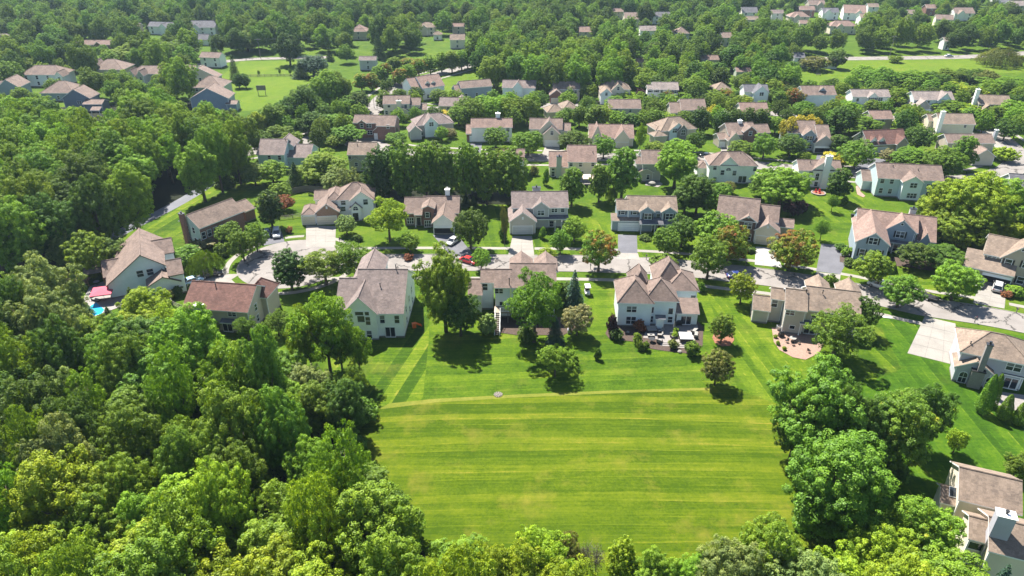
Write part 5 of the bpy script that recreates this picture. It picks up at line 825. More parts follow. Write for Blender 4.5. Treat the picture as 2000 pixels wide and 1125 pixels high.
 ('pale grey roof at the top right corner','top right pale roof',355.77,537.94,0.0,(('gx',0.0,10.95,0.0,9.2,0.0,4.8,7.65,'beige','pale',None,0),),(('dh','f',2.74,0.396,1.5,0.95,1.4),('dh','f',8.21,0.396,1.5,0.95,1.4),('dh','f',2.74,0.396,4.0,0.95,1.4),('dh','f',8.21,0.396,4.0,0.95,1.4)),()),
 ('slate roof touching the top edge','top edge slate roof',355.83,561.06,-0.3595,(('gx',0.0,12.34,0.0,9.67,0.0,4.8,7.8,'grey','slate',None,0),('gy',1.1,6.3,-1.3,4.83,0.0,4.5,6.9,'grey','slate',None,0)),(('dh','f',3.08,0.396,1.5,0.95,1.4),('dh','f',9.25,0.396,1.5,0.95,1.4),('dh','f',3.08,0.396,4.0,0.95,1.4),('dh','f',9.25,0.396,4.0,0.95,1.4)),()),
 ('small tan roof between park trees','small tan roof in the park',263.38,498.42,-0.0,(('gx',0.0,5.1,0.0,7.0,0.0,4.8,6.97,'tan','tan',None,0),),(('dh','f',2.55,0.396,1.5,0.95,1.4),('dh','f',2.55,0.396,4.0,0.95,1.4)),()),
 ('white house beside the white garden wall','white garden-wall house',136.27,352.23,-0.0,(('gx',0.0,5.56,0.0,6.21,0.0,4.8,6.73,'white','slate',None,0),),(('dh','f',2.78,0.396,1.5,0.95,1.4),('dh','f',2.78,0.396,4.0,0.95,1.4)),()),
 ('small pale blue cottage behind the road hedge','pale cottage behind the hedge',232.87,397.03,0.0,(('gx',0.0,4.13,0.0,5.36,0.0,4.8,6.46,'white','pale',None,0),),(('dh','f',2.06,0.396,1.5,0.95,1.4),('dh','f',2.06,0.396,4.0,0.95,1.4)),()),
]
TREES = [
 ('v',-46.62,130.91,3.47,8.88,'deep',3,15,-1,''),
 ('a',-39.86,133.17,5.82,7.99,'warm',0,0,-1,''),
 ('a',-33.98,135.49,4.83,8.74,'mid',3,0,-1,''),
 ('r',-61.18,144.38,3.1,7.88,'mid',2,13,-1,''),
 ('r',-59.67,149.17,2.91,7.12,'mid',1,13,-1,''),
 ('v',-60.34,163.25,3.25,9.57,'deep',1,13,-1,''),
 ('r',-40.72,158.94,2.58,4.91,'silver',2,12,-1,''),
 ('a',-29.59,155.38,5.46,10.88,'lime',2,11,-1,'g'),
 ('r',-23.83,149.17,2.53,4.85,'bright',2,11,-1,''),
 ('r',-9.76,150.83,4.3,10.39,'dark',2,11,-1,''),
 ('o',-12.63,114.39,5.0,17.96,'bright',1,0,-1,''),
 ('r',-9.71,112.94,4.0,9.41,'dark',2,1,-1,''),
 ('r',-6.8,140.07,2.15,5.05,'bright',3,1,-1,''),
 ('r',11.21,147.82,2.49,6.24,'mid',2,6,-1,''),
 ('r',7.89,143.86,2.21,3.47,'lime',3,1,-1,''),
 ('r',19.22,139.33,4.28,10.1,'mid',3,2,-1,'r'),
 ('r',14.94,154.8,2.96,6.11,'bright',2,6,-1,''),
 ('r',35.42,147.01,3.25,7.04,'mid',2,7,-1,''),
 ('b',33.91,140.82,3.38,3.3,'mid',3,2,-1,''),
 ('r',40.3,151.94,3.97,7.54,'dark',2,7,-1,''),
 ('r',42.43,135.49,4.2,9.95,'mid',3,2,-1,''),
 ('r',47.49,149.17,5.18,9.44,'warm',2,8,-1,''),
 ('r',48.9,143.09,4.31,9.53,'warm',2,8,0,'r'),
 ('r',61.81,140.07,5.33,9.33,'warm',2,8,1,'r'),
 ('r',46.65,124.89,2.61,7.28,'lime',0,3,-1,'g'),
 ('r',73.29,170.43,3.3,5.15,'purple',1,8,-1,''),
 ('a',74.63,155.38,1.89,5.39,'mid',0,9,-1,''),
 ('a',84.37,173.17,1.64,4.79,'mid',3,9,-1,''),
 ('b',89.7,178.13,1.08,2.5,'mid',2,22,-1,''),
 ('r',76.73,133.17,3.78,7.67,'bright',1,3,-1,''),
 ('r',78.2,123.65,3.99,7.0,'mid',1,3,-1,''),
 ('r',90.73,126.56,4.57,8.35,'bright',0,10,-1,''),
 ('r',90.0,141.32,3.95,5.94,'dark',2,9,-1,''),
 ('r',95.83,140.32,5.19,5.39,'dark',0,10,-1,''),
 ('b',67.19,130.91,1.78,3.55,'mid',3,3,-1,''),
 ('o',105.93,159.85,6.78,12.73,'lime',1,9,-1,''),
 ('o',109.07,155.38,7.87,16.58,'lime',3,10,-1,''),
 ('o',118.52,158.94,7.9,14.6,'bright',3,10,-1,''),
 ('o',105.28,151.94,6.86,9.37,'bright',3,10,-1,''),
 ('o',113.2,152.51,7.03,9.83,'lime',3,10,-1,''),
 ('o',105.59,164.52,4.36,6.74,'mid',1,9,-1,''),
 ('o',119.29,153.07,5.23,9.98,'mid',3,10,-1,''),
 ('o',46.22,190.4,6.28,12.76,'bright',2,20,-1,''),
 ('o',48.06,171.11,5.22,11.11,'dark',3,8,-1,''),
 ('o',52.41,169.42,4.81,9.17,'mid',3,8,-1,''),
 ('r',45.15,171.79,4.13,7.9,'dark',1,7,-1,''),
 ('v',30.02,181.82,4.38,14.63,'mid',3,7,-1,''),
 ('w',27.21,181.07,1.71,4.03,'mid',3,7,-1,''),
 ('v',23.63,179.96,2.94,10.67,'mid',3,7,-1,''),
 ('v',15.99,177.05,3.43,10.76,'mid',3,6,-1,''),
 ('b',9.83,192.85,1.12,5.09,'mid',2,17,-1,''),
 ('b',6.57,201.42,1.55,2.86,'olive',1,17,-1,''),
 ('r',-44.03,179.96,3.57,9.7,'silver',3,12,1,''),
 ('r',-48.71,184.87,4.26,7.43,'silver',3,12,0,''),
 ('r',-39.54,181.07,3.43,7.66,'dark',3,12,-1,''),
 ('v',-35.56,178.86,4.13,15.11,'deep',3,12,-1,''),
 ('v',-28.7,178.86,4.37,16.64,'mid',3,11,0,''),
 ('v',-22.99,178.86,4.35,17.19,'mid',3,11,2,''),
 ('v',-17.61,178.86,3.65,16.13,'mid',3,11,3,''),
 ('v',-12.39,178.13,3.83,17.63,'mid',3,11,1,''),
 ('v',-6.75,178.13,4.04,15.92,'mid',1,11,-1,''),
 ('v',0.0,178.86,4.33,15.03,'mid',3,6,-1,''),
 ('r',-3.56,188.79,4.34,12.62,'bright',2,17,-1,''),
 ('v',-34.18,188.79,3.89,13.24,'dark',3,12,-1,''),
 ('v',-21.35,188.79,3.85,13.55,'dark',3,11,-1,''),
 ('v',-10.64,187.99,3.82,13.23,'bright',2,17,-1,''),
 ('s',-12.35,177.41,1.52,3.76,'pine',3,11,-1,''),
 ('s',-10.31,177.41,1.25,3.0,'pine',1,11,-1,''),
 ('r',-69.32,194.51,4.41,6.63,'bright',2,19,-1,''),
 ('s',-61.47,190.4,3.22,7.76,'pine',2,19,-1,''),
 ('o',-54.06,194.51,7.08,9.25,'bright',2,18,-1,''),
 ('o',-59.02,198.78,3.96,4.94,'mid',0,18,-1,''),
 ('r',-57.07,192.85,3.09,3.65,'lime',2,18,-1,''),
 ('r',-73.94,192.85,3.79,6.69,'silver',2,19,-1,''),
 ('r',-81.68,198.78,2.62,4.26,'mid',2,19,-1,''),
 ('s',-82.95,192.85,3.36,8.37,'dark',2,19,-1,''),
 ('r',-63.1,181.07,3.25,5.14,'warm',0,12,-1,''),
 ('r',-60.3,173.86,2.71,4.35,'rust',0,12,-1,''),
 ('b',-48.02,183.71,2.49,3.9,'silver',3,12,-1,''),
 ('r',-5.37,226.96,4.12,7.02,'mid',2,25,-1,''),
 ('r',5.22,219.57,5.16,8.18,'mid',2,26,-1,''),
 ('r',19.83,222.69,5.42,6.85,'dark',2,26,-1,''),
 ('r',29.02,216.52,3.81,7.68,'mid',3,16,-1,''),
 ('a',41.31,221.64,1.7,10.03,'bright',2,27,-1,''),
 ('r',73.85,220.08,4.39,4.73,'mid',2,29,-1,''),
 ('r',79.74,216.52,4.18,8.17,'mid',2,29,-1,''),
 ('r',88.78,218.55,5.16,7.17,'dark',2,30,-1,''),
 ('r',91.66,213.55,2.11,3.43,'bright',2,30,-1,''),
 ('v',65.72,243.08,3.59,9.61,'deep',1,28,-1,''),
 ('r',72.49,253.86,2.77,7.4,'gold',1,37,-1,''),
 ('v',72.91,243.08,3.05,8.61,'dark',3,29,0,''),
 ('v',77.47,243.08,3.06,9.31,'dark',3,29,1,''),
 ('v',82.45,244.31,3.09,9.33,'dark',2,38,0,''),
 ('v',86.74,243.08,3.29,9.04,'dark',2,38,1,''),
 ('r',59.75,223.74,3.33,6.76,'dark',2,28,-1,''),
 ('r',46.7,219.57,4.09,4.35,'bright',2,27,-1,''),
 ('r',53.8,218.55,5.29,5.15,'bright',2,28,-1,''),
 ('a',50.22,216.52,5.06,4.05,'mid',3,20,-1,''),
 ('o',71.68,176.69,7.16,10.97,'bright',3,8,-1,''),
 ('o',68.92,183.71,3.77,6.59,'mid',2,21,-1,''),
 ('o',76.82,179.59,3.3,8.24,'bright',2,22,-1,''),
 ('v',88.86,181.07,3.24,9.17,'dark',2,22,-1,''),
 ('r',60.08,186.42,2.56,3.46,'olive',2,21,-1,''),
 ('r',104.5,206.87,5.43,8.91,'mid',3,23,-1,''),
 ('r',118.0,212.57,3.3,4.22,'tanleaf',2,31,-1,''),
 ('o',120.66,205.95,5.94,6.78,'mid',2,31,-1,''),
 ('o',126.66,206.87,5.12,6.21,'warm',2,31,-1,''),
 ('o',126.7,197.92,5.86,9.3,'mid',3,24,-1,''),
 ('v',136.34,205.95,3.72,10.52,'mid',2,32,-1,''),
 ('r',132.16,223.74,4.87,8.44,'dark',1,31,-1,''),
 ('r',146.36,235.36,3.32,2.66,'bright',2,40,-1,''),
 ('o',123.06,243.08,5.71,6.26,'mid',0,39,-1,''),
 ('r',139.12,245.55,5.69,4.89,'lime',1,39,-1,''),
 ('b',100.62,212.57,3.92,2.98,'gold',2,30,-1,''),
 ('v',114.6,243.08,4.22,9.35,'dark',0,39,-1,''),
 ('v',111.64,245.55,4.24,5.5,'dark',0,39,-1,''),
 ('b',154.65,214.04,3.57,4.79,'lime',1,32,-1,'g'),
 ('b',157.43,221.64,2.65,1.86,'lime',1,32,-1,''),
 ('r',167.62,235.36,4.1,7.6,'dark',1,40,-1,''),
 ('r',184.12,257.18,6.11,7.92,'bright',2,54,1,''),
 ('o',151.54,278.83,5.65,7.59,'warm',0,53,-1,'g'),
 ('r',166.91,268.35,6.81,5.44,'mid',2,53,-1,''),
 ('r',172.37,264.07,6.09,4.87,'lime',0,54,-1,'g'),
 ('r',149.47,264.07,4.97,4.07,'mid',0,53,-1,''),
 ('b',167.31,251.9,2.48,1.95,'mid',1,40,0,''),
 ('b',170.36,249.32,3.15,2.2,'mid',1,40,1,''),
 ('o',91.34,229.71,3.16,9.52,'gold',0,30,-1,''),
 ('o',98.4,237.11,3.47,8.09,'gold',3,30,0,''),
 ('o',102.35,238.28,3.31,7.84,'gold',3,30,1,''),
 ('v',103.62,229.71,3.79,6.21,'deep',1,30,-1,''),
 ('v',105.45,221.64,3.33,6.21,'dark',1,30,-1,''),
 ('s',111.63,221.64,1.49,8.97,'blue',0,31,-1,''),
 ('r',-19.47,254.52,4.4,7.1,'mid',3,42,-1,''),
 ('r',-13.25,253.2,4.94,9.56,'mid',1,42,1,''),
 ('r',-7.02,254.52,5.14,10.06,'bright',3,25,-1,''),
 ('r',0.0,254.52,5.14,10.06,'bright',0,35,2,''),
 ('r',5.54,254.52,4.57,9.94,'mid',2,35,-1,''),
 ('r',-17.13,262.66,4.53,8.0,'mid',2,34,-1,''),
 ('r',-2.87,264.07,4.93,8.99,'bright',0,35,0,''),
 ('r',-10.57,265.48,4.96,8.27,'bright',1,34,-1,''),
 ('b',-25.66,260.59,4.71,3.37,'gold',2,34,-1,''),
 ('r',23.2,288.4,2.8,5.81,'mid',2,46,-1,''),
 ('v',24.23,251.9,3.04,7.96,'mid',2,35,-1,''),
 ('v',19.86,257.18,2.71,5.84,'dark',2,35,-1,''),
 ('r',29.44,271.27,3.47,5.99,'dark',1,35,-1,''),
 ('r',32.83,253.2,3.83,7.67,'lime',0,36,-1,''),
 ('v',29.61,253.2,2.49,4.74,'mid',0,36,-1,''),
 ('r',44.62,288.4,5.22,4.18,'lime',2,47,-1,''),
 ('c',50.44,268.35,1.53,7.89,'deep',1,36,-1,''),
 ('r',60.83,279.61,2.77,6.65,'mid',2,48,-1,'r'),
 ('v',41.93,246.8,3.57,6.17,'dark',2,36,-1,''),
 ('r',51.59,250.6,4.03,6.97,'mid',3,28,0,''),
 ('r',55.63,249.32,3.26,5.81,'lime',3,28,-1,''),
 ('r',53.1,293.4,2.22,4.08,'purple',0,48,-1,''),
 ('b',69.11,290.88,2.0,2.69,'dark',1,48,-1,''),
 ('v',30.89,298.56,3.12,8.35,'mid',1,46,-1,''),
 ('v',36.83,303.88,3.86,7.33,'dark',3,47,-1,''),
 ('r',85.73,286.77,4.68,3.77,'mid',2,49,-1,''),
 ('r',85.83,299.44,3.47,3.84,'bright',3,49,-1,''),
 ('r',87.07,288.4,3.36,5.17,'warm',2,49,-1,'r'),
 ('r',92.08,280.39,3.74,4.47,'lime',2,50,-1,'g'),
 ('r',99.21,285.15,3.15,2.52,'mid',1,50,0,''),
 ('v',91.8,290.05,1.58,3.89,'dark',0,50,-1,''),
 ('r',110.39,278.83,4.68,7.6,'warm',0,51,-1,'r'),
 ('r',109.87,295.11,4.67,6.38,'olive',1,50,-1,'r'),
 ('o',112.49,269.81,3.92,4.61,'dark',2,51,-1,''),
 ('o',116.48,262.66,4.07,5.37,'dark',3,39,-1,''),
 ('r',131.44,275.01,4.53,3.63,'mid',0,52,-1,''),
 ('r',130.6,282.75,4.4,3.63,'warm',0,52,-1,'r'),
 ('r',139.46,275.01,4.13,3.3,'lime',2,52,-1,''),
 ('r',181.51,286.77,9.04,7.37,'lime',3,54,-1,''),
 ('o',166.39,298.56,8.84,9.64,'mid',3,53,1,''),
 ('o',155.79,302.09,7.79,10.21,'mid',3,53,0,''),
 ('o',177.87,303.88,7.02,8.51,'dark',3,53,-1,''),
 ('o',189.08,313.13,6.75,7.62,'mid',5,54,-1,''),
 ('o',200.19,313.13,7.68,7.65,'dark',5,54,-1,''),
 ('o',202.12,295.11,9.78,7.83,'mid',3,54,-1,''),
 ('o',157.85,322.88,5.84,6.93,'bright',2,105,-1,''),
 ('o',215.93,303.88,6.88,5.64,'mid',5,54,-1,''),
 ('o',203.49,307.52,5.44,8.02,'olive',5,54,-1,''),
 ('w',239.99,358.07,10.45,8.36,'olive',2,106,-1,''),
 ('r',146.4,305.69,4.27,4.02,'mid',3,52,-1,''),
 ('r',144.7,347.5,7.21,6.68,'olive',2,105,-1,''),
 ('r',136.48,365.44,5.17,5.5,'dark',3,105,-1,''),
 ('v',156.77,350.96,4.53,9.06,'dark',1,105,-1,''),
 ('r',192.38,365.44,3.64,3.43,'bright',5,105,-1,''),
 ('s',249.42,358.07,2.24,2.97,'pine',2,106,-1,''),
 ('o',-67.64,243.08,5.68,7.86,'dark',0,41,1,''),
 ('o',-60.58,243.08,5.64,6.99,'bright',0,41,-1,''),
 ('o',-55.33,243.08,3.94,5.58,'mid',0,41,-1,''),
 ('o',-55.63,232.51,5.59,6.04,'mid',2,41,0,''),
 ('r',-58.41,228.05,3.56,4.05,'bright',2,41,-1,''),
 ('s',-40.3,238.28,1.82,6.71,'dark',1,41,-1,''),
 ('b',-41.67,272.76,0.41,0.29,'mid',3,33,-1,''),
 ('o',-38.4,230.26,3.88,4.3,'mid',2,41,1,''),
 ('r',-39.67,258.53,1.96,2.79,'mid',2,33,0,''),
 ('r',-28.68,243.08,2.59,2.19,'warm',2,42,-1,''),
 ('r',-23.97,235.36,2.5,5.14,'bright',2,42,-1,''),
 ('r',-21.11,238.28,2.17,3.39,'tanleaf',2,42,-1,''),
 ('o',-58.76,271.27,4.55,7.84,'dark',0,33,-1,''),
 ('o',-62.46,269.81,4.55,6.66,'mid',0,33,-1,''),
 ('r',-52.45,299.44,2.94,6.16,'dark',0,43,-1,''),
 ('r',-45.85,290.05,3.06,4.91,'mid',0,43,-1,''),
 ('r',-38.53,290.05,3.27,5.64,'dark',2,43,-1,''),
 ('r',-29.28,286.77,4.08,5.44,'mid',2,43,-1,''),
 ('b',-34.2,293.4,1.76,2.19,'rust',2,43,-1,''),
 ('o',-70.83,275.01,6.75,14.66,'bright',0,33,-1,''),
 ('o',-66.46,277.29,4.66,13.75,'mid',0,33,-1,''),
 ('o',-76.15,257.18,5.6,13.4,'dark',0,41,-1,''),
 ('o',-81.12,253.86,4.98,9.93,'dark',0,41,0,''),
 ('o',-83.37,243.08,5.19,10.69,'mid',0,41,-1,''),
 ('d',-80.98,280.39,4.34,8.77,'dark',1,63,-1,''),
 ('o',-77.21,229.71,5.11,7.01,'mid',3,19,-1,''),
 ('o',-87.35,238.28,3.81,9.02,'lime',3,19,-1,''),
 ('r',-86.97,247.42,3.54,5.84,'mid',0,41,-1,''),
 ('o',-71.28,243.08,3.8,6.88,'dark',0,41,2,''),
 ('o',-109.17,358.07,6.88,15.32,'deep',1,67,-1,''),
 ('o',-91.55,333.19,7.14,9.54,'blue',0,76,-1,''),
 ('s',-97.02,331.08,4.33,7.75,'pine',0,76,-1,''),
 ('o',-142.3,394.96,10.78,10.61,'mid',1,66,-1,''),
 ('s',-124.06,322.88,2.81,12.14,'pine',1,61,-1,''),
 ('v',-118.52,311.24,2.71,6.26,'dark',3,62,0,''),
 ('v',-115.67,311.24,2.21,6.04,'dark',3,62,1,''),
 ('o',-167.09,358.07,12.2,11.22,'dark',0,67,-1,''),
 ('o',-185.42,353.3,9.68,10.7,'bright',3,59,-1,''),
 ('r',-247.12,367.95,5.53,6.61,'dark',2,68,-1,''),
 ('r',-117.62,335.32,0.66,2.51,'mid',1,61,0,''),
 ('r',-108.45,337.48,0.66,2.99,'mid',1,61,1,''),
 ('r',-103.68,337.48,0.78,2.94,'mid',0,76,-1,''),
 ('v',-64.23,305.69,3.47,7.53,'bright',0,43,0,'r'),
 ('v',-59.88,305.69,3.47,7.54,'bright',0,43,1,'r'),
 ('v',-58.78,318.91,3.6,7.78,'bright',2,76,-1,''),
 ('v',-56.89,322.88,3.64,8.3,'warm',2,76,-1,'r'),
 ('v',-55.37,341.87,3.84,7.28,'warm',1,76,0,''),
 ('v',-48.75,315.03,3.54,7.72,'bright',3,43,-1,'r'),
 ('v',-46.14,320.89,3.6,7.83,'bright',3,43,-1,''),
 ('v',-43.0,333.19,3.72,8.5,'warm',1,76,-1,'r'),
 ('v',-38.01,337.48,3.76,9.04,'bright',1,76,0,''),
 ('v',-33.16,341.87,3.8,9.14,'bright',1,76,2,''),
 ('v',-28.33,341.87,3.8,10.06,'bright',1,76,1,''),
 ('v',-24.06,346.36,3.84,9.69,'warm',1,76,1,''),
 ('v',-21.41,350.96,3.89,9.33,'bright',5,76,-1,''),
 ('v',-51.28,355.67,3.98,4.15,'warm',1,76,-1,'r'),
 ('v',-52.02,317.94,3.58,4.49,'bright',3,43,-1,''),
 ('a',4.17,110.83,5.63,14.8,'mid',2,1,-1,''),
 ('s',12.47,123.65,2.25,8.41,'blue',1,1,-1,''),
 ('s',8.0,110.14,1.89,6.11,'blue',2,1,-1,''),
 ('r',11.28,125.72,2.72,4.24,'dark',1,1,-1,''),
 ('r',12.28,113.12,2.98,6.61,'tanleaf',2,1,-1,''),
 ('a',7.45,100.02,3.34,6.34,'bright',2,1,-1,''),
 ('b',15.42,105.14,0.74,2.34,'dark',2,2,0,''),
 ('b',-4.45,113.66,2.13,4.45,'silver',2,1,-1,''),
 ('b',2.85,110.83,1.9,3.48,'dark',2,1,-1,''),
 ('r',34.56,97.51,2.79,6.79,'olive',2,2,-1,''),
 ('r',38.96,110.48,2.36,6.13,'mid',1,2,-1,'g'),
 ('a',57.8,105.46,5.38,10.01,'mid',2,3,-1,''),
 ('r',66.39,114.02,2.8,7.81,'dark',1,3,-1,''),
 ('b',49.42,122.84,1.42,2.5,'dark',0,3,-1,''),
 ('r',66.15,80.75,1.46,4.41,'lime',8,-1,-1,'g'),
 ('c',75.85,90.13,1.24,7.58,'mid',8,-1,-1,''),
 ('c',78.32,88.59,1.1,4.83,'mid',8,-1,2,''),
 ('c',79.88,87.34,1.1,4.41,'mid',8,-1,1,''),
 ('c',78.34,91.96,1.01,6.35,'mid',8,-1,0,''),
 ('o',71.67,75.32,1.82,4.52,'mid',7,-1,-1,''),
 ('b',18.95,112.94,1.26,4.68,'purple',2,2,-1,''),
 ('b',24.51,114.94,1.4,2.07,'rust',2,2,-1,''),
 ('b',19.59,111.88,1.46,2.35,'dark',2,2,1,''),
 ('b',23.26,110.14,0.97,2.31,'bright',2,2,-1,''),
 ('b',23.43,108.1,0.76,1.92,'mid',2,2,0,''),
 ('b',24.56,108.1,0.77,1.92,'mid',2,2,2,''),
 ('b',29.67,108.77,1.07,1.8,'olive',2,2,-1,''),
 ('b',32.64,106.44,1.53,2.91,'mid',2,2,1,''),
 ('b',30.76,112.59,0.7,1.2,'lime',2,2,-1,''),
 ('b',39.9,130.02,1.0,2.28,'mid',1,2,-1,''),
 ('b',49.76,112.23,0.46,0.72,'lime',0,3,0,''),
 ('b',49.41,109.79,0.46,0.94,'lime',0,3,1,''),
 ('b',50.0,108.1,0.45,0.82,'lime',2,3,-1,''),
 ('s',-73.99,119.27,2.61,6.97,'dark',2,14,-1,''),
 ('s',-77.27,115.86,1.92,4.69,'pine',2,14,1,''),
 ('s',-85.3,120.44,2.25,4.2,'pine',2,14,0,''),
 ('s',-74.94,116.23,1.46,4.45,'pine',0,15,-1,''),
 ('b',-92.56,132.26,2.56,2.63,'pink',0,14,-1,''),
 ('b',-91.33,135.73,1.29,2.59,'lime',0,14,-1,''),
 ('b',-69.75,128.28,1.41,2.09,'dark',1,14,-1,''),
 ('b',-70.69,126.78,1.29,2.24,'olive',1,14,-1,''),
 ('r',-59.5,115.86,3.01,3.34,'bright',0,15,-1,''),
 ('r',-73.27,141.82,3.79,4.78,'mid',1,14,-1,''),
 ('w',-67.75,138.84,4.05,5.08,'mid',1,14,-1,''),
 ('b',-73.15,151.1,3.31,2.31,'tanleaf',2,13,-1,''),
 ('r',-67.39,153.07,3.15,5.72,'mid',2,13,-1,''),
 ('b',-67.34,147.01,1.92,3.12,'mid',2,13,-1,''),
 ('b',-77.16,155.38,2.45,3.03,'olive',0,13,-1,''),
 ('a',-49.44,111.35,2.24,5.23,'mid',2,15,-1,''),
 ('a',-44.26,113.12,2.54,5.15,'mid',1,15,-1,''),
 ('b',-50.16,121.63,1.63,1.69,'dark',1,15,-1,''),
 ('r',-91.45,136.91,4.65,10.3,'bright',0,14,-1,''),
 ('a',-87.77,139.83,3.63,7.98,'silver',0,14,-1,''),
 ('o',-98.03,139.33,3.33,8.81,'silver',0,14,-1,''),
 ('r',-58.03,113.12,2.64,2.88,'bright',2,15,-1,''),
 ('b',-23.82,145.16,1.3,1.41,'rust',2,11,-1,''),
 ('b',-55.07,159.85,0.93,1.68,'rust',1,13,-1,''),
 ('b',-37.13,155.38,1.14,1.56,'dark',2,12,-1,''),
 ('b',7.45,156.55,1.0,3.12,'mid',2,6,-1,''),
 ('b',32.3,155.96,1.65,1.15,'dark',2,7,-1,''),
 ('b',55.76,149.17,1.39,1.28,'dark',2,8,-1,''),
 ('b',77.49,147.01,1.31,2.34,'bright',0,9,-1,''),
 ('b',77.46,149.72,1.46,2.04,'dark',0,9,0,''),
 ('b',76.23,142.33,1.66,1.63,'dark',0,9,1,''),
 ('b',53.13,181.07,0.73,2.68,'mid',2,21,0,''),
 ('b',54.25,181.07,0.73,2.68,'mid',2,21,2,''),
 ('b',55.57,180.33,0.88,4.66,'mid',2,21,1,''),
 ('b',104.84,128.28,1.96,2.34,'bright',2,10,-1,''),
 ('b',102.95,127.84,1.17,1.46,'rust',2,10,-1,''),
 ('b',-2.22,155.38,1.24,3.54,'dark',2,6,-1,''),
 ('a',-1.8,152.51,1.09,10.05,'olive',2,6,-1,''),
 ('o',43.02,78.99,6.35,17.32,'mid',7,-1,0,''),
 ('o',40.96,78.99,3.21,11.81,'dark',7,-1,0,''),
 ('o',40.37,64.52,6.51,16.8,'mid',7,-1,1,''),
 ('b',39.2,66.39,2.27,3.24,'dark',7,-1,0,''),
 ('b',40.86,64.02,2.48,3.84,'mid',7,-1,2,''),
 ('b',43.55,63.69,2.5,3.74,'dark',7,-1,2,''),
 ('b',47.13,65.53,2.33,3.66,'mid',7,-1,1,''),
 ('b',41.52,74.81,2.25,3.86,'mid',7,-1,0,''),
 ('b',53.89,74.81,2.36,3.35,'dark',7,-1,1,''),
 ('o',53.95,76.65,5.13,14.05,'mid',7,-1,-1,'g'),
 ('o',60.68,81.2,3.61,12.22,'dark',8,-1,-1,''),
 ('o',50.19,76.86,4.1,12.19,'dark',7,-1,1,''),
 ('o',46.9,76.86,3.21,15.13,'dark',7,-1,-1,''),
 ('o',48.94,59.88,4.44,11.11,'bright',7,-1,-1,'g'),
 ('o',42.36,56.19,3.86,11.19,'lime',7,-1,1,''),
 ('o',47.05,50.83,5.21,11.56,'bright',7,-1,-1,''),
 ('o',28.43,54.11,3.85,14.18,'bright',7,-1,-1,''),
 ('o',23.26,51.47,4.04,13.22,'silver',7,-1,0,''),
 ('o',30.51,50.21,4.42,13.74,'silver',7,-1,1,''),
 ('o',35.29,50.83,3.92,12.48,'lime',7,-1,0,''),
 ('o',40.69,48.97,4.28,14.48,'lime',7,-1,-1,''),
 ('s',51.03,49.59,2.83,12.89,'blue',7,-1,-1,''),
 ('o',16.2,54.11,2.85,9.54,'bright',6,-1,2,''),
 ('o',19.9,52.77,2.84,10.29,'bright',6,-1,1,''),
 ('v',12.87,56.91,1.81,8.43,'lime',6,-1,-1,''),
 ('d',10.02,57.63,0.98,6.69,'grey',6,-1,1,''),
 ('d',8.84,58.0,0.85,6.67,'grey',6,-1,0,''),
 ('a',3.88,56.91,3.81,9.23,'lime',6,-1,3,''),
 ('a',6.72,58.37,2.28,7.02,'olive',6,-1,-1,''),
 ('a',0.0,53.44,3.99,10.23,'lime',6,-1,2,''),
 ('o',-5.52,54.8,4.04,10.26,'bright',6,-1,0,''),
 ('a',-2.25,52.12,3.33,11.24,'lime',6,-1,0,''),
 ('a',5.6,51.47,3.94,10.57,'lime',6,-1,1,''),
 ('a',-51.13,67.26,4.69,10.56,'lime',9,-1,-1,'g'),
 ('a',-31.29,99.57,5.46,17.06,'bright',2,0,1,''),
 ('a',-34.35,99.27,3.57,14.34,'bright',2,0,0,''),
 ('a',-29.35,100.02,3.56,12.46,'bright',2,0,0,''),
 ('a',-25.92,98.53,2.37,11.7,'bright',2,0,1,''),
 ('o',-24.98,83.49,3.56,11.02,'dark',9,-1,0,''),
 ('o',-36.81,90.91,4.45,10.88,'mid',9,-1,0,''),
 ('o',-32.61,88.97,4.03,9.72,'silver',9,-1,-1,''),
 ('o',-28.96,83.49,3.99,10.84,'mid',9,-1,2,''),
 ('a',-25.71,92.23,2.64,7.86,'warm',2,0,-1,''),
 ('o',-32.85,83.49,4.05,9.91,'bright',9,-1,-1,''),
 ('o',-27.69,92.23,2.57,6.6,'mid',2,0,-1,''),
 ('o',-26.28,84.67,3.62,9.22,'deep',9,-1,-1,''),
 ('o',-19.52,69.06,3.93,7.53,'mid',9,-1,1,''),
 ('o',-16.58,63.85,3.41,8.41,'dark',9,-1,1,''),
 ('b',-23.66,88.34,2.5,4.04,'mid',9,-1,1,''),
 ('b',-36.22,90.91,3.05,4.37,'dark',9,-1,0,''),
 ('b',-32.43,88.97,2.98,4.35,'mid',9,-1,0,''),
 ('b',-28.77,87.09,3.09,4.26,'dark',9,-1,2,''),
 ('b',-26.37,90.91,2.82,3.97,'mid',9,-1,2,''),
 ('b',-28.25,92.23,2.59,4.6,'silver',2,0,-1,''),
 ('b',-25.43,87.09,2.49,4.02,'silver',9,-1,0,''),
 ('b',-23.6,78.99,2.58,4.76,'dark',9,-1,1,''),
 ('b',-20.92,73.81,2.25,4.77,'mid',9,-1,3,''),
 ('b',-17.16,68.15,2.37,4.6,'silver',9,-1,1,''),
 ('b',-13.55,63.85,2.42,4.48,'mid',6,-1,-1,''),
 ('b',-34.42,93.58,2.65,4.6,'dark',2,0,-1,''),
 ('a',-30.94,49.95,5.58,12.69,'lime',11,-1,-1,''),
 ('o',-12.33,49.82,4.3,16.33,'bright',9,-1,1,''),
 ('o',-33.74,59.41,3.85,17.22,'lime',11,-1,-1,''),
 ('a',-47.29,51.08,4.76,14.21,'lime',11,-1,-1,''),
 ('o',-81.55,108.22,5.72,19.22,'silver',10,-1,4,''),
 ('o',-41.76,54.47,5.07,12.06,'lime',11,-1,0,''),
 ('o',-56.18,66.29,4.33,17.57,'silver',10,-1,1,''),
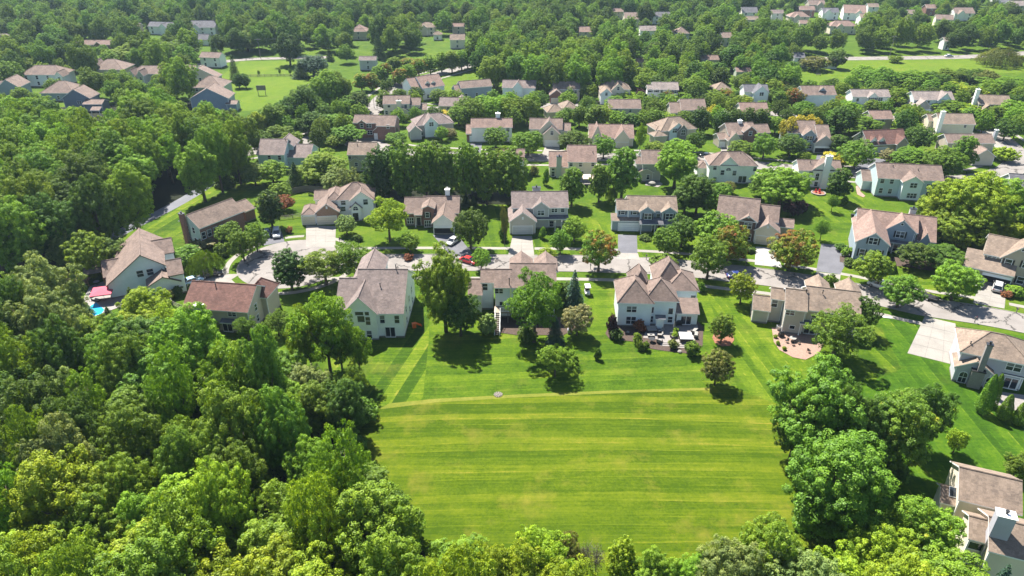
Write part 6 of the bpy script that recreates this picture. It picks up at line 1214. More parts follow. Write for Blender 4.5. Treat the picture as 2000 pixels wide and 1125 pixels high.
 ('a',-41.78,83.42,4.96,17.08,'bright',13,-1,-1,''),
 ('o',-67.97,70.38,5.13,14.02,'mid',10,-1,1,''),
 ('o',-36.67,71.52,5.04,19.09,'warm',12,-1,-1,''),
 ('o',-57.82,71.9,3.83,16.97,'dark',12,-1,-1,''),
 ('o',-62.88,90.32,3.4,14.41,'warm',13,-1,-1,''),
 ('o',-54.05,80.33,5.35,12.24,'mid',12,-1,-1,''),
 ('a',-60.56,79.33,3.6,15.4,'bright',12,-1,0,''),
 ('o',-73.36,79.88,5.8,15.02,'dark',10,-1,0,''),
 ('o',-50.39,71.44,4.64,16.47,'mid',12,-1,0,''),
 ('o',-54.01,61.61,5.47,16.84,'lime',10,-1,-1,''),
 ('o',-82.21,94.89,5.78,16.78,'dark',10,-1,2,''),
 ('a',-59.75,60.11,4.04,15.42,'bright',10,-1,0,''),
 ('o',-70.17,90.79,4.26,17.11,'dark',10,-1,1,''),
 ('a',-52.99,52.93,4.78,13.73,'lime',10,-1,-1,''),
 ('o',-47.02,64.25,3.67,14.4,'bright',12,-1,-1,''),
 ('o',-26.02,68.17,3.48,13.19,'bright',9,-1,0,''),
 ('o',-48.78,58.14,4.4,12.93,'bright',11,-1,0,''),
 ('o',-34.42,66.11,4.11,14.99,'mid',12,-1,3,''),
 ('o',-20.71,49.12,4.68,13.55,'lime',9,-1,-1,''),
 ('o',-71.79,74.81,4.43,11.72,'mid',10,-1,-1,''),
 ('o',-85.08,101.65,4.12,18.68,'dark',10,-1,3,''),
 ('o',-15.69,57.38,5.61,15.62,'bright',9,-1,2,''),
 ('o',-36.57,84.6,3.56,19.2,'mid',13,-1,1,''),
 ('o',-27.4,55.85,4.95,11.99,'bright',11,-1,1,''),
 ('a',-34.42,78.76,5.21,12.99,'bright',12,-1,1,''),
 ('a',-55.87,93.8,5.57,12.3,'bright',13,-1,-1,''),
 ('o',-91.23,106.43,5.0,18.35,'mid',10,-1,0,''),
 ('o',-65.92,65.41,4.06,16.76,'silver',10,-1,0,''),
 ('o',-40.12,78.11,3.48,12.68,'warm',12,-1,-1,''),
 ('o',-38.45,61.55,5.59,12.72,'lime',11,-1,2,''),
 ('o',-75.3,92.56,4.89,13.69,'dark',10,-1,4,''),
 ('a',-21.47,56.95,3.71,18.51,'lime',9,-1,0,''),
 ('o',-63.97,74.69,5.31,18.07,'dark',10,-1,5,''),
 ('o',-71.17,99.77,5.36,11.96,'bright',13,-1,0,''),
 ('o',-49.15,90.08,5.84,19.08,'bright',13,-1,-1,''),
 ('o',-42.25,89.71,5.81,11.89,'bright',13,-1,1,''),
 ('o',-41.79,67.99,3.53,15.45,'mid',12,-1,2,''),
 ('o',-65.42,83.27,3.5,12.92,'silver',12,-1,-1,''),
 ('o',-30.45,72.47,3.7,17.69,'mid',12,-1,1,''),
 ('o',-57.15,87.57,4.53,17.31,'mid',13,-1,0,''),
 ('a',-47.77,79.78,3.66,19.22,'bright',12,-1,1,''),
 ('o',-77.78,103.18,3.85,12.75,'dark',10,-1,1,''),
 ('a',-74.71,86.61,4.68,18.86,'bright',10,-1,2,''),
 ('o',-37.72,48.59,5.81,16.23,'warm',11,-1,-1,''),
 ('a',-20.44,62.94,3.83,19.36,'bright',9,-1,-1,'g'),
 ('o',-53.87,47.45,4.41,18.66,'bright',10,-1,-1,''),
 ('a',-43.34,73.83,3.77,12.63,'bright',12,-1,0,''),
 ('o',-65.77,97.59,4.23,12.57,'mid',13,-1,-1,''),
 ('a',-26.47,61.55,5.26,11.66,'bright',9,-1,-1,''),
 ('o',-58.25,53.57,4.61,11.9,'lime',10,-1,-1,'g'),
 ('o',-80.8,89.52,4.4,12.97,'dark',10,-1,0,''),
 ('a',-36.63,53.7,5.59,16.43,'bright',11,-1,1,''),
 ('a',-5.7,47.47,4.19,17.6,'lime',9,-1,1,''),
 ('o',-60.58,97.54,5.94,12.88,'dark',13,-1,-1,''),
 ('o',-86.78,109.32,4.68,15.02,'silver',10,-1,2,''),
 ('a',-67.97,78.31,5.47,12.61,'bright',10,-1,-1,''),
 ('o',-52.23,85.24,5.99,14.73,'mid',13,-1,2,''),
 ('a',-61.2,67.65,3.7,18.76,'bright',10,-1,1,''),
 ('o',-75.98,98.04,5.64,19.23,'silver',10,-1,3,''),
 ('o',-25.76,50.79,4.69,12.67,'lime',11,-1,1,''),
 ('a',-43.2,47.0,3.68,17.86,'bright',11,-1,0,''),
 ('o',-43.44,59.51,3.78,12.84,'bright',11,-1,2,''),
 ('o',-46.88,85.38,3.74,11.85,'dark',12,-1,-1,''),
 ('o',-66.89,111.4,4.71,11.08,'lime',20,-1,1,''),
 ('a',-60.68,104.16,4.35,10.96,'lime',20,-1,-1,''),
 ('o',-66.88,105.18,4.65,9.59,'lime',20,-1,0,''),
 ('o',-166.96,226.33,5.95,14.7,'bright',15,-1,5,''),
 ('o',-114.86,159.31,5.82,18.79,'mid',15,-1,4,''),
 ('o',-136.32,218.08,4.91,15.65,'bright',16,-1,2,''),
 ('o',-112.87,167.53,4.76,14.94,'mid',17,-1,2,''),
 ('o',-115.29,177.86,5.07,15.1,'warm',17,-1,0,''),
 ('o',-105.96,155.02,6.56,14.65,'dark',17,-1,2,''),
 ('a',-156.73,222.38,5.4,17.6,'bright',15,-1,0,''),
 ('o',-125.27,205.11,4.87,19.09,'bright',16,-1,3,''),
 ('o',-137.36,201.32,5.89,15.64,'bright',15,-1,11,''),
 ('a',-83.72,203.4,5.08,16.36,'bright',17,-1,1,''),
 ('o',-100.62,142.76,5.94,16.81,'dark',17,-1,0,''),
 ('o',-116.13,196.15,4.75,17.34,'bright',17,-1,0,''),
 ('a',-117.3,188.89,5.16,17.28,'bright',17,-1,5,''),
 ('o',-123.77,163.54,5.89,14.69,'warm',15,-1,3,''),
 ('o',-101.1,186.5,5.05,17.57,'bright',17,-1,3,''),
 ('o',-149.04,212.34,6.43,15.66,'mid',15,-1,3,''),
 ('o',-100.54,178.46,6.5,15.8,'bright',14,-1,1,''),
 ('o',-108.29,208.62,5.95,15.98,'warm',17,-1,2,''),
 ('o',-91.4,212.86,5.17,14.89,'bright',17,-1,6,''),
 ('o',-140.87,194.63,6.19,18.32,'bright',15,-1,7,''),
 ('a',-128.91,193.16,5.42,15.03,'bright',17,-1,0,''),
 ('o',-105.7,135.28,6.15,18.88,'warm',15,-1,2,''),
 ('o',-123.1,179.99,5.8,15.03,'mid',17,-1,0,''),
 ('a',-137.93,210.34,5.27,16.93,'bright',16,-1,0,''),
 ('a',-116.52,211.05,4.97,14.31,'bright',17,-1,6,''),
 ('o',-91.49,203.86,6.13,16.42,'mid',17,-1,1,''),
 ('o',-106.53,181.42,6.19,19.26,'mid',17,-1,3,''),
 ('o',-106.58,171.35,6.05,14.54,'mid',14,-1,-1,''),
 ('o',-132.17,171.04,6.54,14.65,'bright',15,-1,3,''),
 ('o',-109.19,225.02,5.9,15.77,'bright',16,-1,5,''),
 ('o',-108.68,148.99,5.54,19.88,'warm',15,-1,1,''),
 ('a',-116.04,230.59,5.37,16.24,'bright',16,-1,1,''),
 ('a',-107.8,196.8,6.37,18.51,'bright',17,-1,7,''),
 ('o',-99.05,214.84,4.8,15.81,'warm',16,-1,1,''),
 ('o',-132.62,179.81,5.63,17.09,'warm',15,-1,4,''),
 ('o',-159.73,214.87,5.73,18.55,'mid',15,-1,2,''),
 ('a',-98.47,194.49,5.08,14.09,'bright',17,-1,8,''),
 ('o',-117.68,221.49,6.38,17.59,'mid',16,-1,0,''),
 ('o',-164.69,219.92,5.92,14.2,'mid',15,-1,0,''),
 ('o',-117.83,150.71,6.52,14.31,'bright',15,-1,6,''),
 ('o',-146.14,203.92,4.66,17.89,'bright',15,-1,8,''),
 ('o',-101.99,200.43,5.25,15.7,'bright',17,-1,4,''),
 ('o',-138.98,188.18,5.89,19.43,'warm',15,-1,0,''),
 ('a',-130.97,211.18,4.64,15.28,'bright',17,-1,3,''),
 ('a',-148.48,220.32,5.97,15.32,'bright',15,-1,1,''),
 ('o',-113.14,139.64,6.02,15.94,'dark',15,-1,3,''),
 ('o',-141.9,224.38,6.56,14.06,'bright',16,-1,0,''),
 ('o',-117.82,203.48,6.04,15.63,'dark',17,-1,1,''),
 ('o',-162.43,231.45,6.58,15.71,'bright',15,-1,9,''),
 ('o',-155.91,207.58,4.78,14.85,'dark',15,-1,4,''),
 ('a',-125.66,218.84,5.54,15.27,'bright',16,-1,2,''),
 ('o',-98.55,229.83,5.28,14.22,'bright',16,-1,1,''),
 ('o',-104.25,163.42,6.32,19.03,'dark',17,-1,3,''),
 ('o',-108.45,218.39,4.69,14.93,'warm',16,-1,3,''),
 ('o',-122.54,172.91,5.93,17.3,'mid',15,-1,1,''),
 ('o',-83.38,211.74,6.01,16.66,'mid',16,-1,1,''),
 ('o',-139.23,180.77,5.23,18.86,'bright',15,-1,2,''),
 ('o',-129.21,186.4,5.42,17.06,'bright',15,-1,10,''),
 ('o',-117.98,237.47,5.7,16.83,'warm',16,-1,2,''),
 ('o',-78.68,193.98,5.04,18.45,'bright',17,-1,1,''),
 ('o',-108.63,189.03,5.94,19.64,'bright',17,-1,2,''),
 ('o',-156.05,234.14,6.35,14.87,'bright',15,-1,1,''),
 ('o',-152.97,200.57,4.94,19.2,'dark',15,-1,0,''),
 ('o',-94.19,147.86,5.28,19.07,'dark',14,-1,-1,''),
 ('o',-81.59,187.51,4.61,19.87,'warm',17,-1,1,''),
 ('o',-97.86,205.99,5.19,19.17,'bright',16,-1,6,''),
 ('a',-129.94,199.81,5.79,16.02,'bright',17,-1,2,''),
 ('o',-148.32,194.21,6.59,17.4,'dark',15,-1,2,''),
 ('o',-151.39,226.38,6.05,16.31,'dark',15,-1,1,''),
 ('o',-172.09,234.23,6.53,16.05,'bright',15,-1,4,''),
 ('o',-98.22,222.78,4.92,15.65,'bright',16,-1,7,''),
 ('o',-121.66,226.9,6.36,19.03,'bright',16,-1,4,''),
 ('o',-143.15,216.02,4.91,15.11,'warm',16,-1,0,''),
 ('o',-123.21,154.75,5.96,18.72,'bright',15,-1,0,''),
 ('o',-90.96,157.33,5.82,18.69,'bright',14,-1,0,''),
 ('a',-122.72,198.48,5.05,17.52,'bright',17,-1,4,''),
 ('o',-83.88,180.54,5.81,16.73,'bright',17,-1,5,''),
 ('o',-8.44,375.27,6.05,15.16,'bright',19,-1,3,''),
 ('o',5.25,395.96,5.66,14.63,'dark',19,-1,3,''),
 ('o',-0.23,328.63,5.18,14.48,'dark',18,-1,2,''),
 ('o',46.94,328.51,6.18,17.77,'bright',19,-1,1,''),
 ('o',25.16,361.39,6.27,17.91,'dark',19,-1,11,''),
 ('o',27.61,314.89,5.33,16.8,'bright',18,-1,7,''),
 ('o',13.86,356.3,5.46,15.05,'dark',19,-1,8,''),
 ('o',42.8,308.06,5.12,16.81,'bright',18,-1,10,''),
 ('o',43.85,350.61,5.91,17.31,'dark',19,-1,12,''),
 ('o',53.6,348.2,5.42,16.09,'dark',19,-1,1,''),
 ('o',14.24,309.46,5.25,14.06,'mid',18,-1,2,''),
 ('o',7.21,337.93,5.07,16.1,'dark',19,-1,5,''),
 ('o',5.34,354.34,5.68,14.23,'bright',19,-1,6,''),
 ('o',33.44,322.02,6.25,16.28,'mid',18,-1,4,''),
 ('o',13.53,331.73,5.05,14.12,'dark',18,-1,3,''),
 ('o',47.74,316.02,6.39,15.1,'bright',18,-1,1,''),
 ('o',-12.65,317.56,5.35,16.52,'dark',18,-1,0,''),
 ('o',-8.72,363.05,6.21,14.66,'dark',19,-1,0,''),
 ('o',-0.23,362.4,5.2,14.37,'mid',19,-1,4,''),
 ('o',27.6,351.11,5.97,14.3,'bright',19,-1,10,''),
 ('o',10.31,368.56,6.15,14.38,'dark',19,-1,7,''),
 ('o',7.82,318.9,6.21,17.71,'bright',18,-1,3,''),
 ('o',9.23,301.2,6.17,16.04,'bright',18,-1,4,''),
 ('o',-7.69,305.89,6.12,14.47,'bright',18,-1,0,''),
 ('o',40.23,342.35,5.74,16.65,'bright',19,-1,13,''),
 ('o',31.32,343.07,6.36,14.6,'bright',19,-1,11,''),
 ('o',35.13,334.07,6.4,14.21,'dark',18,-1,1,''),
 ('o',26.15,331.7,5.41,16.59,'bright',19,-1,9,''),
 ('o',16.48,376.51,5.12,15.55,'bright',19,-1,7,''),
 ('o',-9.93,332.04,5.34,16.41,'bright',19,-1,2,''),
 ('o',18.38,349.04,6.03,16.88,'bright',19,-1,8,''),
 ('o',19.08,338.73,5.16,14.06,'dark',19,-1,10,''),
 ('o',39.96,295.73,5.82,15.58,'bright',18,-1,9,''),
 ('o',-12.62,341.55,5.31,15.36,'bright',19,-1,0,''),
 ('o',7.39,378.45,6.11,17.14,'dark',19,-1,4,''),
 ('o',10.28,388.13,5.39,16.71,'dark',19,-1,6,''),
 ('o',-7.39,350.86,5.41,17.09,'mid',19,-1,2,''),
 ('o',-3.17,388.19,5.85,17.36,'bright',19,-1,4,''),
 ('o',1.55,346.12,6.24,15.09,'dark',19,-1,2,''),
 ('o',24.42,303.78,5.64,17.27,'bright',18,-1,6,''),
 ('o',-1.89,314.65,5.03,17.25,'bright',18,-1,2,''),
 ('o',-15.9,350.51,5.99,17.68,'mid',19,-1,0,''),
 ('o',48.49,338.16,5.74,17.12,'mid',19,-1,1,''),
 ('o',18.71,324.46,5.91,14.23,'bright',18,-1,5,''),
 ('o',19.4,368.34,5.15,16.5,'dark',19,-1,9,''),
 ('o',17.45,295.05,5.24,15.77,'mid',18,-1,3,''),
 ('o',32.83,307.72,5.14,14.09,'mid',18,-1,1,''),
 ('o',1.46,306.51,5.68,15.63,'mid',18,-1,0,''),
 ('o',0.99,372.07,5.8,16.12,'bright',19,-1,5,''),
 ('o',-2.1,337.67,5.99,14.36,'mid',19,-1,3,''),
 ('o',26.56,295.23,6.04,16.75,'bright',18,-1,8,''),
 ('o',35.65,354.52,5.41,14.02,'bright',19,-1,12,''),
 ('r',-244.1,347.35,3.51,9.95,'mid',4,56,-1,''),
 ('r',-200.5,347.18,3.29,9.2,'mid',0,59,-1,''),
 ('o',-197.16,332.06,3.27,9.87,'bright',0,59,-1,''),
 ('o',-138.87,281.93,4.04,8.41,'bright',2,62,-1,''),
 ('r',-196.58,271.15,4.34,7.12,'warm',2,57,-1,''),
 ('v',-231.31,339.62,3.23,6.69,'bright',0,56,-1,''),
 ('r',-208.18,333.25,2.93,8.39,'bright',3,56,2,''),
 ('r',-225.6,312.99,4.29,9.94,'mid',0,56,-1,''),
 ('o',-172.14,310.04,3.37,7.99,'mid',0,60,-1,''),
 ('o',-150.7,274.74,3.5,8.16,'bright',1,58,-1,''),
 ('v',-188.6,341.13,4.35,9.85,'bright',3,59,0,''),
 ('r',-138.54,263.6,3.49,9.8,'bright',0,63,-1,''),
 ('o',-209.43,374.32,4.02,6.72,'mid',2,68,1,''),
 ('r',-191.9,300.14,3.84,6.54,'mid',0,57,-1,''),
 ('r',-151.56,285.66,3.46,9.17,'bright',1,58,-1,''),
 ('o',-218.25,360.84,3.33,8.66,'mid',2,68,0,''),
 ('o',-144.04,288.93,3.22,8.58,'mid',0,62,-1,''),
 ('o',-134.16,273.53,3.26,9.55,'bright',0,63,-1,''),
 ('v',-258.39,366.65,3.98,8.49,'bright',4,68,1,''),
 ('r',-153.73,294.49,3.93,6.96,'warm',3,58,1,''),
 ('r',-207.58,356.05,4.21,9.07,'warm',3,59,-1,''),
 ('r',-187.82,262.09,2.89,9.32,'mid',0,58,-1,''),
 ('v',-233.24,366.11,3.31,7.48,'bright',2,68,-1,''),
 ('v',-194.8,353.22,2.98,7.42,'bright',3,59,1,''),
 ('r',-224.3,324.86,2.87,7.11,'warm',0,56,-1,''),
 ('r',-174.11,262.71,4.36,7.16,'bright',2,58,-1,''),
 ('v',-223.14,345.67,3.91,8.57,'bright',3,56,0,''),
 ('r',-201.18,362.96,3.25,7.07,'bright',3,59,-1,''),
 ('r',-169.25,302.17,2.99,8.65,'bright',1,57,-1,''),
 ('o',-234.61,329.5,3.22,7.47,'mid',0,56,-1,''),
 ('r',-211.1,325.36,3.8,8.03,'bright',3,56,0,''),
 ('v',-205.89,340.86,3.34,8.11,'bright',3,56,1,''),
 ('r',-220.55,333.24,4.33,8.71,'warm',3,56,-1,''),
 ('o',-179.43,268.98,2.96,7.85,'mid',2,58,-1,''),
 ('v',-215.84,349.58,3.17,8.79,'bright',3,56,2,''),
 ('r',-163.52,295.52,3.15,7.1,'warm',3,58,0,''),
 ('o',-160.78,286.93,3.74,8.59,'mid',3,58,-1,''),
 ('r',-234.99,357.25,4.28,9.82,'mid',2,68,-1,''),
 ('v',-253.93,357.27,4.21,7.68,'bright',4,68,0,''),
 ('r',-242.88,364.03,3.78,8.91,'bright',2,68,-1,''),
 ('o',-210.77,363.89,3.59,8.6,'bright',2,68,-1,''),
 ('o',-193.54,279.49,3.82,7.69,'bright',2,57,-1,''),
 ('r',-141.66,270.73,3.99,6.95,'mid',0,63,-1,''),
 ('v',-217.96,301.39,3.46,8.94,'bright',0,55,-1,''),
 ('r',-200.15,323.35,3.72,6.95,'bright',3,56,1,''),
 ('r',-177.34,300.57,3.11,9.53,'mid',3,57,-1,''),
 ('o',-238.78,337.35,2.98,7.29,'bright',0,56,-1,''),
 ('r',-225.35,365.01,3.34,8.47,'warm',2,68,-1,''),
 ('r',-144.84,297.38,3.34,7.04,'warm',0,62,-1,''),
 ('o',-183.4,311.62,3.86,7.2,'bright',3,57,-1,''),
 ('o',-217.39,368.64,2.82,6.82,'mid',2,68,2,''),
 ('o',-245.44,355.75,3.91,8.43,'bright',4,68,-1,''),
 ('o',119.36,359.21,4.26,11.68,'bright',0,105,0,''),
 ('v',82.74,361.45,4.88,8.7,'dark',0,81,0,''),
 ('o',84.0,313.74,3.73,10.65,'bright',3,49,1,''),
 ('r',112.42,306.22,4.06,12.66,'mid',3,50,-1,''),
 ('v',104.36,344.77,5.37,12.57,'dark',3,82,-1,''),
 ('o',110.92,359.86,5.24,11.16,'mid',1,81,-1,''),
 ('r',84.17,344.47,3.74,11.91,'mid',2,81,-1,''),
 ('v',91.49,319.82,4.26,9.18,'dark',0,82,-1,''),
 ('o',69.08,298.98,5.0,8.09,'mid',3,48,1,''),
 ('o',56.91,312.35,4.89,8.8,'bright',3,48,0,''),
 ('o',70.49,334.55,4.33,9.8,'bright',2,83,2,''),
 ('o',75.91,345.61,4.14,12.96,'mid',1,83,-1,''),
 ('o',67.47,313.56,4.88,11.69,'bright',3,48,1,''),
 ('o',88.16,328.8,4.28,8.06,'bright',0,82,-1,''),
 ('v',119.08,337.41,4.56,9.9,'dark',1,82,0,''),
 ('o',74.47,291.28,5.24,9.36,'bright',0,49,-1,''),
 ('v',77.98,307.61,4.16,11.61,'dark',3,49,0,''),
 ('r',77.54,326.44,3.77,9.17,'bright',0,82,0,''),
 ('v',106.38,298.88,4.37,12.0,'dark',3,50,-1,''),
 ('o',62.39,319.57,3.98,10.99,'bright',3,48,2,''),
 ('v',60.29,295.28,3.93,9.48,'dark',3,48,-1,''),
 ('v',69.7,354.63,5.08,11.65,'dark',1,83,-1,''),
 ('r',111.69,339.72,4.9,10.17,'bright',3,82,-1,''),
 ('o',115.29,348.35,3.96,12.42,'mid',3,82,-1,''),
 ('o',77.32,353.37,3.89,8.38,'bright',1,83,-1,''),
 ('v',129.68,361.66,4.06,9.0,'dark',0,105,-1,''),
 ('o',125.62,326.79,4.94,8.15,'mid',1,82,-1,''),
 ('o',67.22,345.1,3.96,11.89,'bright',2,83,0,''),
 ('o',63.07,328.09,4.29,8.98,'mid',2,83,-1,''),
 ('r',94.79,363.39,3.71,10.34,'bright',3,81,-1,''),
 ('v',119.8,317.58,4.76,8.01,'dark',2,82,0,''),
 ('r',108.01,313.2,4.54,12.34,'mid',2,82,-1,''),
 ('o',123.64,352.67,4.16,10.95,'bright',0,105,1,''),
 ('o',110.41,325.0,3.77,12.65,'mid',2,82,-1,''),
 ('o',75.7,317.07,4.5,8.03,'bright',3,49,0,''),
 ('r',80.79,334.74,3.78,11.37,'bright',0,82,1,''),
 ('r',56.88,302.14,5.2,9.01,'bright',3,48,-1,''),
 ('v',89.38,308.37,4.11,9.09,'dark',3,49,1,''),
 ('v',117.63,328.36,4.39,12.9,'dark',1,82,1,''),
 ('o',137.58,358.8,4.52,10.18,'mid',3,105,-1,''),
 ('r',105.65,334.38,4.39,9.47,'mid',3,82,-1,''),
 ('o',69.68,322.68,4.2,11.16,'bright',2,83,1,''),
 ('v',119.62,308.81,3.69,11.09,'dark',2,82,1,''),
 ('r',103.53,361.39,5.01,8.53,'mid',1,81,-1,''),
 ('o',126.34,345.32,4.51,12.57,'mid',0,105,-1,''),
 ('v',86.59,354.41,3.8,10.59,'dark',0,81,1,''),
 ('o',99.45,294.38,3.71,8.26,'bright',3,50,-1,''),
 ('o',65.46,306.25,3.69,10.86,'mid',3,48,0,''),
 ('r',106.4,290.52,4.49,8.65,'bright',1,50,-1,''),
 ('v',106.97,351.95,3.74,12.92,'dark',1,81,-1,''),
 ('o',97.13,301.77,5.37,8.1,'mid',1,49,-1,''),
 ('o',114.66,298.86,4.82,12.24,'bright',3,51,-1,''),
 ('r',78.35,300.08,4.39,9.95,'mid',0,49,-1,''),
 ('r',140.6,284.65,3.47,6.39,'bright',3,52,-1,''),
 ('r',162.43,292.13,2.97,7.66,'bright',3,53,-1,''),
 ('r',102.9,295.46,2.85,7.66,'warm',3,50,1,''),
 ('r',99.99,262.77,3.01,7.1,'dark',1,38,0,''),
 ('r',-67.13,250.8,3.53,8.98,'dark',0,41,-1,''),
 ('r',140.52,249.89,3.92,9.24,'bright',1,39,-1,''),
 ('r',7.11,268.03,4.03,8.44,'bright',0,35,1,''),
 ('r',-70.83,222.32,3.69,7.03,'warm',3,19,-1,''),
 ('r',71.98,280.7,3.89,8.77,'dark',1,48,-1,''),
 ('r',107.34,261.01,3.97,6.8,'mid',1,38,-1,''),
 ('r',-64.13,233.25,3.28,8.92,'warm',0,41,2,''),
 ('r',82.75,262.25,3.81,8.71,'bright',3,38,-1,''),
 ('r',-78.64,241.25,3.22,7.22,'mid',0,41,-1,''),
 ('r',154.87,284.69,3.9,6.01,'bright',3,53,-1,''),
 ('r',28.04,265.33,2.98,7.91,'mid',1,35,-1,''),
 ('r',-62.85,223.38,3.11,8.7,'dark',3,19,1,''),
 ('r',97.92,249.93,3.13,7.52,'dark',1,38,1,''),
 ('v',175.21,285.46,3.86,8.47,'mid',1,53,-1,''),
 ('r',116.42,294.86,2.86,7.52,'warm',3,51,-1,''),
 ('r',92.99,262.98,3.67,6.62,'mid',3,38,-1,''),
 ('r',46.72,248.24,3.16,6.85,'warm',0,28,-1,''),
 ('r',21.66,274.79,3.98,7.02,'bright',3,35,-1,''),
 ('v',180.35,277.96,3.66,8.58,'mid',3,54,-1,''),
 ('r',124.86,258.75,4.17,7.44,'bright',3,39,-1,''),
 ('r',1.0,260.41,3.76,7.71,'mid',0,35,-1,''),
 ('r',139.81,295.88,3.48,9.46,'warm',3,52,-1,''),
 ('r',177.55,247.94,3.22,7.94,'bright',2,54,0,''),
 ('v',-7.05,270.47,2.97,8.54,'mid',1,34,-1,''),
 ('r',188.86,281.41,3.2,7.33,'mid',3,54,-1,''),
 ('r',194.44,274.22,3.12,6.39,'dark',1,54,-1,''),
 ('r',-63.56,264.13,3.09,6.46,'warm',0,33,-1,''),
 ('r',10.63,275.04,3.81,7.4,'dark',3,35,-1,''),
 ('r',122.99,296.16,3.6,6.53,'bright',3,51,-1,''),
 ('r',126.4,288.07,3.84,7.45,'dark',3,51,0,''),
 ('r',66.08,269.63,3.01,7.46,'bright',3,37,1,''),
 ('r',112.55,288.43,3.06,6.85,'dark',0,51,-1,''),
 ('r',135.85,257.19,3.44,8.58,'mid',3,39,-1,''),
 ('r',50.07,272.69,3.62,7.24,'bright',3,36,-1,''),
 ('r',148.97,293.62,4.09,8.78,'mid',3,52,-1,''),
 ('v',-49.05,273.78,3.4,7.62,'mid',3,33,-1,''),
 ('r',106.04,242.72,3.06,9.37,'dark',3,30,-1,''),
 ('v',29.43,247.3,3.99,9.2,'mid',3,27,-1,''),
 ('r',74.02,289.35,2.77,9.14,'warm',1,48,-1,''),
 ('r',72.77,247.16,3.14,9.18,'bright',2,37,-1,''),
 ('r',59.77,265.34,4.1,8.17,'bright',3,37,0,''),
 ('v',154.71,252.76,3.73,6.08,'mid',3,40,-1,''),
 ('r',-28.49,257.48,3.29,6.05,'dark',3,42,-1,''),
 ('r',119.31,245.85,2.87,8.21,'dark',0,39,-1,''),
 ('v',39.24,271.16,4.06,6.56,'mid',3,36,-1,''),
 ('r',76.15,261.12,2.77,9.04,'warm',1,37,-1,''),
 ('r',52.47,257.59,3.9,8.49,'mid',1,36,-1,''),
 ('v',148.28,257.6,2.76,6.53,'mid',3,40,-1,''),
 ('r',0.18,268.27,2.91,9.03,'bright',0,35,3,''),
 ('r',199.38,279.67,3.47,7.82,'bright',1,54,-1,''),
 ('r',95.9,293.9,2.73,8.76,'warm',3,50,0,''),
 ('r',113.85,250.42,3.44,6.83,'mid',0,39,-1,''),
 ('v',147.57,285.49,3.96,8.99,'mid',3,52,-1,''),
 ('r',173.28,273.01,3.23,8.47,'mid',0,54,-1,''),
 ('r',117.17,258.08,3.9,8.37,'warm',0,39,-1,''),
 ('r',0.68,250.11,3.5,7.22,'mid',3,25,-1,''),
 ('r',61.22,248.41,3.29,6.8,'mid',3,28,1,''),
 ('v',51.63,264.09,3.19,8.81,'mid',1,36,-1,''),
 ('r',92.25,243.39,3.77,6.03,'warm',3,30,-1,''),
 ('r',134.32,289.75,3.52,7.62,'bright',3,52,-1,''),
 ('r',80.0,280.86,4.12,6.23,'bright',2,49,-1,''),
 ('r',-54.88,253.32,3.51,8.12,'warm',3,41,1,''),
 ('r',72.96,268.91,3.69,7.25,'dark',3,37,1,''),
 ('r',187.06,272.95,2.68,6.29,'mid',1,54,-1,''),
 ('r',29.77,258.66,2.96,6.6,'dark',0,36,-1,''),
 ('r',160.94,281.05,2.7,7.2,'mid',3,53,-1,''),
 ('v',163.52,249.97,3.85,7.47,'mid',1,40,-1,''),
 ('r',-13.02,258.47,3.51,8.11,'warm',2,34,-1,''),
 ('r',-22.16,281.99,3.24,6.17,'bright',3,34,-1,''),
 ('r',-74.63,250.26,2.7,8.76,'warm',0,41,0,''),
 ('r',106.18,284.11,3.63,6.23,'mid',1,50,1,''),
 ('r',136.05,241.61,3.87,9.08,'dark',2,39,-1,''),
 ('r',57.99,272.28,3.64,7.43,'dark',3,37,0,''),
 ('r',-41.18,252.58,2.93,6.54,'bright',3,41,-1,''),
 ('r',192.19,287.23,4.11,8.83,'bright',3,54,-1,''),
 ('r',-37.28,271.86,3.22,8.31,'bright',1,33,-1,''),
 ('v',106.46,252.83,2.66,6.4,'mid',1,38,-1,''),
 ('r',172.7,237.93,3.05,8.24,'warm',1,40,1,''),
 ('r',163.42,241.6,3.01,9.06,'warm',1,40,0,''),
 ('v',176.34,255.71,3.42,6.46,'mid',2,54,-1,''),
 ('v',169.71,290.2,3.89,8.49,'mid',3,53,-1,''),
 ('r',-35.11,256.47,2.63,6.16,'mid',2,33,1,''),
 ('r',-63.71,257.19,2.93,8.87,'warm',3,41,0,''),
 ('r',-78.13,217.27,4.11,8.42,'dark',3,19,0,''),
 ('v',-59.68,277.87,2.74,6.07,'mid',0,33,-1,''),
 ('r',168.23,283.35,4.0,6.77,'dark',3,53,1,''),
 ('v',103.35,274.22,2.75,7.59,'mid',2,50,-1,''),
 ('v',-71.71,256.4,2.87,6.59,'mid',0,41,-1,''),
 ('v',17.84,250.84,2.97,6.17,'mid',2,35,-1,''),
 ('r',62.52,293.37,3.86,8.08,'mid',3,48,-1,''),
 ('v',119.58,287.23,3.57,8.85,'mid',3,51,-1,''),
 ('r',31.2,287.78,3.58,7.12,'warm',1,46,-1,''),
 ('r',199.11,286.5,3.15,9.01,'dark',3,54,-1,''),
 ('r',155.73,293.57,3.17,6.54,'dark',3,53,0,''),
 ('r',-57.18,236.68,2.93,8.96,'warm',0,41,1,''),
 ('r',147.35,249.63,3.52,6.47,'mid',3,40,-1,''),
 ('v',129.75,253.23,3.83,9.41,'mid',3,39,-1,''),
 ('r',-17.05,250.73,3.06,7.48,'mid',1,42,0,''),
 ('r',37.64,248.96,3.55,6.59,'bright',2,36,-1,''),
 ('r',45.48,267.46,2.86,6.67,'warm',3,36,-1,''),
 ('r',131.73,296.78,3.94,7.45,'dark',3,51,1,''),
]
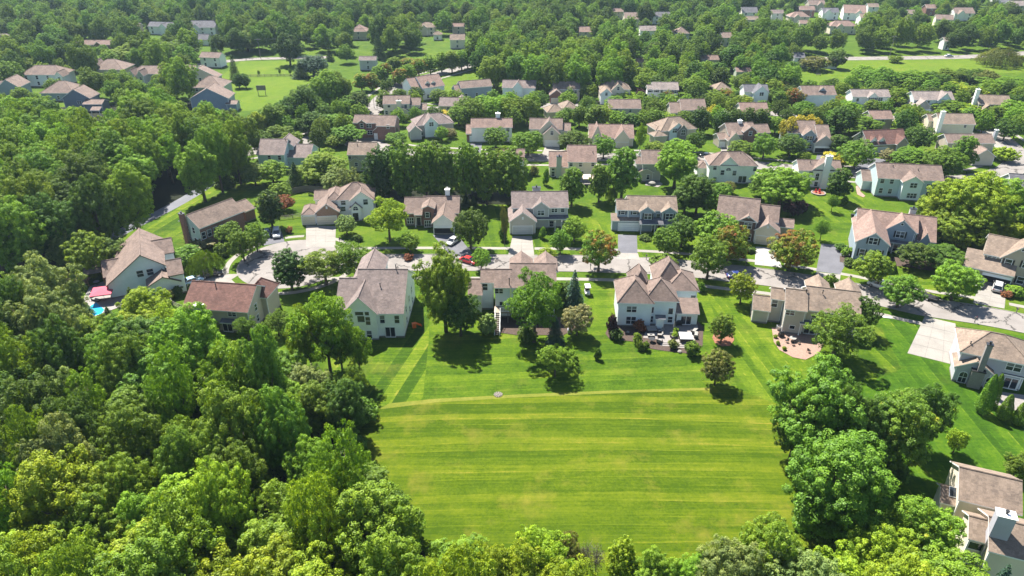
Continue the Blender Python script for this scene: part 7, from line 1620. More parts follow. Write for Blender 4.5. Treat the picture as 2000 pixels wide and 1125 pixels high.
CLEARINGS = [
 ((-116.96,257.18),(-93.73,267.63),(-81.77,317.94),(-90.04,365.44),(-110.23,383.74),(-151.3,378.35),(-144.46,333.19)),
 ((117.41,299.44),(150.8,299.44),(177.46,327.96),(239.18,333.19),(278.73,394.96),(174.31,389.28),(136.83,355.67)),
 ((-34.74,302.09),(23.88,302.09),(23.35,327.96),(-16.58,333.19),(-18.94,358.07),(-31.69,344.1)),
 ((254.27,442.91),(281.84,442.91),(305.71,489.6),(283.88,489.6)),
 ((-173.75,387.88),(-152.03,387.88),(-163.8,412.95),(-181.04,412.95)),
 ((-65.93,295.11),(-16.58,333.19),(-20.4,419.28),(-78.78,360.49)),
 ((-84.67,211.61),(175.73,211.61),(277.84,358.07),(-133.87,358.07)),
 ((-127.08,141.82),(-60.08,141.82),(-106.52,282.75),(-225.33,282.75)),
]
SUBURB = [
 (139.88,429.12),
 (321.42,429.12),
 (572.52,795.97),
 (249.15,795.97),
]
VEHICLES = [
 ('suv', 'black', -65.86, 137.04, 0.442, 'black sport utility car beside the weeping willow'),
 ('car', 'paleblue', -68.87, 133.98, 0.734, 'pale blue car on the pool house driveway'),
 ('car', 'bluegrey', -60.37, 158.81, -1.329, 'blue grey car in the left of the two parked spots'),
 ('suv', 'silver', -57.84, 158.36, -1.288, 'silver car in the right of the two parked spots'),
 ('car', 'silver', -14.17, 154.09, -2.051, 'silver hatchback on the brick house driveway'),
 ('car', 'white', -30.02, 141.33, -0.813, 'white car behind the pale mint house'),
 ('car', 'red', -9.81, 143.61, -0.58, 'red car parked on the street by the tall bright tree'),
 ('car', 'blue', 49.11, 136.44, 0.167, 'dark blue car parked below the street tree'),
 ('pickup', 'white', 78.6, 131.6, 2.355, 'white pickup truck parked along the street'),
 ('car', 'dark', 100.35, 132.96, -2.277, 'dark car beside the silver one at the open garage'),
 ('suv', 'silver', 103.06, 131.16, 0.937, 'silver sport utility car before the open garage'),
 ('car', 'dark', 62.25, 218.04, -0.323, 'dark car parked on the second street'),
 ('car', 'white', 226.89, 379.21, 0.101, 'white car driving on the far main road'),
]
TRAILER = (86.01, 127.43, -0.736)
CART = (15.8, 129.15)
MAILBOXES = [((17.53, 140.32), 'mailbox on the grass strip left of the many-hipped house'),
 ((30.82, 145.16), 'mailbox beside the blue twin-gable house driveway'),
 ((-41.52, 154.51), 'mailbox at the turning circle driveway'),
 ((73.31, 134.79), 'mailbox beside the wide asphalt drive'),
 ((90.54, 117.74), 'mailbox on the verge above the lilac house'),
 ((100.84, 121.23), 'mailbox in the mulch patch at the right edge'),
 ((52.61, 141.57), 'mailbox left of the bright new driveway'),
 ((6.48, 145.43), 'mailbox right of the light grey house driveway')]
LAMPS = [((-65.16, 230.82), 'street lamp at the side street corner'),
 ((-54.3, 278.06), 'street lamp at the avenue bend')]
POLES = [((258.36, 397.86), 11, 'leaning power pole before the willow'),
 ((195.62, 378.35), 11, 'power pole above the far main road hedge'),
 ((118.03, 383.74), 10, 'power pole behind the beige barn'),
 ((-129.5, 375.7), 10, 'power pole beside the far left lawn'),
 ((-263.05, 406.79), 10, 'power pole among the far left trees'),
 ((87.56, 435.91), 10, 'power pole among the far centre trees')]
FENCES = [('board', [(-62.55, 184.87),
 (-58.21, 187.99),
 (-52.43, 186.81)], 1.8, 'curved weathered board fence behind the turning circle'),
 ('rail', [(-59.92, 167.76),
 (-56.75, 168.76),
 (-54.36, 169.76)], 1.2, 'dark three-rail fence beside the brick garage'),
 ('rail', [(-125.16, 332.13),
 (-111.3, 333.19),
 (-98.32, 334.25)], 1.2, 'long rail fence across the far left lawn'),
 ('rail', [(-71.11, 126.99),
 (-69.11, 124.27),
 (-67.07, 122.84),
 (-65.87, 122.43)], 1.2, 'short rail fence between the two left houses'),
 ('wall', [(131.89, 360.49),
 (140.59, 355.67),
 (149.29, 352.13),
 (156.57, 349.8)], 1.5, 'white garden wall beside the far meadow'),
 ('rail', [(233.12, 370.5),
 (242.23, 370.5),
 (251.35, 371.79)], 1.3, 'dark fence along the far main road')]
POOL_EDGE = [(-85.71, 124.06),
 (-85.31, 125.3),
 (-83.84, 124.06),
 (-82.18, 122.43),
 (-81.99, 120.84),
 (-83.22, 120.05),
 (-85.05, 120.44),
 (-85.69, 122.43)]
UMBRELLA = (-84.16, 126.56)
PATIO_THINGS = [('sofa', (26.8, 114.45), 0.1, 1.0, 'cushioned sofa at the left end of the stone patio'),
 ('armchair', (28.35, 114.0), -1.3, 1.0, 'upper of two wicker armchairs beside the low patio table'),
 ('armchair', (27.97, 112.69), -1.7, 1.0, 'lower of two wicker armchairs beside the low patio table'),
 ('low_table', (26.31, 112.69), 0, 1.0, 'low pale table with dark tray on the stone patio'),
 ('round_table', (26.13, 110.79), 0, 1.0, 'round black table at the patio edge'),
 ('armchair', (27.55, 110.62), 2.6, 1.0, 'pale armchair right of the round black table'),
 ('hot_tub', (32.6, 111.48), -0.05, 1.0, 'square hot tub with white cover on the stone patio'),
 ('lounger', (34.92, 114.27), 2.5, 1.0, 'upper cushioned lounger beside the hot tub'),
 ('lounger', (34.89, 112.86), 2.9, 1.0, 'lower cushioned lounger beside the hot tub'),
 ('armchair', (30.38, 112.17), 0.3, 1.0, 'armchair between the planter and the hot tub'),
 ('planter', (31.05, 113.39), 0, 1.0, 'round planter with leafy plant in the middle of the stone patio'),
 ('closed_umbrella', (30.82, 113.91), 0, 1.0, 'closed beige umbrella above the stone patio'),
 ('grill', (32.39, 116.61), 0, 1.0, 'black grill against the patio house wall'),
 ('grill', (50.97, 112.63), 0.3, 1.0, 'black grill beside the beige house corner'),
 ('round_table', (52.57, 111.08), 0, 1.0, 'round patio table behind the beige house'),
 ('chair', (51.33, 110.59), -1.2, 1.0, 'patio chair left of the round table behind the beige house'),
 ('chair', (53.43, 110.21), 1.6, 1.0, 'patio chair right of the round table behind the beige house'),
 ('chair', (52.16, 109.63), 0.2, 1.0, 'patio chair on the near side of the round table'),
 ('chair', (54.22, 107.27), 2.0, 1.0, 'lone metal chair at the edge of the curved brick patio'),
 ('ac_unit', (51.33, 115.09), 0, 1.0, 'grey air conditioning unit beside the beige house'),
 ('ac_unit', (88.6, 169.76), 0, 0.9, 'dark utility box on the lawn below the white chimney house'),
 ('ac_unit', (10.97, 114.02), 0, 0.9, 'air conditioning unit behind the pale blue stepped house'),
 ('toy', (-18.92, 115.86), 0.4, 1.0, 'orange plastic toy slide in the shade of the mint house'),
 ('gazebo', (22.07, 193.26), 0, 1.0, 'tan canopy gazebo on the small patio'),
 ('covered_table', (40.44, 193.26), 0, 1.0, 'round covered table on the small stone patio'),
 ('flower_ring', (85.99, 186.42), 0, 1.0, 'round raised bed with red chairs behind the white chimney house'),
 ('stone_ring', (-2.32, 94.82), 0, 0.72, 'ring of pale stones around a drain in the meadow edge'),
 ('board', (-104.86, 298.56), 0.1, 1.0, 'grey board on two posts beside the far left lawn'),
 ('lounger', (-85.74, 126.14), 1.2, 1.0, 'dark lounger beside the swimming pool'),
 ('chair', (-79.88, 123.65), 0.3, 1.0, 'left chair against the pool house wall'),
 ('chair', (-79.15, 123.85), -0.3, 1.0, 'right chair against the pool house wall'),
 ('round_table', (-89.14, 133.17), 0, 1.0, 'round table under the pool house porch'),
 ('birdhouse', (32.88, 98.98), 0, 1.0, 'thin pole beside the small rounded meadow tree'),
 ('boulder', (23.12, 111.53), 0.4, 0.7, 'pale boulder in the mulch bed left of the patio'),
 ('boulder', (22.13, 114.02), 0.9, 0.6, 'small pale boulder below the rusty bush'),
 ('boulder', (30.65, 107.43), 0.2, 0.8, 'pale boulder below the hot tub'),
 ('bench', (142.42, 335.32), 0, 1.2, 'dark bench on the far meadow'),
 ('slab', (74.18, 119.66), -0.25, 1.0, 'white rectangular cover on the lawn beside the street')]
STEPS = [((28.6, 110.03), 3, 2.0, 'stone steps down from the patio to the lawn'),
 ((31.37, 109.2), 2, 2.4, 'second flight of stone steps below the hot tub')]


# ------------------------------------------------------------------ ground, roads, lawns
def sheet(name, poly, z, mat, label, cat='ground', kind='structure', thick=0.0):
    mb = MB()
    if thick: mb.prism(poly, z - thick, z)
    else: mb.face([(p[0], p[1], z) for p in poly])
    o = mb.build(name, mat)
    return tag(o, label, cat, None, kind)

mb = MB()
S = 4500.0
mb.face([(-S, -400, 0), (S, -400, 0), (S, S, 0), (-S, S, 0)])
tag(mb.build('ground', GRASS['base']), 'wide green grassy ground under the whole neighbourhood', 'ground', None, 'structure')

def area(poly): return 0.5 * sum(poly[i][0] * poly[(i + 1) % len(poly)][1] - poly[(i + 1) % len(poly)][0] * poly[i][1] for i in range(len(poly)))
def ccw(poly): return poly if area(poly) > 0 else poly[::-1]
def inside(p, poly):
    c = False
    for i in range(len(poly)):
        a, b = poly[i], poly[i - 1]
        if (a[1] > p[1]) != (b[1] > p[1]) and p[0] < (b[0] - a[0]) * (p[1] - a[1]) / (b[1] - a[1]) + a[0]: c = not c
    return c

for name, matk, z, label, poly in LAWNS:
    sheet(name, ccw(poly), z, {'soil': SOIL, 'mulch': MULCH, 'redmulch': REDMULCH, 'patio_s': PATIO_S, 'patio_b': PATIO_B}.get(matk) or GRASS[matk], label,
          'lawn' if matk in GRASS else ('patio' if matk.startswith('patio') else 'soil'))

def resample(pts, step):
    out = [Vector(pts[0])]
    # Catmull-Rom through the surveyed points
    P_ = [Vector(p) for p in pts]
    for i in range(len(P_) - 1):
        a, b, c, d = P_[max(i - 1, 0)], P_[i], P_[i + 1], P_[min(i + 2, len(P_) - 1)]
        n = max(1, int((c - b).length / step))
        for k in range(1, n + 1):
            t = k / n
            out.append(0.5 * ((2 * b) + (c - a) * t + (2 * a - 5 * b + 4 * c - d) * t * t + (3 * b - a - 3 * c + d) * t ** 3))
    return out

def offset(pts, d):
    out = []
    for i, p in enumerate(pts):
        t = (pts[min(i + 1, len(pts) - 1)] - pts[max(i - 1, 0)]).normalized()
        out.append(p + Vector((-t.y, t.x)) * d)
    return out

def ribbon(mb, pts, d0, d1, z, m=0, skip=None):
    A, B = offset(pts, d0), offset(pts, d1)
    for i in range(len(pts) - 1):
        if skip and skip((A[i] + B[i] + A[i + 1] + B[i + 1]) / 4): continue
        mb.face([(*A[i], z), (*A[i + 1], z), (*B[i + 1], z), (*B[i], z)], m)

def kerb(mb, pts, d0, d1, z0, z1, skip=None):
    A, B = offset(pts, d0), offset(pts, d1)
    for i in range(len(pts) - 1):
        if skip and skip((A[i] + B[i]) / 2): continue
        q = [A[i], A[i + 1], B[i + 1], B[i]]
        if area([(p.x, p.y) for p in q]) < 0: q = q[::-1]
        mb.prism([(p.x, p.y) for p in q], z0, z1)

def on_drive(p):
    return any(inside((p.x, p.y), d[3]) for d in DRIVES)

def on_road(p, but=None):
    return any(n != but and any((p - q).length < hw + 0.3 for q in pts) for n, pts, hw in ROADPTS)

ROADPTS = []
for nm, label, hw, walks, pts in ROADS:
    ROADPTS.append((nm, resample(pts, 1.6), hw))
for (nm, label, hw, walks, _), (_, pts, _) in zip(ROADS, ROADPTS):
    mb = MB(); ribbon(mb, pts, hw, -hw, 0.022 + 0.003 * (len(label) % 3)); 
    tag(mb.build(nm, TRAIL if nm == 'trail' else ASPHALT_PALE), label, 'road' if nm != 'trail' else 'path', None, 'structure')
    if nm == 'trail': continue
    clear = lambda p: on_drive(p) or on_road(p, nm) or any((p - Vector(c)).length < r - 0.3 for c, r in BULBS)
    mb = MB()
    for s in (1, -1): kerb(mb, pts, s * hw, s * (hw + 0.16), -0.02, 0.10, clear)
    if mb.f: tag(mb.build('kerb', CONCRETE), 'low concrete kerb edging the ' + label.split(',')[0][-40:], 'kerb', None, 'structure')
    if walks:
        mb = MB()
        for s in walks:
            ribbon(mb, pts, s * (hw + 2.9), s * (hw + 4.2), 0.030, 0, lambda p: on_road(p, nm) or on_drive(p) or any((p - Vector(c)).length < r for c, r in BULBS))
        tag(mb.build('pavement', CONCRETE), 'narrow concrete walk beside the ' + label.split(',')[0][-40:], 'pavement', None, 'structure')
for i, (c, r) in enumerate(BULBS):
    mb = MB(); mb.prism([(c[0] + r * math.cos(t * math.pi / 24), c[1] + r * math.sin(t * math.pi / 24)) for t in range(48)], -0.02, 0.031)
    tag(mb.build('turning_circle', ASPHALT_PALE), 'round pale turning circle at the end of the street', 'road', None, 'structure')
    mb = MB()
    ring = [Vector((c[0] + (r + 1.6) * math.cos(t * math.pi / 40), c[1] + (r + 1.6) * math.sin(t * math.pi / 40))) for t in range(81)]
    ribbon(mb, ring, 0, -1.25, 0.028, 0, lambda p: on_road(p) or on_drive(p))
    tag(mb.build('pavement', CONCRETE), 'curved concrete walk around the turning circle', 'pavement', None, 'structure')

SLABM = {'c': CONCRETE, 'w': CONCRETE_W, 'a': ASPHALT}
for label, mk, grid, q in DRIVES:
    q = [Vector(p) for p in q]
    if mk == 'a' or len(q) != 4:
        mb = MB(); mb.prism(ccw([(p.x, p.y) for p in q]), -0.02, 0.036)
        tag(mb.build('driveway', SLABM[mk]), label, 'driveway', None, 'structure')
        continue
    mb = MB(); mb.prism(ccw([(p.x, p.y) for p in q]), -0.03, 0.020)
    d = tag(mb.build('driveway', JOINT), label, 'driveway', None, 'structure')
    nu, nv = grid
    for i in range(nu):
        for j in range(nv):
            def at(u, w): return (q[0] * (1 - u) + q[1] * u) * (1 - w) + (q[3] * (1 - u) + q[2] * u) * w
            e = 0.010
            c4 = [at((i + e) / nu, (j + e) / nv), at((i + 1 - e) / nu, (j + e) / nv), at((i + 1 - e) / nu, (j + 1 - e) / nv), at((i + e) / nu, (j + 1 - e) / nv)]
            mb = MB(); mb.prism(ccw([(p.x, p.y) for p in c4]), -0.01, 0.036 + 0.002 * ((i * 3 + j * 5) % 4))
            mb.build('slab', SLABM[mk], d)

# ------------------------------------------------------------------ houses
OV, OG, TH = 0.40, 0.30, 0.20
def roof_profile(prof, a0, a1, axis, mats, name='roof'):
    """prof: (across, z) points left to right over the top; extruded along the ridge from a0 to a1"""
    mb = MB()
    P3 = (lambda t, a, z: (a, t, z)) if axis == 'x' else (lambda t, a, z: (t, a, z))
    n = len(prof)
    for i in range(n - 1):
        (t0, z0), (t1, z1) = prof[i], prof[i + 1]
        up = [P3(t0, a0, z0), P3(t0, a1, z0), P3(t1, a1, z1), P3(t1, a0, z1)]
        dn = [P3(t0, a0, z0 - TH), P3(t1, a0, z1 - TH), P3(t1, a1, z1 - TH), P3(t0, a1, z0 - TH)]
        if axis == 'x': up, dn = up[::-1], dn[::-1]
        up = up[::-1]; dn = dn[::-1]
        mb.face(up, 0); mb.face(dn, 1)
        for a in (a0, a1):
            q = [P3(t0, a, z0 - TH), P3(t1, a, z1 - TH), P3(t1, a, z1), P3(t0, a, z0)]
            mb.face(q, 1)
    for (t, z) in (prof[0], prof[-1]):
        mb.face([P3(t, a0, z - TH), P3(t, a1, z - TH), P3(t, a1, z), P3(t, a0, z)], 1)
    me = mb.mesh(name, mats)
    return me

def fix_normals(me):
    import bmesh
    bm = bmesh.new(); bm.from_mesh(me)
    bmesh.ops.remove_doubles(bm, verts=bm.verts, dist=1e-5)
    bmesh.ops.recalc_face_normals(bm, faces=bm.faces)
    bm.to_mesh(me); bm.free()

def block(root, b):
    kind, x0, x1, y0, y1, zb, ze, zr, wall, roof, xa, dark = b
    mats = [ROOF[roof], DARKTRIM if dark else TRIM] if roof else None
    wm = WALL[wall] if wall else None
    wx0, wx1, wy0, wy1 = x0 + OG, x1 - OG, y0 + OV, y1 - OV
    mb = MB()
    if kind == 'gx':
        ym = (y0 + y1) / 2; s = (zr - ze) / (ym - y0)
        me = roof_profile([(y0, ze), (ym, zr), (y1, ze)], x0, x1, 'x', mats)
        zt = ze + s * OV - TH - .004
        prof = [(wy0, zb), (wy0, zt), (ym, zr - TH - .004), (wy1, zt), (wy1, zb)]
        if wm:
            n = len(prof)
            mb.face([(wx0, p[0], p[1]) for p in prof]); mb.face([(wx1, p[0], p[1]) for p in prof])
            for i in range(n): p, q = prof[i], prof[(i + 1) % n]; mb.face([(wx0, *p), (wx1, *p), (wx1, *q), (wx0, *q)])
    elif kind == 'gy':
        wx0, wx1, wy0, wy1 = x0 + OV, x1 - OV, y0 + OG, y1 - OG
        zl, zrr = ze if isinstance(ze, (tuple, list)) else (ze, ze)
        xm = xa if xa is not None else (x0 + x1) / 2
        me = roof_profile([(x0, zl), (xm, zr), (x1, zrr)], y0, y1, 'y', mats)
        s0, s1 = (zr - zl) / (xm - x0), (zr - zrr) / (x1 - xm)
        prof = [(wx0, zb), (wx0, zl + s0 * OV - TH - .004), (xm, zr - TH - .004), (wx1, zrr + s1 * OV - TH - .004), (wx1, zb)]
        if wm:
            n = len(prof)
            mb.face([(p[0], wy0, p[1]) for p in prof]); mb.face([(p[0], wy1, p[1]) for p in prof])
            for i in range(n): p, q = prof[i], prof[(i + 1) % n]; mb.face([(p[0], wy0, p[1]), (p[0], wy1, p[1]), (q[0], wy1, q[1]), (q[0], wy0, q[1])])
    elif kind == 'shed':
        me = roof_profile([(y0, ze), (y1, zr)], x0, x1, 'x', mats)
        s = (zr - ze) / (y1 - y0)
        prof = [(wy0, zb), (wy0, ze + s * OV - TH - .004), (y1, zr - TH - .004), (y1, zb)]
        if wm:
            mb.face([(wx0, p[0], p[1]) for p in prof]); mb.face([(wx1, p[0], p[1]) for p in prof])
            for i in range(4): p, q = prof[i], prof[(i + 1) % 4]; mb.face([(wx0, *p), (wx1, *p), (wx1, *q), (wx0, *q)])
    else:  # hip
        W, D = x1 - x0, y1 - y0
        if W >= D: ra, rb = (x0 + D / 2, (y0 + y1) / 2), (x1 - D / 2, (y0 + y1) / 2)
        else: ra, rb = ((x0 + x1) / 2, y0 + W / 2), ((x0 + x1) / 2, y1 - W / 2)
        if abs(W - D) < 0.1: rb = (ra[0] + .05, ra[1] + .05)
        c = [(x0, y0, ze), (x1, y0, ze), (x1, y1, ze), (x0, y1, ze)]
        A, B = (*ra, zr), (*rb, zr)
        rm = MB()
        if W >= D: fs = [(c[0], c[1], B, A), (c[1], c[2], B), (c[2], c[3], A, B), (c[3], c[0], A)]
        else: fs = [(c[0], c[1], A), (c[1], c[2], B, A), (c[2], c[3], B), (c[3], c[0], A, B)]
        for f in fs: rm.face(f, 0)
        lo = [(p[0], p[1], ze - TH) for p in c]
        rm.face(lo[::-1], 1)
        for i in range(4): rm.face([lo[i], lo[(i + 1) % 4], c[(i + 1) % 4], c[i]], 1)
        me = rm.mesh('roof', mats)
        wx0, wx1 = x0 + OV, x1 - OV
        if wm: mb.box(wx0, wx1, wy0, wy1, zb, ze - TH + .01)
    if mats:
        fix_normals(me)
        r = obj('roof', me, root)
        # ridge cap courses along the crest
        cap = MB(); w = .13
        if kind == 'gx': cap.tube([(x0, (y0 + y1) / 2, zr - .02), (x1, (y0 + y1) / 2, zr - .02)], [w, w], 6)
        elif kind == 'gy': cap.tube([(xm, y0, zr - .02), (xm, y1, zr - .02)], [w, w], 6)
        elif kind == 'hip':
            cap.tube([(*ra, zr - .02), (*rb, zr - .02)], [w, w], 6)
            ends = ((c[0], A), (c[3], A), (c[1], B), (c[2], B)) if W >= D else ((c[0], A), (c[1], A), (c[2], B), (c[3], B))
            for p, q in ends: cap.tube([p, q], [w * .8, w * .8], 5)
        if cap.f: cap.build('ridge_cap', mats[0], r)
    if wm and mb.f:
        wme = mb.mesh('wall', [wm]); fix_normals(wme)
        wo = obj('wall', wme, root)
        if zb == 0:
            # white corner boards and a concrete footing on the outer faces
            zt_ = (min(ze) if isinstance(ze, (tuple, list)) else ze) - TH - .03
            for xx in (wx0, wx1):
                cb = MB()
                cb.box(xx - .025 if xx == wx0 else xx - .12, xx + .12 if xx == wx0 else xx + .025, wy0 - .025, wy0 + .12, .34, zt_)
                cb.build('corner_board', TRIM if wall not in ('brick', 'darkbrick', 'tanbrick', 'stone') else wm, wo)
            fo = MB(); fo.box(wx0 - .03, wx1 + .03, wy0 - .03, wy1 + .03, -.05, .32); fo.build('footing', CONCRETE, wo)

WCACHE = {}
def window_meshes(style, w, h):
    k = (style, w, h)
    if k in WCACHE: return WCACHE[k]
    f, p = MB(), MB()
    t, d = 0.09, 0.07
    if style == 'arch':
        n = 10; R = w / 2
        arc = [(R * math.cos(math.pi * i / n), h / 2 - R + R * math.sin(math.pi * i / n)) for i in range(n + 1)]
        outer = [(R + t, -h / 2 - t)] + [(x * (1 + t / R), h / 2 - R + (z - h / 2 + R) * (1 + t / R)) for x, z in arc] + [(-R - t, -h / 2 - t)]
        inner = [(R, -h / 2)] + arc + [(-R, -h / 2)]
        m_ = len(outer)
        for i in range(m_):
            j = (i + 1) % m_
            a, b, c, e = outer[i], outer[j], inner[j], inner[i]
            f.face([(a[0], -d, a[1]), (b[0], -d, b[1]), (c[0], -d, c[1]), (e[0], -d, e[1])])
            f.face([(a[0], -d, a[1]), (b[0], -d, b[1]), (b[0], 0, b[1]), (a[0], 0, a[1])])
        f.box(-R, R, -d + .01, 0, -.04, .04); f.box(-.025, .025, -d + .012, 0, -h / 2, h / 2)
        p.face([(x, -.03, z) for x, z in inner])
    elif style == 'round':
        n = 16; R = w / 2
        for i in range(n):
            a, b = 2 * math.pi * i / n, 2 * math.pi * (i + 1) / n
            f.face([(math.cos(a) * R, -d, math.sin(a) * R), (math.cos(b) * R, -d, math.sin(b) * R), (math.cos(b) * R, 0, math.sin(b) * R), (math.cos(a) * R, 0, math.sin(a) * R)])
            f.face([(math.cos(a) * R, -d, math.sin(a) * R), (math.cos(b) * R, -d, math.sin(b) * R), (math.cos(b) * R * .7, -d, math.sin(b) * R * .7), (math.cos(a) * R * .7, -d, math.sin(a) * R * .7)])
        p.face([(math.cos(2 * math.pi * i / n) * R * .72, -.05, math.sin(2 * math.pi * i / n) * R * .72) for i in range(n)])
    else:
        f.box(-w / 2 - t, -w / 2, -d, 0, -h / 2 - t, h / 2 + t); f.box(w / 2, w / 2 + t, -d, 0, -h / 2 - t, h / 2 + t)
        f.box(-w / 2, w / 2, -d, 0, h / 2, h / 2 + t); f.box(-w / 2, w / 2, -d - .03, 0, -h / 2 - t, -h / 2)
        nm = {'dh': 1, 'tw': 2, 'tri': 3, 'slide': 2, 'fix': 1}[style]
        for i in range(1, nm): x = -w / 2 + w * i / nm; f.box(x - .055, x + .055, -d + .01, 0, -h / 2, h / 2)
        if style in ('dh', 'tw', 'tri'): f.box(-w / 2, w / 2, -d + .015, 0, -.035, .035)
        p.face([(-w / 2, -.025, -h / 2), (w / 2, -.025, -h / 2), (w / 2, -.025, h / 2), (-w / 2, -.025, h / 2)])
    fm, pm = f.mesh('window', [TRIM]), p.mesh('pane', [PANE])
    fix_normals(fm)
    bl = MB(); bl.face([(-w / 2, -.035, .0), (w / 2, -.035, 0), (w / 2, -.035, h / 2), (-w / 2, -.035, h / 2)])
    sh = MB(); sh.box(-.17, .17, -.05, 0, -h / 2 - .05, h / 2 + .05)
    for i in range(5): z = -h / 2 + h * (i + .5) / 5; sh.box(-.12, .12, -.062, -.05, z - .05 * h, z + .05 * h)
    WCACHE[k] = (fm, pm, bl.mesh('blind', [PANE2]), sh.mesh('shutter', [BLACK]))
    return WCACHE[k]

RZ = {'f': 0, 'r': math.pi / 2, 'l': -math.pi / 2, 'b': math.pi}
hr = random.Random(77)
def window(root, wdef):
    style, face, a, pl, z, w, h = wdef
    shut = style.endswith('+'); style = style.rstrip('+')
    fm, pm, bl, sh = window_meshes(style, w, h)
    loc = {'f': (a, pl, z), 'b': (a, pl, z), 'r': (pl, a, z), 'l': (pl, a, z)}[face]
    o = obj('window', fm, root, loc, (0, 0, RZ[face]))
    obj('pane', pm, o)
    if style in ('dh', 'tw') and hr.random() < .4: obj('blind', bl, o)
    if shut:
        for s in (-1, 1):
            dx = s * (w / 2 + .30)
            q = {'f': (a + dx, pl, z), 'r': (pl, a + dx, z), 'l': (pl, a - dx, z)}[face]
            obj('shutter', sh, root, q, (0, 0, RZ[face]))

GM = {'w': GARAGE_W, 'c': GARAGE_C, 'g': GARAGE_G, 'v': GARAGE_SHADE}
GCACHE = {}
def garage(root, x, y, w, h, mk, rz=0.0):
    k = (w, h, mk)
    if k not in GCACHE:
        f = MB(); t = .14
        f.box(-w / 2 - t, -w / 2, -.06, 0, 0, h + t); f.box(w / 2, w / 2 + t, -.06, 0, 0, h + t); f.box(-w / 2, w / 2, -.06, 0, h, h + t)
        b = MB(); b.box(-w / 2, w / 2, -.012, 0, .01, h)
        p = MB(); p.box(-w / 2 + .02, w / 2 - .02, -.045, -.012, .02, h / 4 - .02)
        n = max(2, round(w / .65))
        for i in range(n):
            xa = -w / 2 + w * (i + .5) / n
            p.box(xa - w / n * .38, xa + w / n * .38, -.056, -.045, .1, h / 4 - .1)
        GCACHE[k] = (f.mesh('garage_frame', [TRIM]), b.mesh('garage_door', [GARAGE_SHADE if mk == 'v' else JOINT]), p.mesh('panel', [GM[mk]]))
    f, b, p = GCACHE[k]
    obj('garage_frame', f, root, (x, y, 0), (0, 0, rz))
    d = obj('garage_door', b, root, (x, y - .006, 0), (0, 0, rz))
    if mk == 'v':   # open: flat board painted as inner shade, only the lowest edge of the raised door shows under the lintel
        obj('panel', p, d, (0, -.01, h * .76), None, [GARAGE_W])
    else:
        for i in range(4): obj('panel', p, d, (0, 0, h / 4 * i))

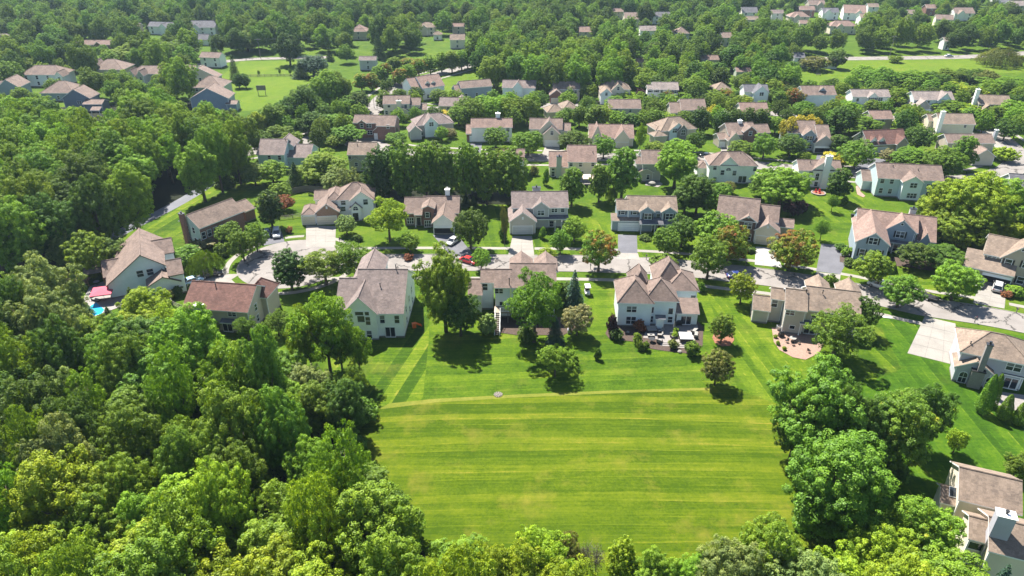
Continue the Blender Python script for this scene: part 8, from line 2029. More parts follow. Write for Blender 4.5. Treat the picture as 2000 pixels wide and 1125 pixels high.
def extra(root, e):
    k = e[0]
    if k == 'chimney':
        _, x, y, w, d, z0, z1, mk = e
        m = WALL[mk]
        mb = MB(); mb.box(x - w / 2, x + w / 2, y - d / 2, y + d / 2, z0, z1)
        c = mb.build('chimney', m, root)
        mb = MB(); mb.box(x - w / 2 - .1, x + w / 2 + .1, y - d / 2 - .1, y + d / 2 + .1, z1 - .002, z1 + .12); mb.build('chimney_cap', TRIM if mk in ('white', 'paleblue', 'mint', 'beige', 'lilac', 'cream') else DARKMETAL, c)
        mb = MB(); mb.tube([(x, y, z1 + .1), (x, y, z1 + .45), (x, y, z1 + .5), (x, y, z1 + .6)], [.16, .16, .26, .24], 8); mb.build('flue', DARKMETAL if mk != 'white' else STEEL, c)
    elif k == 'garage':
        _, x, y, w, h, mk, face = e
        garage(root, x, y, w, h, mk, RZ[face])
    elif k == 'door':
        _, x, y, z, w, h, mk = e
        mb = MB(); mb.box(x - w / 2, x + w / 2, y - .05, y, z, z + h)
        d = mb.build('door', {'red': DOORWOOD, 'dark': BLACK, 'white': GLOSSWHITE}[mk], root)
        mb = MB(); t = .12
        mb.box(x - w / 2 - t, x - w / 2, y - .09, y, z, z + h + t); mb.box(x + w / 2, x + w / 2 + t, y - .09, y, z, z + h + t); mb.box(x - w / 2, x + w / 2, y - .09, y, z + h, z + h + t)
        mb.build('door_frame', TRIM, d)
        mb = MB(); mb.box(x + w / 2 - .16, x + w / 2 - .08, y - .11, y - .05, z + .95, z + 1.1); mb.build('handle', STEEL, d)
    elif k == 'post':
        _, x, y, z0, z1, w, mk = e
        mb = MB(); mb.box(x - w / 2, x + w / 2, y - w / 2, y + w / 2, z0, z1)
        mb.box(x - w * .7, x + w * .7, y - w * .7, y + w * .7, z0, z0 + .2); mb.build('porch_post', {'t': TRIM, 'c': CEDAR}[mk], root)
    elif k == 'pipe':
        _, x, y, z0, z1 = e
        mb = MB(); mb.tube([(x, y, z0), (x, y, z1)], [.09, .09], 7); mb.tube([(x, y, z1), (x, y, z1 + .12)], [.15, .11], 7)
        mb.build('vent_pipe', DARKMETAL, root)
    elif k == 'skylight':
        _, x, y, z, w, h, s = e
        mb = MB(); o = MB()
        n = Vector((0, -s, 1)).normalized(); u = Vector((0, 1, s)).normalized()
        c = Vector((x, y, z)) + n * .1
        mb.box(-w / 2 - .08, w / 2 + .08, -h / 2 - .08, h / 2 + .08, -.15, 0); o.face([(-w / 2, -h / 2, .012), (w / 2, -h / 2, .012), (w / 2, h / 2, .012), (-w / 2, h / 2, .012)])
        q = mb.build('skylight', STEEL, root, loc=c, rot=(math.atan(s), 0, 0)); o.build('pane', PANE, q)
    elif k == 'step':
        _, x0, x1, y0, y1, z1, mk = e
        mb = MB(); mb.box(x0, x1, y0, y1, 0, z1); mb.build('step', {'c': CONCRETE, 'w': WOOD, 's': PATIO_S}[mk], root)
    elif k == 'vent':
        _, x, y, z = e
        mb = MB(); mb.box(x - .22, x + .22, y - .06, y, z - .35, z + .35)
        for i in range(5): mb.box(x - .18, x + .18, y - .085, y - .06, z - .28 + i * .125, z - .21 + i * .125)
        mb.build('gable_vent', TRIM, root)
    elif k == 'deck':
        # raised timber deck: boards, posts, railing with balusters, stairs towards the viewer
        _, x0, x1, y0, y1, z, sx0, sx1, sy = e
        d = MB(); d.box(x0, x1, y0, y1, z - .28, z - .05); dk = d.build('deck', WOOD, root)
        n = int((y1 - y0) / .15)
        bm_ = MB(); bm_.box(x0, x1, 0, .13, 0, .04); bme = bm_.mesh('board', [WOOD])
        for i in range(n): obj('board', bme, dk, (0, y0 + i * .15, z - .045))
        pm_ = MB(); pm_.box(-.07, .07, -.07, .07, 0, z - .28); pme = pm_.mesh('post', [GREYWOOD])
        for px in (x0 + .1, (x0 + x1) / 2, x1 - .1): obj('post', pme, dk, (px, y0 + .1, 0))
        rl = MB(); rl.box(sx1, x1, y0, y0 + .09, z + .92, z + 1.0); rl.box(sx1, x1, y0 + .02, y0 + .07, z + .08, z + .14); rl.build('railing', TRIM, dk)
        bl_ = MB(); bl_.box(-.02, .02, -.02, .02, z + .14, z + .92); ble = bl_.mesh('baluster', [TRIM])
        k_ = int((x1 - sx1) / .16)
        for i in range(k_): obj('baluster', ble, dk, (sx1 + .08 + i * .16, y0 + .045, 0))
        # stairs
        ns = 12; run = (y0 - sy) / ns
        st = MB(); st.box(sx0 + .06, sx1 - .06, 0, run * .85, 0, .05); ste = st.mesh('tread', [GREYWOOD])
        for i in range(ns): obj('tread', ste, dk, (0, sy + run * i, z * (i + .8) / ns))
        for sx in (sx0, sx1):
            s_ = MB(); s_.tube([(sx, sy, .05), (sx, y0, z)], [.09, .09], 4); s_.build('stringer', TRIM, dk)
            s_ = MB(); s_.tube([(sx, sy, .95), (sx, y0, z + .95)], [.05, .05], 4)
            for q in range(5): t_ = q / 4; yy = sy + (y0 - sy) * t_; s_.tube([(sx, yy, z * t_), (sx, yy, z * t_ + .95)], [.045, .045], 4)
            s_.build('stair_rail', TRIM, dk)

for hlabel, href, hx, hy, hrz, blocks, wins, extras in HOUSES:
    root = empty('house', (hx, hy, 0), hrz)
    tag(root, hlabel, 'house', 'houses of the neighbourhood')
    for b in blocks: block(root, b)
    for w_ in wins: window(root, w_)
    for e_ in extras: extra(root, e_)

# ------------------------------------------------------------------ trees, bushes
TR = random.Random(11)
KIND_OF = {'r': 'round', 'v': 'oval', 'o': 'oak', 'a': 'airy', 's': 'spruce', 'c': 'column', 'b': 'bush', 'w': 'willow', 'd': 'sparse'}
for row in TREES:
    k, x, y, R, H, tone, where, place, rank, turn = row
    kind = KIND_OF[k]
    size = 'tall ' if H > 13 else 'small ' if H < 6.5 and k != 'b' else ''
    rel = PLACES[where] + (HOUSES[place][1] if place >= 0 else '')
    label = size + TONE_WORD[tone] + ' ' + KIND_WORD[k] + {'r': ' turning rust', 'g': ' turning gold', '': ''}[turn] + ' ' + rel + (', ' + RANKS[rank] if rank >= 0 else '')
    if len(label.split()) > 16: label = label.replace(' turning rust', '').replace(' turning gold', '')
    grp = 'bushes' if k == 'b' else 'trees in the woods' if place < 0 else 'garden and street trees'
    plant_tree(TREE_NAME[kind], kind, x, y, R, H, tone, TR.randrange(12), TR.uniform(0, 6.28), label, 'bush' if k == 'b' else 'tree', grp, turn or None)

# far woodland: one mass each, crowns set on points with geometry nodes
def woodland(name, pts, crown, tone, label, R0, turn=None):
    me = bpy.data.meshes.new(name)
    me.from_pydata([(p[0], p[1], 0) for p in pts], [], [])
    a = me.attributes.new('size', 'FLOAT', 'POINT'); a.data.foreach_set('value', [p[2] / R0 for p in pts])
    o = bpy.data.objects.new(name, me); col.objects.link(o)
    o.color = (*TONES[tone], 1)
    g = bpy.data.node_groups.new(name, 'GeometryNodeTree')
    g.interface.new_socket('Geometry', in_out='INPUT', socket_type='NodeSocketGeometry')
    g.interface.new_socket('Geometry', in_out='OUTPUT', socket_type='NodeSocketGeometry')
    gi, go = g.nodes.new('NodeGroupInput'), g.nodes.new('NodeGroupOutput')
    ip = g.nodes.new('GeometryNodeInstanceOnPoints')
    oi = g.nodes.new('GeometryNodeObjectInfo'); oi.inputs['Object'].default_value = crown
    oi.inputs['As Instance'].default_value = True
    rv = g.nodes.new('FunctionNodeRandomValue'); rv.data_type = 'FLOAT_VECTOR'
    rv.inputs[0].default_value = (0, 0, 0); rv.inputs[1].default_value = (0, 0, 6.283)
    na = g.nodes.new('GeometryNodeInputNamedAttribute'); na.data_type = 'FLOAT'; na.inputs[0].default_value = 'size'
    rs = g.nodes.new('FunctionNodeRandomValue'); rs.data_type = 'FLOAT'
    rs.inputs[2].default_value = 0.85; rs.inputs[3].default_value = 1.2; rs.inputs['Seed'].default_value = 5
    sc = g.nodes.new('ShaderNodeCombineXYZ'); mu = g.nodes.new('ShaderNodeMath'); mu.operation = 'MULTIPLY'
    g.links.new(na.outputs[0], mu.inputs[0]); g.links.new(rs.outputs[1], mu.inputs[1])
    g.links.new(na.outputs[0], sc.inputs[0]); g.links.new(na.outputs[0], sc.inputs[1]); g.links.new(mu.outputs[0], sc.inputs[2])
    g.links.new(gi.outputs[0], ip.inputs['Points']); g.links.new(oi.outputs['Geometry'], ip.inputs['Instance'])
    g.links.new(rv.outputs[0], ip.inputs['Rotation']); g.links.new(sc.outputs[0], ip.inputs['Scale'])
    g.links.new(ip.outputs[0], go.inputs[0])
    md = o.modifiers.new('crowns', 'NODES'); md.node_group = g
    tag(o, label, 'woodland', None, 'stuff')

first_crown = {}
for o in list(col.objects):
    if o.name.startswith('crown') and o.type == 'MESH' and o.data.name not in first_crown: first_crown[o.data.name] = o
# points of the far woods: none on roads, in clearings or gardens, none across the open view towards a house
frng = np.random.default_rng(21)
def in_poly(px, py, poly):
    c = np.zeros(len(px), bool)
    for i in range(len(poly)):
        (ax, ay), (bx, by) = poly[i], poly[i - 1]
        if ay == by: continue
        c ^= ((ay > py) != (by > py)) & (px < (bx - ax) * (py - ay) / (by - ay) + ax)
    return c
n_try = 60000
fy = 255 + 620 * frng.random(n_try); fx = (frng.random(n_try) * 2 - 1) * (fy * 0.80 + 30)
fr = frng.uniform(4.2, 6.4, n_try)
sub = in_poly(fx, fy, SUBURB)
fr[sub] *= 0.78
ok = np.ones(n_try, bool)
for poly in CLEARINGS: ok &= ~in_poly(fx, fy, poly)
for hlabel, href, hx, hy, hrz, blocks, wins, extras in HOUSES:
    w_ = max(b[2] for b in blocks); d_ = max(b[4] for b in blocks)
    ex, ey = math.cos(hrz), math.sin(hrz)
    cx, cy = hx + ex * w_ / 2 - ey * d_ / 2, hy + ey * w_ / 2 + ex * d_ / 2
    L_ = math.hypot(cx, cy); ux, uy = -cx / L_, -cy / L_          # towards the open side the house looks out on
    along = (fx - cx) * ux + (fy - cy) * uy; across = np.abs((fx - cx) * uy - (fy - cy) * ux)
    ok &= ~((along > -d_ * 0.9) & (along < (62 if cy > 430 else 42 if cy > 340 else 26 if cy > 240 else 14)) & (across < w_ * 0.5 + fr * 0.55))
for nm, pts, hw in ROADPTS:
    q = np.array([(p.x, p.y) for p in pts[::4]])
    for p in q: ok &= (fx - p[0]) ** 2 + (fy - p[1]) ** 2 > (hw + 6) ** 2
for row in TREES:
    if row[2] > 230: ok &= (fx - row[1]) ** 2 + (fy - row[2]) ** 2 > 36
kept, cells = [], {}
for i in np.nonzero(ok)[0]:
    d = 10.5 if sub[i] else 8.8
    kx, ky = int(fx[i] // 13), int(fy[i] // 13)
    if any((fx[i] - q[0]) ** 2 + (fy[i] - q[1]) ** 2 < d * d for a_ in (-1, 0, 1) for b_ in (-1, 0, 1) for q in cells.get((kx + a_, ky + b_), ())): continue
    cells.setdefault((kx, ky), []).append((fx[i], fy[i])); kept.append((float(fx[i]), float(fy[i]), float(fr[i])))
pick = frng.random(len(kept))
for lo_, hi_, meshname, R0, tone, label in ((0, .34, 'broad_crown', 6.0, 'mid', 'mid green crowns of the far woods'), (.34, .58, 'broad_crown.001', 6.0, 'bright', 'brighter green crowns scattered through the far woods'),
        (.58, .80, 'broad_crown.002', 6.0, 'dark', 'dark green crowns of the far woods'), (.80, .95, 'round_crown', 4.0, 'mid', 'rounded crowns of the far woods and gardens'), (.95, 1, 'spruce_crown', 4.2, 'pine', 'dark conifers scattered through the far woods')):
    woodland('far_woodland', [k for k, q in zip(kept, pick) if lo_ <= q < hi_], first_crown[meshname], tone, label, R0)

# ------------------------------------------------------------------ vehicles
CARCOL = {'black': (.008, .008, .01), 'paleblue': (.32, .45, .55), 'bluegrey': (.13, .17, .22), 'silver': (.38, .38, .37), 'white': (.62, .62, .61), 'red': (.42, .018, .015), 'blue': (.02, .035, .13), 'dark': (.03, .032, .036)}
def wheel_at(root, x, y, r=.34, w=.22):
    t = MB(); n = 14
    for s in (-1, 1):
        pass
    t.tube([(x, y - w / 2, r), (x, y + w / 2, r)], [r, r], n)
    o = t.build('wheel', TYRE, root)
    rm = MB(); rm.tube([(x, y - w / 2 - .012, r), (x, y + w / 2 + .012, r)], [r * .62, r * .62], 10); rm.build('rim', STEEL, o)

def loft(mb, secs, m=0):
    """secs: list of rings (equal point count) skinned in order, capped"""
    idx = []
    for ring in secs:
        n = len(mb.v); mb.v += [tuple(p) for p in ring]; idx.append(n)
    k = len(secs[0])
    for a, b in zip(idx[:-1], idx[1:]):
        for i in range(k):
            j = (i + 1) % k
            mb.f.append((a + i, a + j, b + j, b + i)); mb.m.append(m)
    mb.f.append(tuple(idx[0] + i for i in range(k))[::-1]); mb.m.append(m)
    mb.f.append(tuple(idx[-1] + i for i in range(k))); mb.m.append(m)

def car_ring(x, w, z0, z1):
    """cross-section of the lower body at x: tucked sills, full waist, softened shoulder"""
    return [(x, -w * .9, z0), (x, -w, z0 + (z1 - z0) * .3), (x, -w * .985, z0 + (z1 - z0) * .75), (x, -w * .86, z1), (x, w * .86, z1), (x, w * .985, z0 + (z1 - z0) * .75), (x, w, z0 + (z1 - z0) * .3), (x, w * .9, z0)]

def vehicle(kind, colour, x, y, rz, label):
    suv, pick = kind == 'suv', kind == 'pickup'
    root = empty('pickup_truck' if pick else 'parked_car' if 'driving' not in label else 'car', (x, y, .03), rz)
    tag(root, label, 'pickup truck' if pick else 'car', 'cars parked along the street and driveways')
    L_, W_ = (5.6, .98) if pick else (4.75, .95) if suv else (4.5, .9)
    hz = 1.05 if (suv or pick) else .88
    m = paint(colour, CARCOL[colour])
    body = MB()
    h = L_ / 2
    loft(body, [car_ring(-h, W_ * .86, .42, hz * .80), car_ring(-h + .18, W_ * .97, .27, hz * .97), car_ring(-h + .9, W_, .24, hz), car_ring(0, W_, .22, hz),
                car_ring(h - 1.35, W_, .24, hz * .98), car_ring(h - .45, W_ * .97, .25, hz * .86), car_ring(h - .1, W_ * .9, .3, hz * .74), car_ring(h, W_ * .8, .4, hz * .62)])
    bo = body.build('body', m, root, True)
    # greenhouse: glass band with a painted roof
    if pick: x0, x1, t0, t1, zt = -.55, 1.55, -.35, .85, 1.78
    elif suv: x0, x1, t0, t1, zt = -h + .12, 1.25, -h + .5, .55, 1.72
    else: x0, x1, t0, t1, zt = -h + .45, 1.2, -h + 1.25, .35, 1.43
    g = MB(); wb, wt = W_ * .86, W_ * .68
    z0 = hz - .02
    loft(g, [[(x0, -wb, z0), (x1, -wb, z0), (x1, wb, z0), (x0, wb, z0)], [(t0 + .02, -wt, zt - .06), (t1, -wt, zt - .06), (t1, wt, zt - .06), (t0 + .02, wt, zt - .06)]])
    fix = g.mesh('windows', [CARGLASS]); fix_normals(fix); obj('windows', fix, root)
    r = MB()
    loft(r, [[(t0 - .06, -wt - .03, zt - .07), (t1 + .06, -wt - .03, zt - .07), (t1 + .06, wt + .03, zt - .07), (t0 - .06, wt + .03, zt - .07)], [(t0 + .08, -wt * .9, zt), (t1 - .1, -wt * .9, zt), (t1 - .1, wt * .9, zt), (t0 + .08, wt * .9, zt)]])
    for s in (-1, 1):
        for (xb, xt) in ((x0, t0), (x1, t1), ((x0 + x1) / 2 - .1, (t0 + t1) / 2)):
            r.tube([(xb, s * (wb + .005), z0), (xt, s * (wt + .01), zt - .06)], [.045, .045], 4)
    rme = r.mesh('roof', [m]); fix_normals(rme); obj('roof', rme, root)
    if pick:
        b = MB(); b.box(-h + .18, -.62, -W_ * .78, W_ * .78, hz - .35, hz + .008); b.build('cargo_bed', BLACK, root)
    for sx in (-h + .85, h - .9):
        for s in (-1, 1): wheel_at(root, sx, s * (W_ - .1), .38 if (suv or pick) else .33)
    for s in (-1, 1):
        l = MB(); l.box(h - .14, h - .02, s * W_ * .62 - .17, s * W_ * .62 + .17, hz * .6, hz * .74); l.build('headlight', LAMPW, root)
        l = MB(); l.box(-h - .015, -h + .08, s * W_ * .66 - .12, s * W_ * .66 + .12, hz * .64, hz * .84); l.build('tail_light', LAMPR, root)
        l = MB(); l.box(x1 - .25, x1 - .1, s * (W_ + .1) - .08, s * (W_ + .1) + .08, hz + .02, hz + .16); l.build('mirror', m, root)
for v_ in VEHICLES: vehicle(*v_)

root = empty('utility_trailer', (TRAILER[0], TRAILER[1], .03), TRAILER[2])
tag(root, 'black flatbed utility trailer parked along the street', 'trailer')
mb = MB(); mb.box(-2.4, 2.4, -1.0, 1.0, .5, .62); mb.build('bed', DARKMETAL, root)
for s in (-1, 1):
    mb = MB(); mb.box(-2.4, 2.4, s * 1.0 - .03, s * 1.0 + .03, .95, 1.03)
    for i in range(6): mb.box(-2.38 + i * .94, -2.32 + i * .94, s * 1.0 - .03, s * 1.0 + .03, .62, .95)
    mb.build('side_rail', DARKMETAL, root)
    for xx in (-.45, .45): wheel_at(root, xx, s * 1.15, .33)
mb = MB(); mb.tube([(2.4, -.7, .55), (3.5, 0, .5)], [.05, .05], 4); mb.tube([(2.4, .7, .55), (3.5, 0, .5)], [.05, .05], 4); mb.build('drawbar', DARKMETAL, root)
mb = MB(); mb.box(-3.3, -2.43, -.95, .95, .06, .12); mb.build('ramp', GREYWOOD, root)

root = empty('golf_cart', (CART[0], CART[1], .02), math.radians(-88))
tag(root, 'small white golf cart on the lawn beside the bluish spruce', 'golf cart')
mb = MB(); loft(mb, [car_ring(-1.15, .5, .28, .75), car_ring(-.3, .55, .22, .8), car_ring(.2, .55, .22, .45), car_ring(.75, .55, .22, .5), car_ring(1.15, .45, .3, .85)]); mb.build('body', GLOSSWHITE, root, True)
mb = MB(); mb.box(-.6, -.1, -.5, .5, .8, .92); mb.box(-.7, -.58, -.5, .5, .92, 1.3); mb.build('seat', WICKER, root)
mb = MB(); mb.box(-.95, .95, -.58, .58, 1.85, 1.93); mb.build('canopy', GLOSSWHITE, root)
for xx, yy in ((-.85, -.5), (-.85, .5), (.85, -.5), (.85, .5)):
    mb = MB(); mb.tube([(xx, yy, .6), (xx * .98, yy, 1.86)], [.025, .025], 5); mb.build('canopy_post', DARKMETAL, root)
    wheel_at(root, xx * .9, yy, .24, .16)

# ------------------------------------------------------------------ street furniture
pme = MB().box(-.06, .06, -.06, .06, 0, 1.1).mesh('post', [GREYWOOD])
bm_ = MB(); n_ = 8
bm_.prism([(-.11, -.28), (.11, -.28), (.11, .28), (-.11, .28)], 1.05, 1.2)
bm_.tube([(0, -.28, 1.2), (0, .28, 1.2)], [.11, .11], 10)
boxme = bm_.mesh('box', [DARKMETAL])
flagme = MB().box(.112, .13, -.05, .02, 1.2, 1.42).mesh('flag', [REDPLASTIC])
for (x, y), label in MAILBOXES:
    e = empty('mailbox', (x, y, 0), .1); tag(e, label, 'mailbox', 'mailboxes along the street')
    obj('post', pme, e); obj('box', boxme, e); obj('flag', flagme, e)
for (x, y), label in LAMPS:
    e = empty('street_lamp', (x, y, 0), 0); tag(e, label, 'street lamp', 'street lamps')
    mb = MB(); mb.tube([(0, 0, 0), (0, 0, .5), (0, 0, 5.0)], [.12, .08, .06], 8); mb.build('pole', DARKMETAL, e)
    mb = MB(); mb.tube([(0, 0, 5.0), (.6, 0, 5.3)], [.04, .04], 6); mb.build('arm', DARKMETAL, e)
    mb = MB(); mb.box(.45, 1.05, -.14, .14, 5.24, 5.38); mb.build('lamp_head', DARKMETAL, e)
for (x, y), hgt, label in POLES:
    e = empty('power_pole', (x, y, 0), .15); tag(e, label, 'power pole', 'power poles')
    if 'leaning' in label: e.rotation_euler[1] = math.radians(5)
    mb = MB(); mb.tube([(0, 0, 0), (0, 0, hgt)], [.17, .11], 8); mb.build('pole', GREYWOOD, e)
    mb = MB(); mb.box(-1.3, 1.3, -.06, .06, hgt - .8, hgt - .66); mb.build('crossarm', GREYWOOD, e)
    for xx in (-1.15, -.5, .5, 1.15):
        mb = MB(); mb.tube([(xx, 0, hgt - .66), (xx, 0, hgt - .48)], [.06, .04], 6); mb.build('insulator', LAMPW, e)
ws = sorted((p[0] for p in POLES), key=lambda p: p[0])
for (a, b) in ((0, 2), (1, 2), (3, 4), (4, 5)):
    if b >= len(ws): continue
    p, q = Vector((*ws[a], 9.6)), Vector((*ws[b], 9.6))
    for k in (-1, 1):
        mb = MB()
        pts = [p.lerp(q, t / 12) + Vector((0, k * .9, -2.2 * (1 - (t / 6 - 1) ** 2))) for t in range(13)]
        mb.tube(pts, [.035] * 13, 4)
        tag(mb.build('power_line', DARKMETAL), 'thin dark wire strung between far power poles, ' + ('near' if k < 0 else 'far') + ' side, span ' + ('left' if a < 2 else 'right') + (' low' if a in (0, 3) else ' high'), 'wire', 'power lines')

def fence(kind, pts, hgt, label):
    P2 = [Vector(p) for p in pts]
    e = empty('garden_wall' if kind == 'wall' else 'fence', (P2[0].x, P2[0].y, 0)); tag(e, label, 'wall' if kind == 'wall' else 'fence')
    o0 = P2[0]
    path = resample(pts, 2.4)
    post = MB().box(-.07, .07, -.07, .07, 0, hgt + .05).mesh('post', [GREYWOOD])
    plank = MB().box(-.068, .068, -.012, .012, .05, hgt).mesh('plank', [GREYWOOD])
    for a, b in zip(path[:-1], path[1:]):
        d = b - a; ang = math.atan2(d.y, d.x); ln = d.length
        if kind == 'wall':
            mb = MB(); mb.box(0, ln + .02, -.12, .12, 0, hgt); mb.box(-.02, ln + .04, -.17, .17, hgt, hgt + .1)
            mb.build('wall_panel', TRIM, e, loc=(a.x - o0.x, a.y - o0.y, 0), rot=(0, 0, ang)); continue
        obj('post', post, e, (a.x - o0.x, a.y - o0.y, 0), (0, 0, ang))
        if kind == 'rail':
            for z in (.3, .68, 1.06):
                mb = MB(); mb.box(0, ln, -.03, .03, z - .07, z + .07); mb.build('rail', GREYWOOD, e, loc=(a.x - o0.x, a.y - o0.y, 0), rot=(0, 0, ang))
        else:
            n = int(ln / .145)
            for i in range(n):
                t = (i + .5) / n
                obj('plank', plank, e, (a.x - o0.x + d.x * t, a.y - o0.y + d.y * t, .02 * math.sin(i * 1.7)), (0, 0, ang))
            mb = MB(); mb.box(0, ln, .02, .06, .4, .5); mb.box(0, ln, .02, .06, hgt - .4, hgt - .3); mb.build('rail', GREYWOOD, e, loc=(a.x - o0.x, a.y - o0.y, 0), rot=(0, 0, ang))
    if kind != 'wall': obj('post', post, e, (path[-1].x - o0.x, path[-1].y - o0.y, 0))
for f_ in FENCES: fence(*f_)

# ------------------------------------------------------------------ pool, umbrella, patio furniture
e = empty('swimming_pool', (0, 0, 0)); tag(e, 'blue kidney-shaped swimming pool beside the gabled pool house', 'pool')
pc = Vector((sum(p[0] for p in POOL_EDGE) / 8, sum(p[1] for p in POOL_EDGE) / 8))
e.location = (pc.x, pc.y, 0)
loc = [Vector(p) - pc for p in ccw(POOL_EDGE)]
mb = MB(); mb.prism([(p.x * 1.12, p.y * 1.12) for p in loc], 0, .13); mb.build('coping', COPING, e)
mb = MB(); mb.prism([(p.x, p.y) for p in loc], .02, .137); mb.build('water', POOL, e)
e = empty('patio_umbrella', (UMBRELLA[0], UMBRELLA[1], 0), .3); tag(e, 'open pink square umbrella on the pool terrace', 'umbrella')
mb = MB(); mb.tube([(0, 0, 0), (0, 0, 2.75)], [.03, .03], 6); mb.build('pole', STEEL, e)
mb = MB(); r_ = 2.0
cs = [(-r_, -r_, 2.2), (r_, -r_, 2.2), (r_, r_, 2.2), (-r_, r_, 2.2)]
for i in range(4): mb.face([cs[i], cs[(i + 1) % 4], (0, 0, 2.85)]); mb.face([cs[i], cs[(i + 1) % 4], (*cs[(i + 1) % 4][:2], 2.0), (*cs[i][:2], 2.0)])
mb.build('canopy', PINK, e)
mb = MB(); mb.box(-.3, .3, -.3, .3, 0, .1); mb.build('base', DARKMETAL, e)

def legs(e, w, d, z, m, t=.03):
    me = MB().box(-t, t, -t, t, 0, z).mesh('leg', [m])
    for sx in (-1, 1):
        for sy in (-1, 1): obj('leg', me, e, (sx * w, sy * d, 0))
CATS = {'low_table': 'table', 'round_table': 'table', 'covered_table': 'table', 'ac_unit': 'utility box', 'toy': 'toy', 'closed_umbrella': 'umbrella', 'flower_ring': 'flower bed', 'stone_ring': 'drain', 'birdhouse': 'pole', 'slab': 'cover', 'board': 'board'}
TNAME = {'toy': 'toy_slide', 'birdhouse': 'garden_pole', 'slab': 'utility_cover', 'board': 'board_on_posts', 'flower_ring': 'raised_flower_bed', 'stone_ring': 'stone_drain', 'chair': 'patio_chair', 'ac_unit': 'utility_box'}
for kind, (x, y), rz, sc_, label in PATIO_THINGS:
    e = empty(TNAME.get(kind, kind), (x, y, .055), rz, (sc_,) * 3); tag(e, label, CATS.get(kind, kind.replace('_', ' ')))
    if kind in ('sofa', 'armchair', 'lounger'):
        w, d = {'sofa': (1.0, .42), 'armchair': (.42, .42), 'lounger': (.36, .95)}[kind]
        mb = MB(); mb.box(-w, w, -d, d, .08, .34); mb.build('frame', WICKER, e)
        mb = MB(); mb.box(-w + .06, w - .06, -d + .03, d - .08, .342, .48); mb.build('seat_cushion', CUSHION, e)
        mb = MB(); bz = .5 if kind == 'lounger' else .55
        mb.face([(-w, d - .18, .36), (w, d - .18, .36), (w, d + .08, .36 + bz), (-w, d + .08, .36 + bz)]); mb.face([(-w, d, .3), (w, d, .3), (w, d + .16, .36 + bz), (-w, d + .16, .36 + bz)]); mb.face([(-w, d + .08, .36 + bz), (w, d + .08, .36 + bz), (w, d + .16, .36 + bz), (-w, d + .16, .36 + bz)])
        for s in (-1, 1): mb.face([(s * w, d - .18, .36), (s * w, d + .08, .36 + bz), (s * w, d + .16, .36 + bz), (s * w, d, .3)])
        mb.build('backrest', CUSHION, e)
        if kind != 'lounger':
            for s in (-1, 1): mb = MB(); mb.box(s * w - .05, s * w + .05, -d, d, .3, .6); mb.build('armrest', WICKER, e)
        legs(e, w - .06, d - .06, .1, WICKER)
    elif kind == 'chair':
        mb = MB(); mb.box(-.25, .25, -.25, .25, .42, .47); mb.build('seat', DARKMETAL, e)
        mb = MB(); mb.box(-.25, .25, .22, .26, .47, .95); mb.build('backrest', DARKMETAL, e); legs(e, .22, .22, .42, DARKMETAL, .02)
    elif kind == 'low_table':
        mb = MB(); mb.box(-.65, .65, -.4, .4, .36, .42); mb.build('top', CUSHION, e); legs(e, .58, .34, .36, WICKER)
        mb = MB(); mb.box(-.25, .25, -.12, .12, .422, .47); mb.build('tray', BLACK, e)
    elif kind in ('round_table', 'covered_table'):
        cov = kind == 'covered_table'
        r0 = .62 if not cov else 1.1
        mb = MB()
        if cov: mb.tube([(0, 0, 0), (0, 0, .7), (0, 0, .95), (0, 0, 1.1)], [r0, r0 * .95, r0 * .6, .1], 16)
        else: mb.tube([(0, 0, .7), (0, 0, .74)], [r0, r0], 20)
        mb.build('cover' if cov else 'top', CUSHION if cov or 'beige' in label or 'porch' in label else BLACK, e)
        if not cov:
            mb = MB(); mb.tube([(0, 0, 0), (0, 0, .06), (0, 0, .08), (0, 0, .7)], [.3, .28, .05, .05], 10); mb.build('pedestal', DARKMETAL, e)
    elif kind == 'hot_tub':
        mb = MB(); mb.box(-1.15, 1.15, -1.1, 1.1, 0, .85); mb.build('cabinet', CEDAR if False else WICKER, e)
        for s in (-1, 1): mb = MB(); mb.box(s * .59 - .585, s * .59 + .585, -1.2, 1.2, .852, .98); mb.build('cover_half', GLOSSWHITE, e)
    elif kind == 'planter':
        mb = MB(); mb.tube([(0, 0, 0), (0, 0, .5), (0, 0, .55)], [.28, .42, .42], 14); mb.build('pot', GREYWOOD, e)
        c = obj('plant', SPECIES['bush'][2][0][0], e, (0, 0, .35)); c.scale = (.5, .5, .55); c.color = (*TONES['lime'], 1)
    elif kind == 'closed_umbrella':
        mb = MB(); mb.tube([(0, 0, 0), (0, 0, 2.7)], [.03, .03], 6); mb.build('pole', WOOD, e)
        mb = MB(); mb.tube([(0, 0, 1.0), (0, 0, 1.3), (0, 0, 2.4), (0, 0, 2.65)], [.14, .2, .1, .03], 10); mb.build('folded_canopy', CUSHION, e)
    elif kind == 'grill':
        mb = MB(); mb.box(-.55, .55, -.28, .28, .15, .85); mb.build('cart', DARKMETAL, e)
        mb = MB(); mb.tube([(-.38, 0, .9), (.38, 0, .9)], [.26, .26], 12); mb.build('lid', BLACK, e); legs(e, .5, .24, .15, TYRE, .04)
    elif kind == 'ac_unit':
        mb = MB(); mb.box(-.42, .42, -.42, .42, 0, .85); mb.build('housing', BLACK if 'dark' in label else STEEL, e)
        mb = MB(); mb.tube([(0, 0, .85), (0, 0, .88)], [.34, .34], 14); mb.build('fan_grille', DARKMETAL, e)
    elif kind == 'toy':
        mb = MB(); mb.box(-.35, .35, -.3, .3, .0, 1.0); mb.build('tower', ORANGE, e)
        mb = MB(); mb.face([(.35, -.25, .9), (.35, .25, .9), (1.5, .25, .1), (1.5, -.25, .1)]); mb.face([(.35, -.25, .8), (1.5, -.25, .0), (1.5, .25, .0), (.35, .25, .8)])
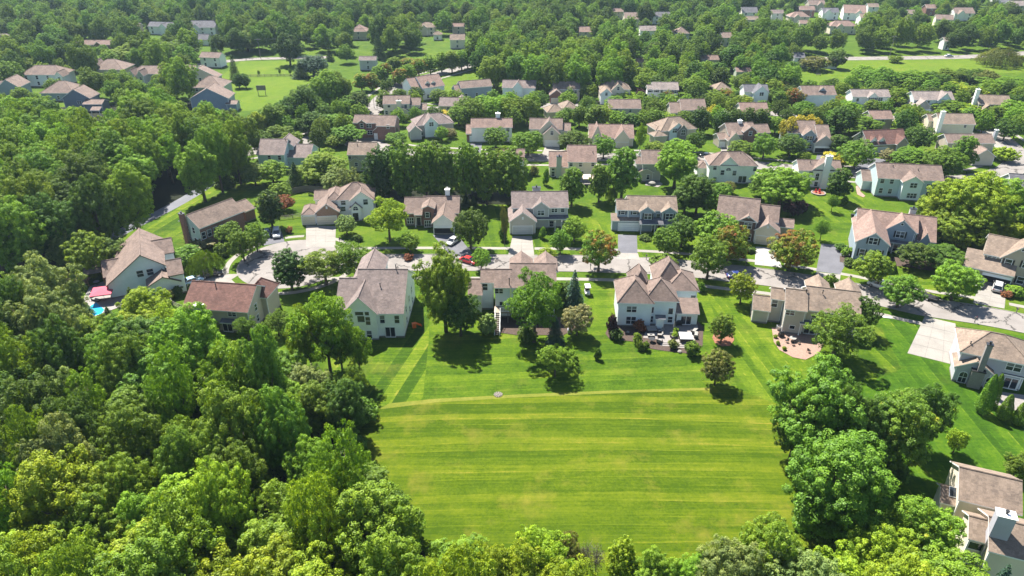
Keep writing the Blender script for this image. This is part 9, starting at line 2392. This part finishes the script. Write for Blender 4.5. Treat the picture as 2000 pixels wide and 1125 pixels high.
        for s in (-1, 1): mb.face([(.35, s * .25, 1.05), (1.5, s * .25, .25), (1.5, s * .25, .0), (.35, s * .25, .8)])
        mb.build('slide', ORANGE, e)
    elif kind == 'gazebo':
        mb = MB(); q = 1.75
        cs = [(-q, -q, 2.4), (q, -q, 2.4), (q, q, 2.4), (-q, q, 2.4)]; up = [(-.5, -.5, 3.0), (.5, -.5, 3.0), (.5, .5, 3.0), (-.5, .5, 3.0)]
        for i in range(4):
            j = (i + 1) % 4; mb.face([cs[i], cs[j], up[j], up[i]]); mb.face([cs[i], cs[j], (*cs[j][:2], 2.15), (*cs[i][:2], 2.15)])
        mb.face(up); mb.build('canopy', plain('gazebo_canvas', (.52, .42, .33), .85, .06), e)
        me = MB().box(-.06, .06, -.06, .06, 0, 2.4).mesh('post', [DARKMETAL])
        for sx in (-1, 1):
            for sy in (-1, 1): obj('post', me, e, (sx * 1.6, sy * 1.6, 0))
    elif kind == 'flower_ring':
        mb = MB(); n = 18
        for i in range(n):
            a = 2 * math.pi * i / n; c_, s_ = math.cos(a), math.sin(a)
            mb = MB(); mb.box(-.3, .3, -.16, .16, 0, .32); mb.build('edging_stone', WALL['stone'], e, loc=(c_ * 1.8, s_ * 1.8, 0), rot=(0, 0, a + math.pi / 2))
        mb = MB(); mb.prism([(1.66 * math.cos(2 * math.pi * i / n), 1.66 * math.sin(2 * math.pi * i / n)) for i in range(n)], 0, .2); mb.build('soil', REDMULCH, e)
        for xx, yy in ((-.6, .3), (.5, .5), (.1, -.6)):
            mb = MB(); mb.box(xx - .25, xx + .25, yy - .25, yy + .25, .5, .56); mb.box(xx - .25, xx + .25, yy + .2, yy + .26, .56, 1.1); mb.box(xx - .22, xx + .22, yy - .2, yy + .2, .2, .5); mb.build('seat', REDPLASTIC, e)
    elif kind == 'stone_ring':
        rr = random.Random(3)
        stone = MB(); stone.tube([(0, 0, -.02), (0, 0, .05), (0, 0, .12)], [.22, .24, .12], 7); sme = stone.mesh('stone', [GREYWOOD])
        for i in range(22):
            a = 2 * math.pi * i / 11; q = .85 if i < 11 else .4
            o = obj('stone', sme, e, (q * math.cos(a + q), q * math.sin(a + q), 0)); o.scale = (rr.uniform(.7, 1.2), rr.uniform(.7, 1.2), rr.uniform(.7, 1.3))
        mb = MB(); mb.prism([(.95 * math.cos(t), .95 * math.sin(t)) for t in [i * math.pi / 9 for i in range(18)]], -.05, .02); mb.build('gravel', MULCH, e)
    elif kind == 'board':
        mb = MB(); mb.box(-1.9, 1.9, -.06, .06, 2.0, 4.0); mb.build('panel', GREYWOOD, e)
        for s in (-1, 1): mb = MB(); mb.box(s * 1.5 - .1, s * 1.5 + .1, -.1, .1, 0, 3.9); mb.build('post', GREYWOOD, e, loc=(0, .17, 0))
    elif kind == 'birdhouse':
        mb = MB(); mb.tube([(0, 0, 0), (0, 0, 1.9)], [.03, .025], 6); mb.build('pole', STEEL, e)
        mb = MB(); mb.box(-.1, .1, -.1, .1, 1.9, 2.15); mb.build('box', WOOD, e)
    elif kind == 'boulder':
        mb = MB(); mb.tube([(0, 0, -.05), (.03, 0, .2), (.0, .05, .42), (0, .02, .5)], [.5, .55, .35, .12], 8); mb.build('rock', COPING, e)
        mb = MB(); mb.tube([(.5, .2, -.05), (.52, .22, .15), (.5, .2, .22)], [.2, .22, .08], 7); mb.build('small_rock', COPING, e)
    elif kind == 'bench':
        mb = MB(); mb.box(-.9, .9, -.22, .22, .42, .48); mb.build('seat', GREYWOOD, e); mb = MB(); mb.box(-.9, .9, .2, .25, .5, .95); mb.build('backrest', GREYWOOD, e); legs(e, .8, .18, .42, DARKMETAL)
    elif kind == 'slab':
        mb = MB(); mb.box(-.9, .9, -.3, .3, -.05, .06); mb.build('cover', GLOSSWHITE, e)
        mb = MB(); mb.box(-.2, .2, -.04, .04, .06, .09); mb.build('handle', STEEL, e)
for (x, y), n, w, label in STEPS:
    e = empty('garden_steps', (x, y, 0), -.05); tag(e, label, 'steps')
    for i in range(n):
        mb = MB(); mb.box(-w / 2, w / 2, -.45 * n / 2 + i * .45, -.45 * n / 2 + (i + 1) * .45 - .02, 0, .09 + .08 * i); mb.build('step', CUSHION if False else PATIO_S, e)


# ------------------------------------------------------------------ haze
mb = MB()
mb.box(-1400, 1400, -150, 1500, -1.0, 76.0)
hz = mb.build('haze', [])
hm = bpy.data.materials.new('haze_air'); hm.use_nodes = True
N, L = hm.node_tree.nodes, hm.node_tree.links
N.remove(N['Principled BSDF'])
pv = N.new('ShaderNodeVolumePrincipled')
pv.inputs['Color'].default_value = (0.60, 0.80, 1.0, 1)
pv.inputs['Density'].default_value = HAZE_DENSITY
pv.inputs['Anisotropy'].default_value = 0.3
L.new(pv.outputs[0], N['Material Output'].inputs['Volume'])
hz.data.materials.append(hm)
tag(hz, 'pale bluish summer haze filling the air over the streets', 'haze', None, 'stuff')
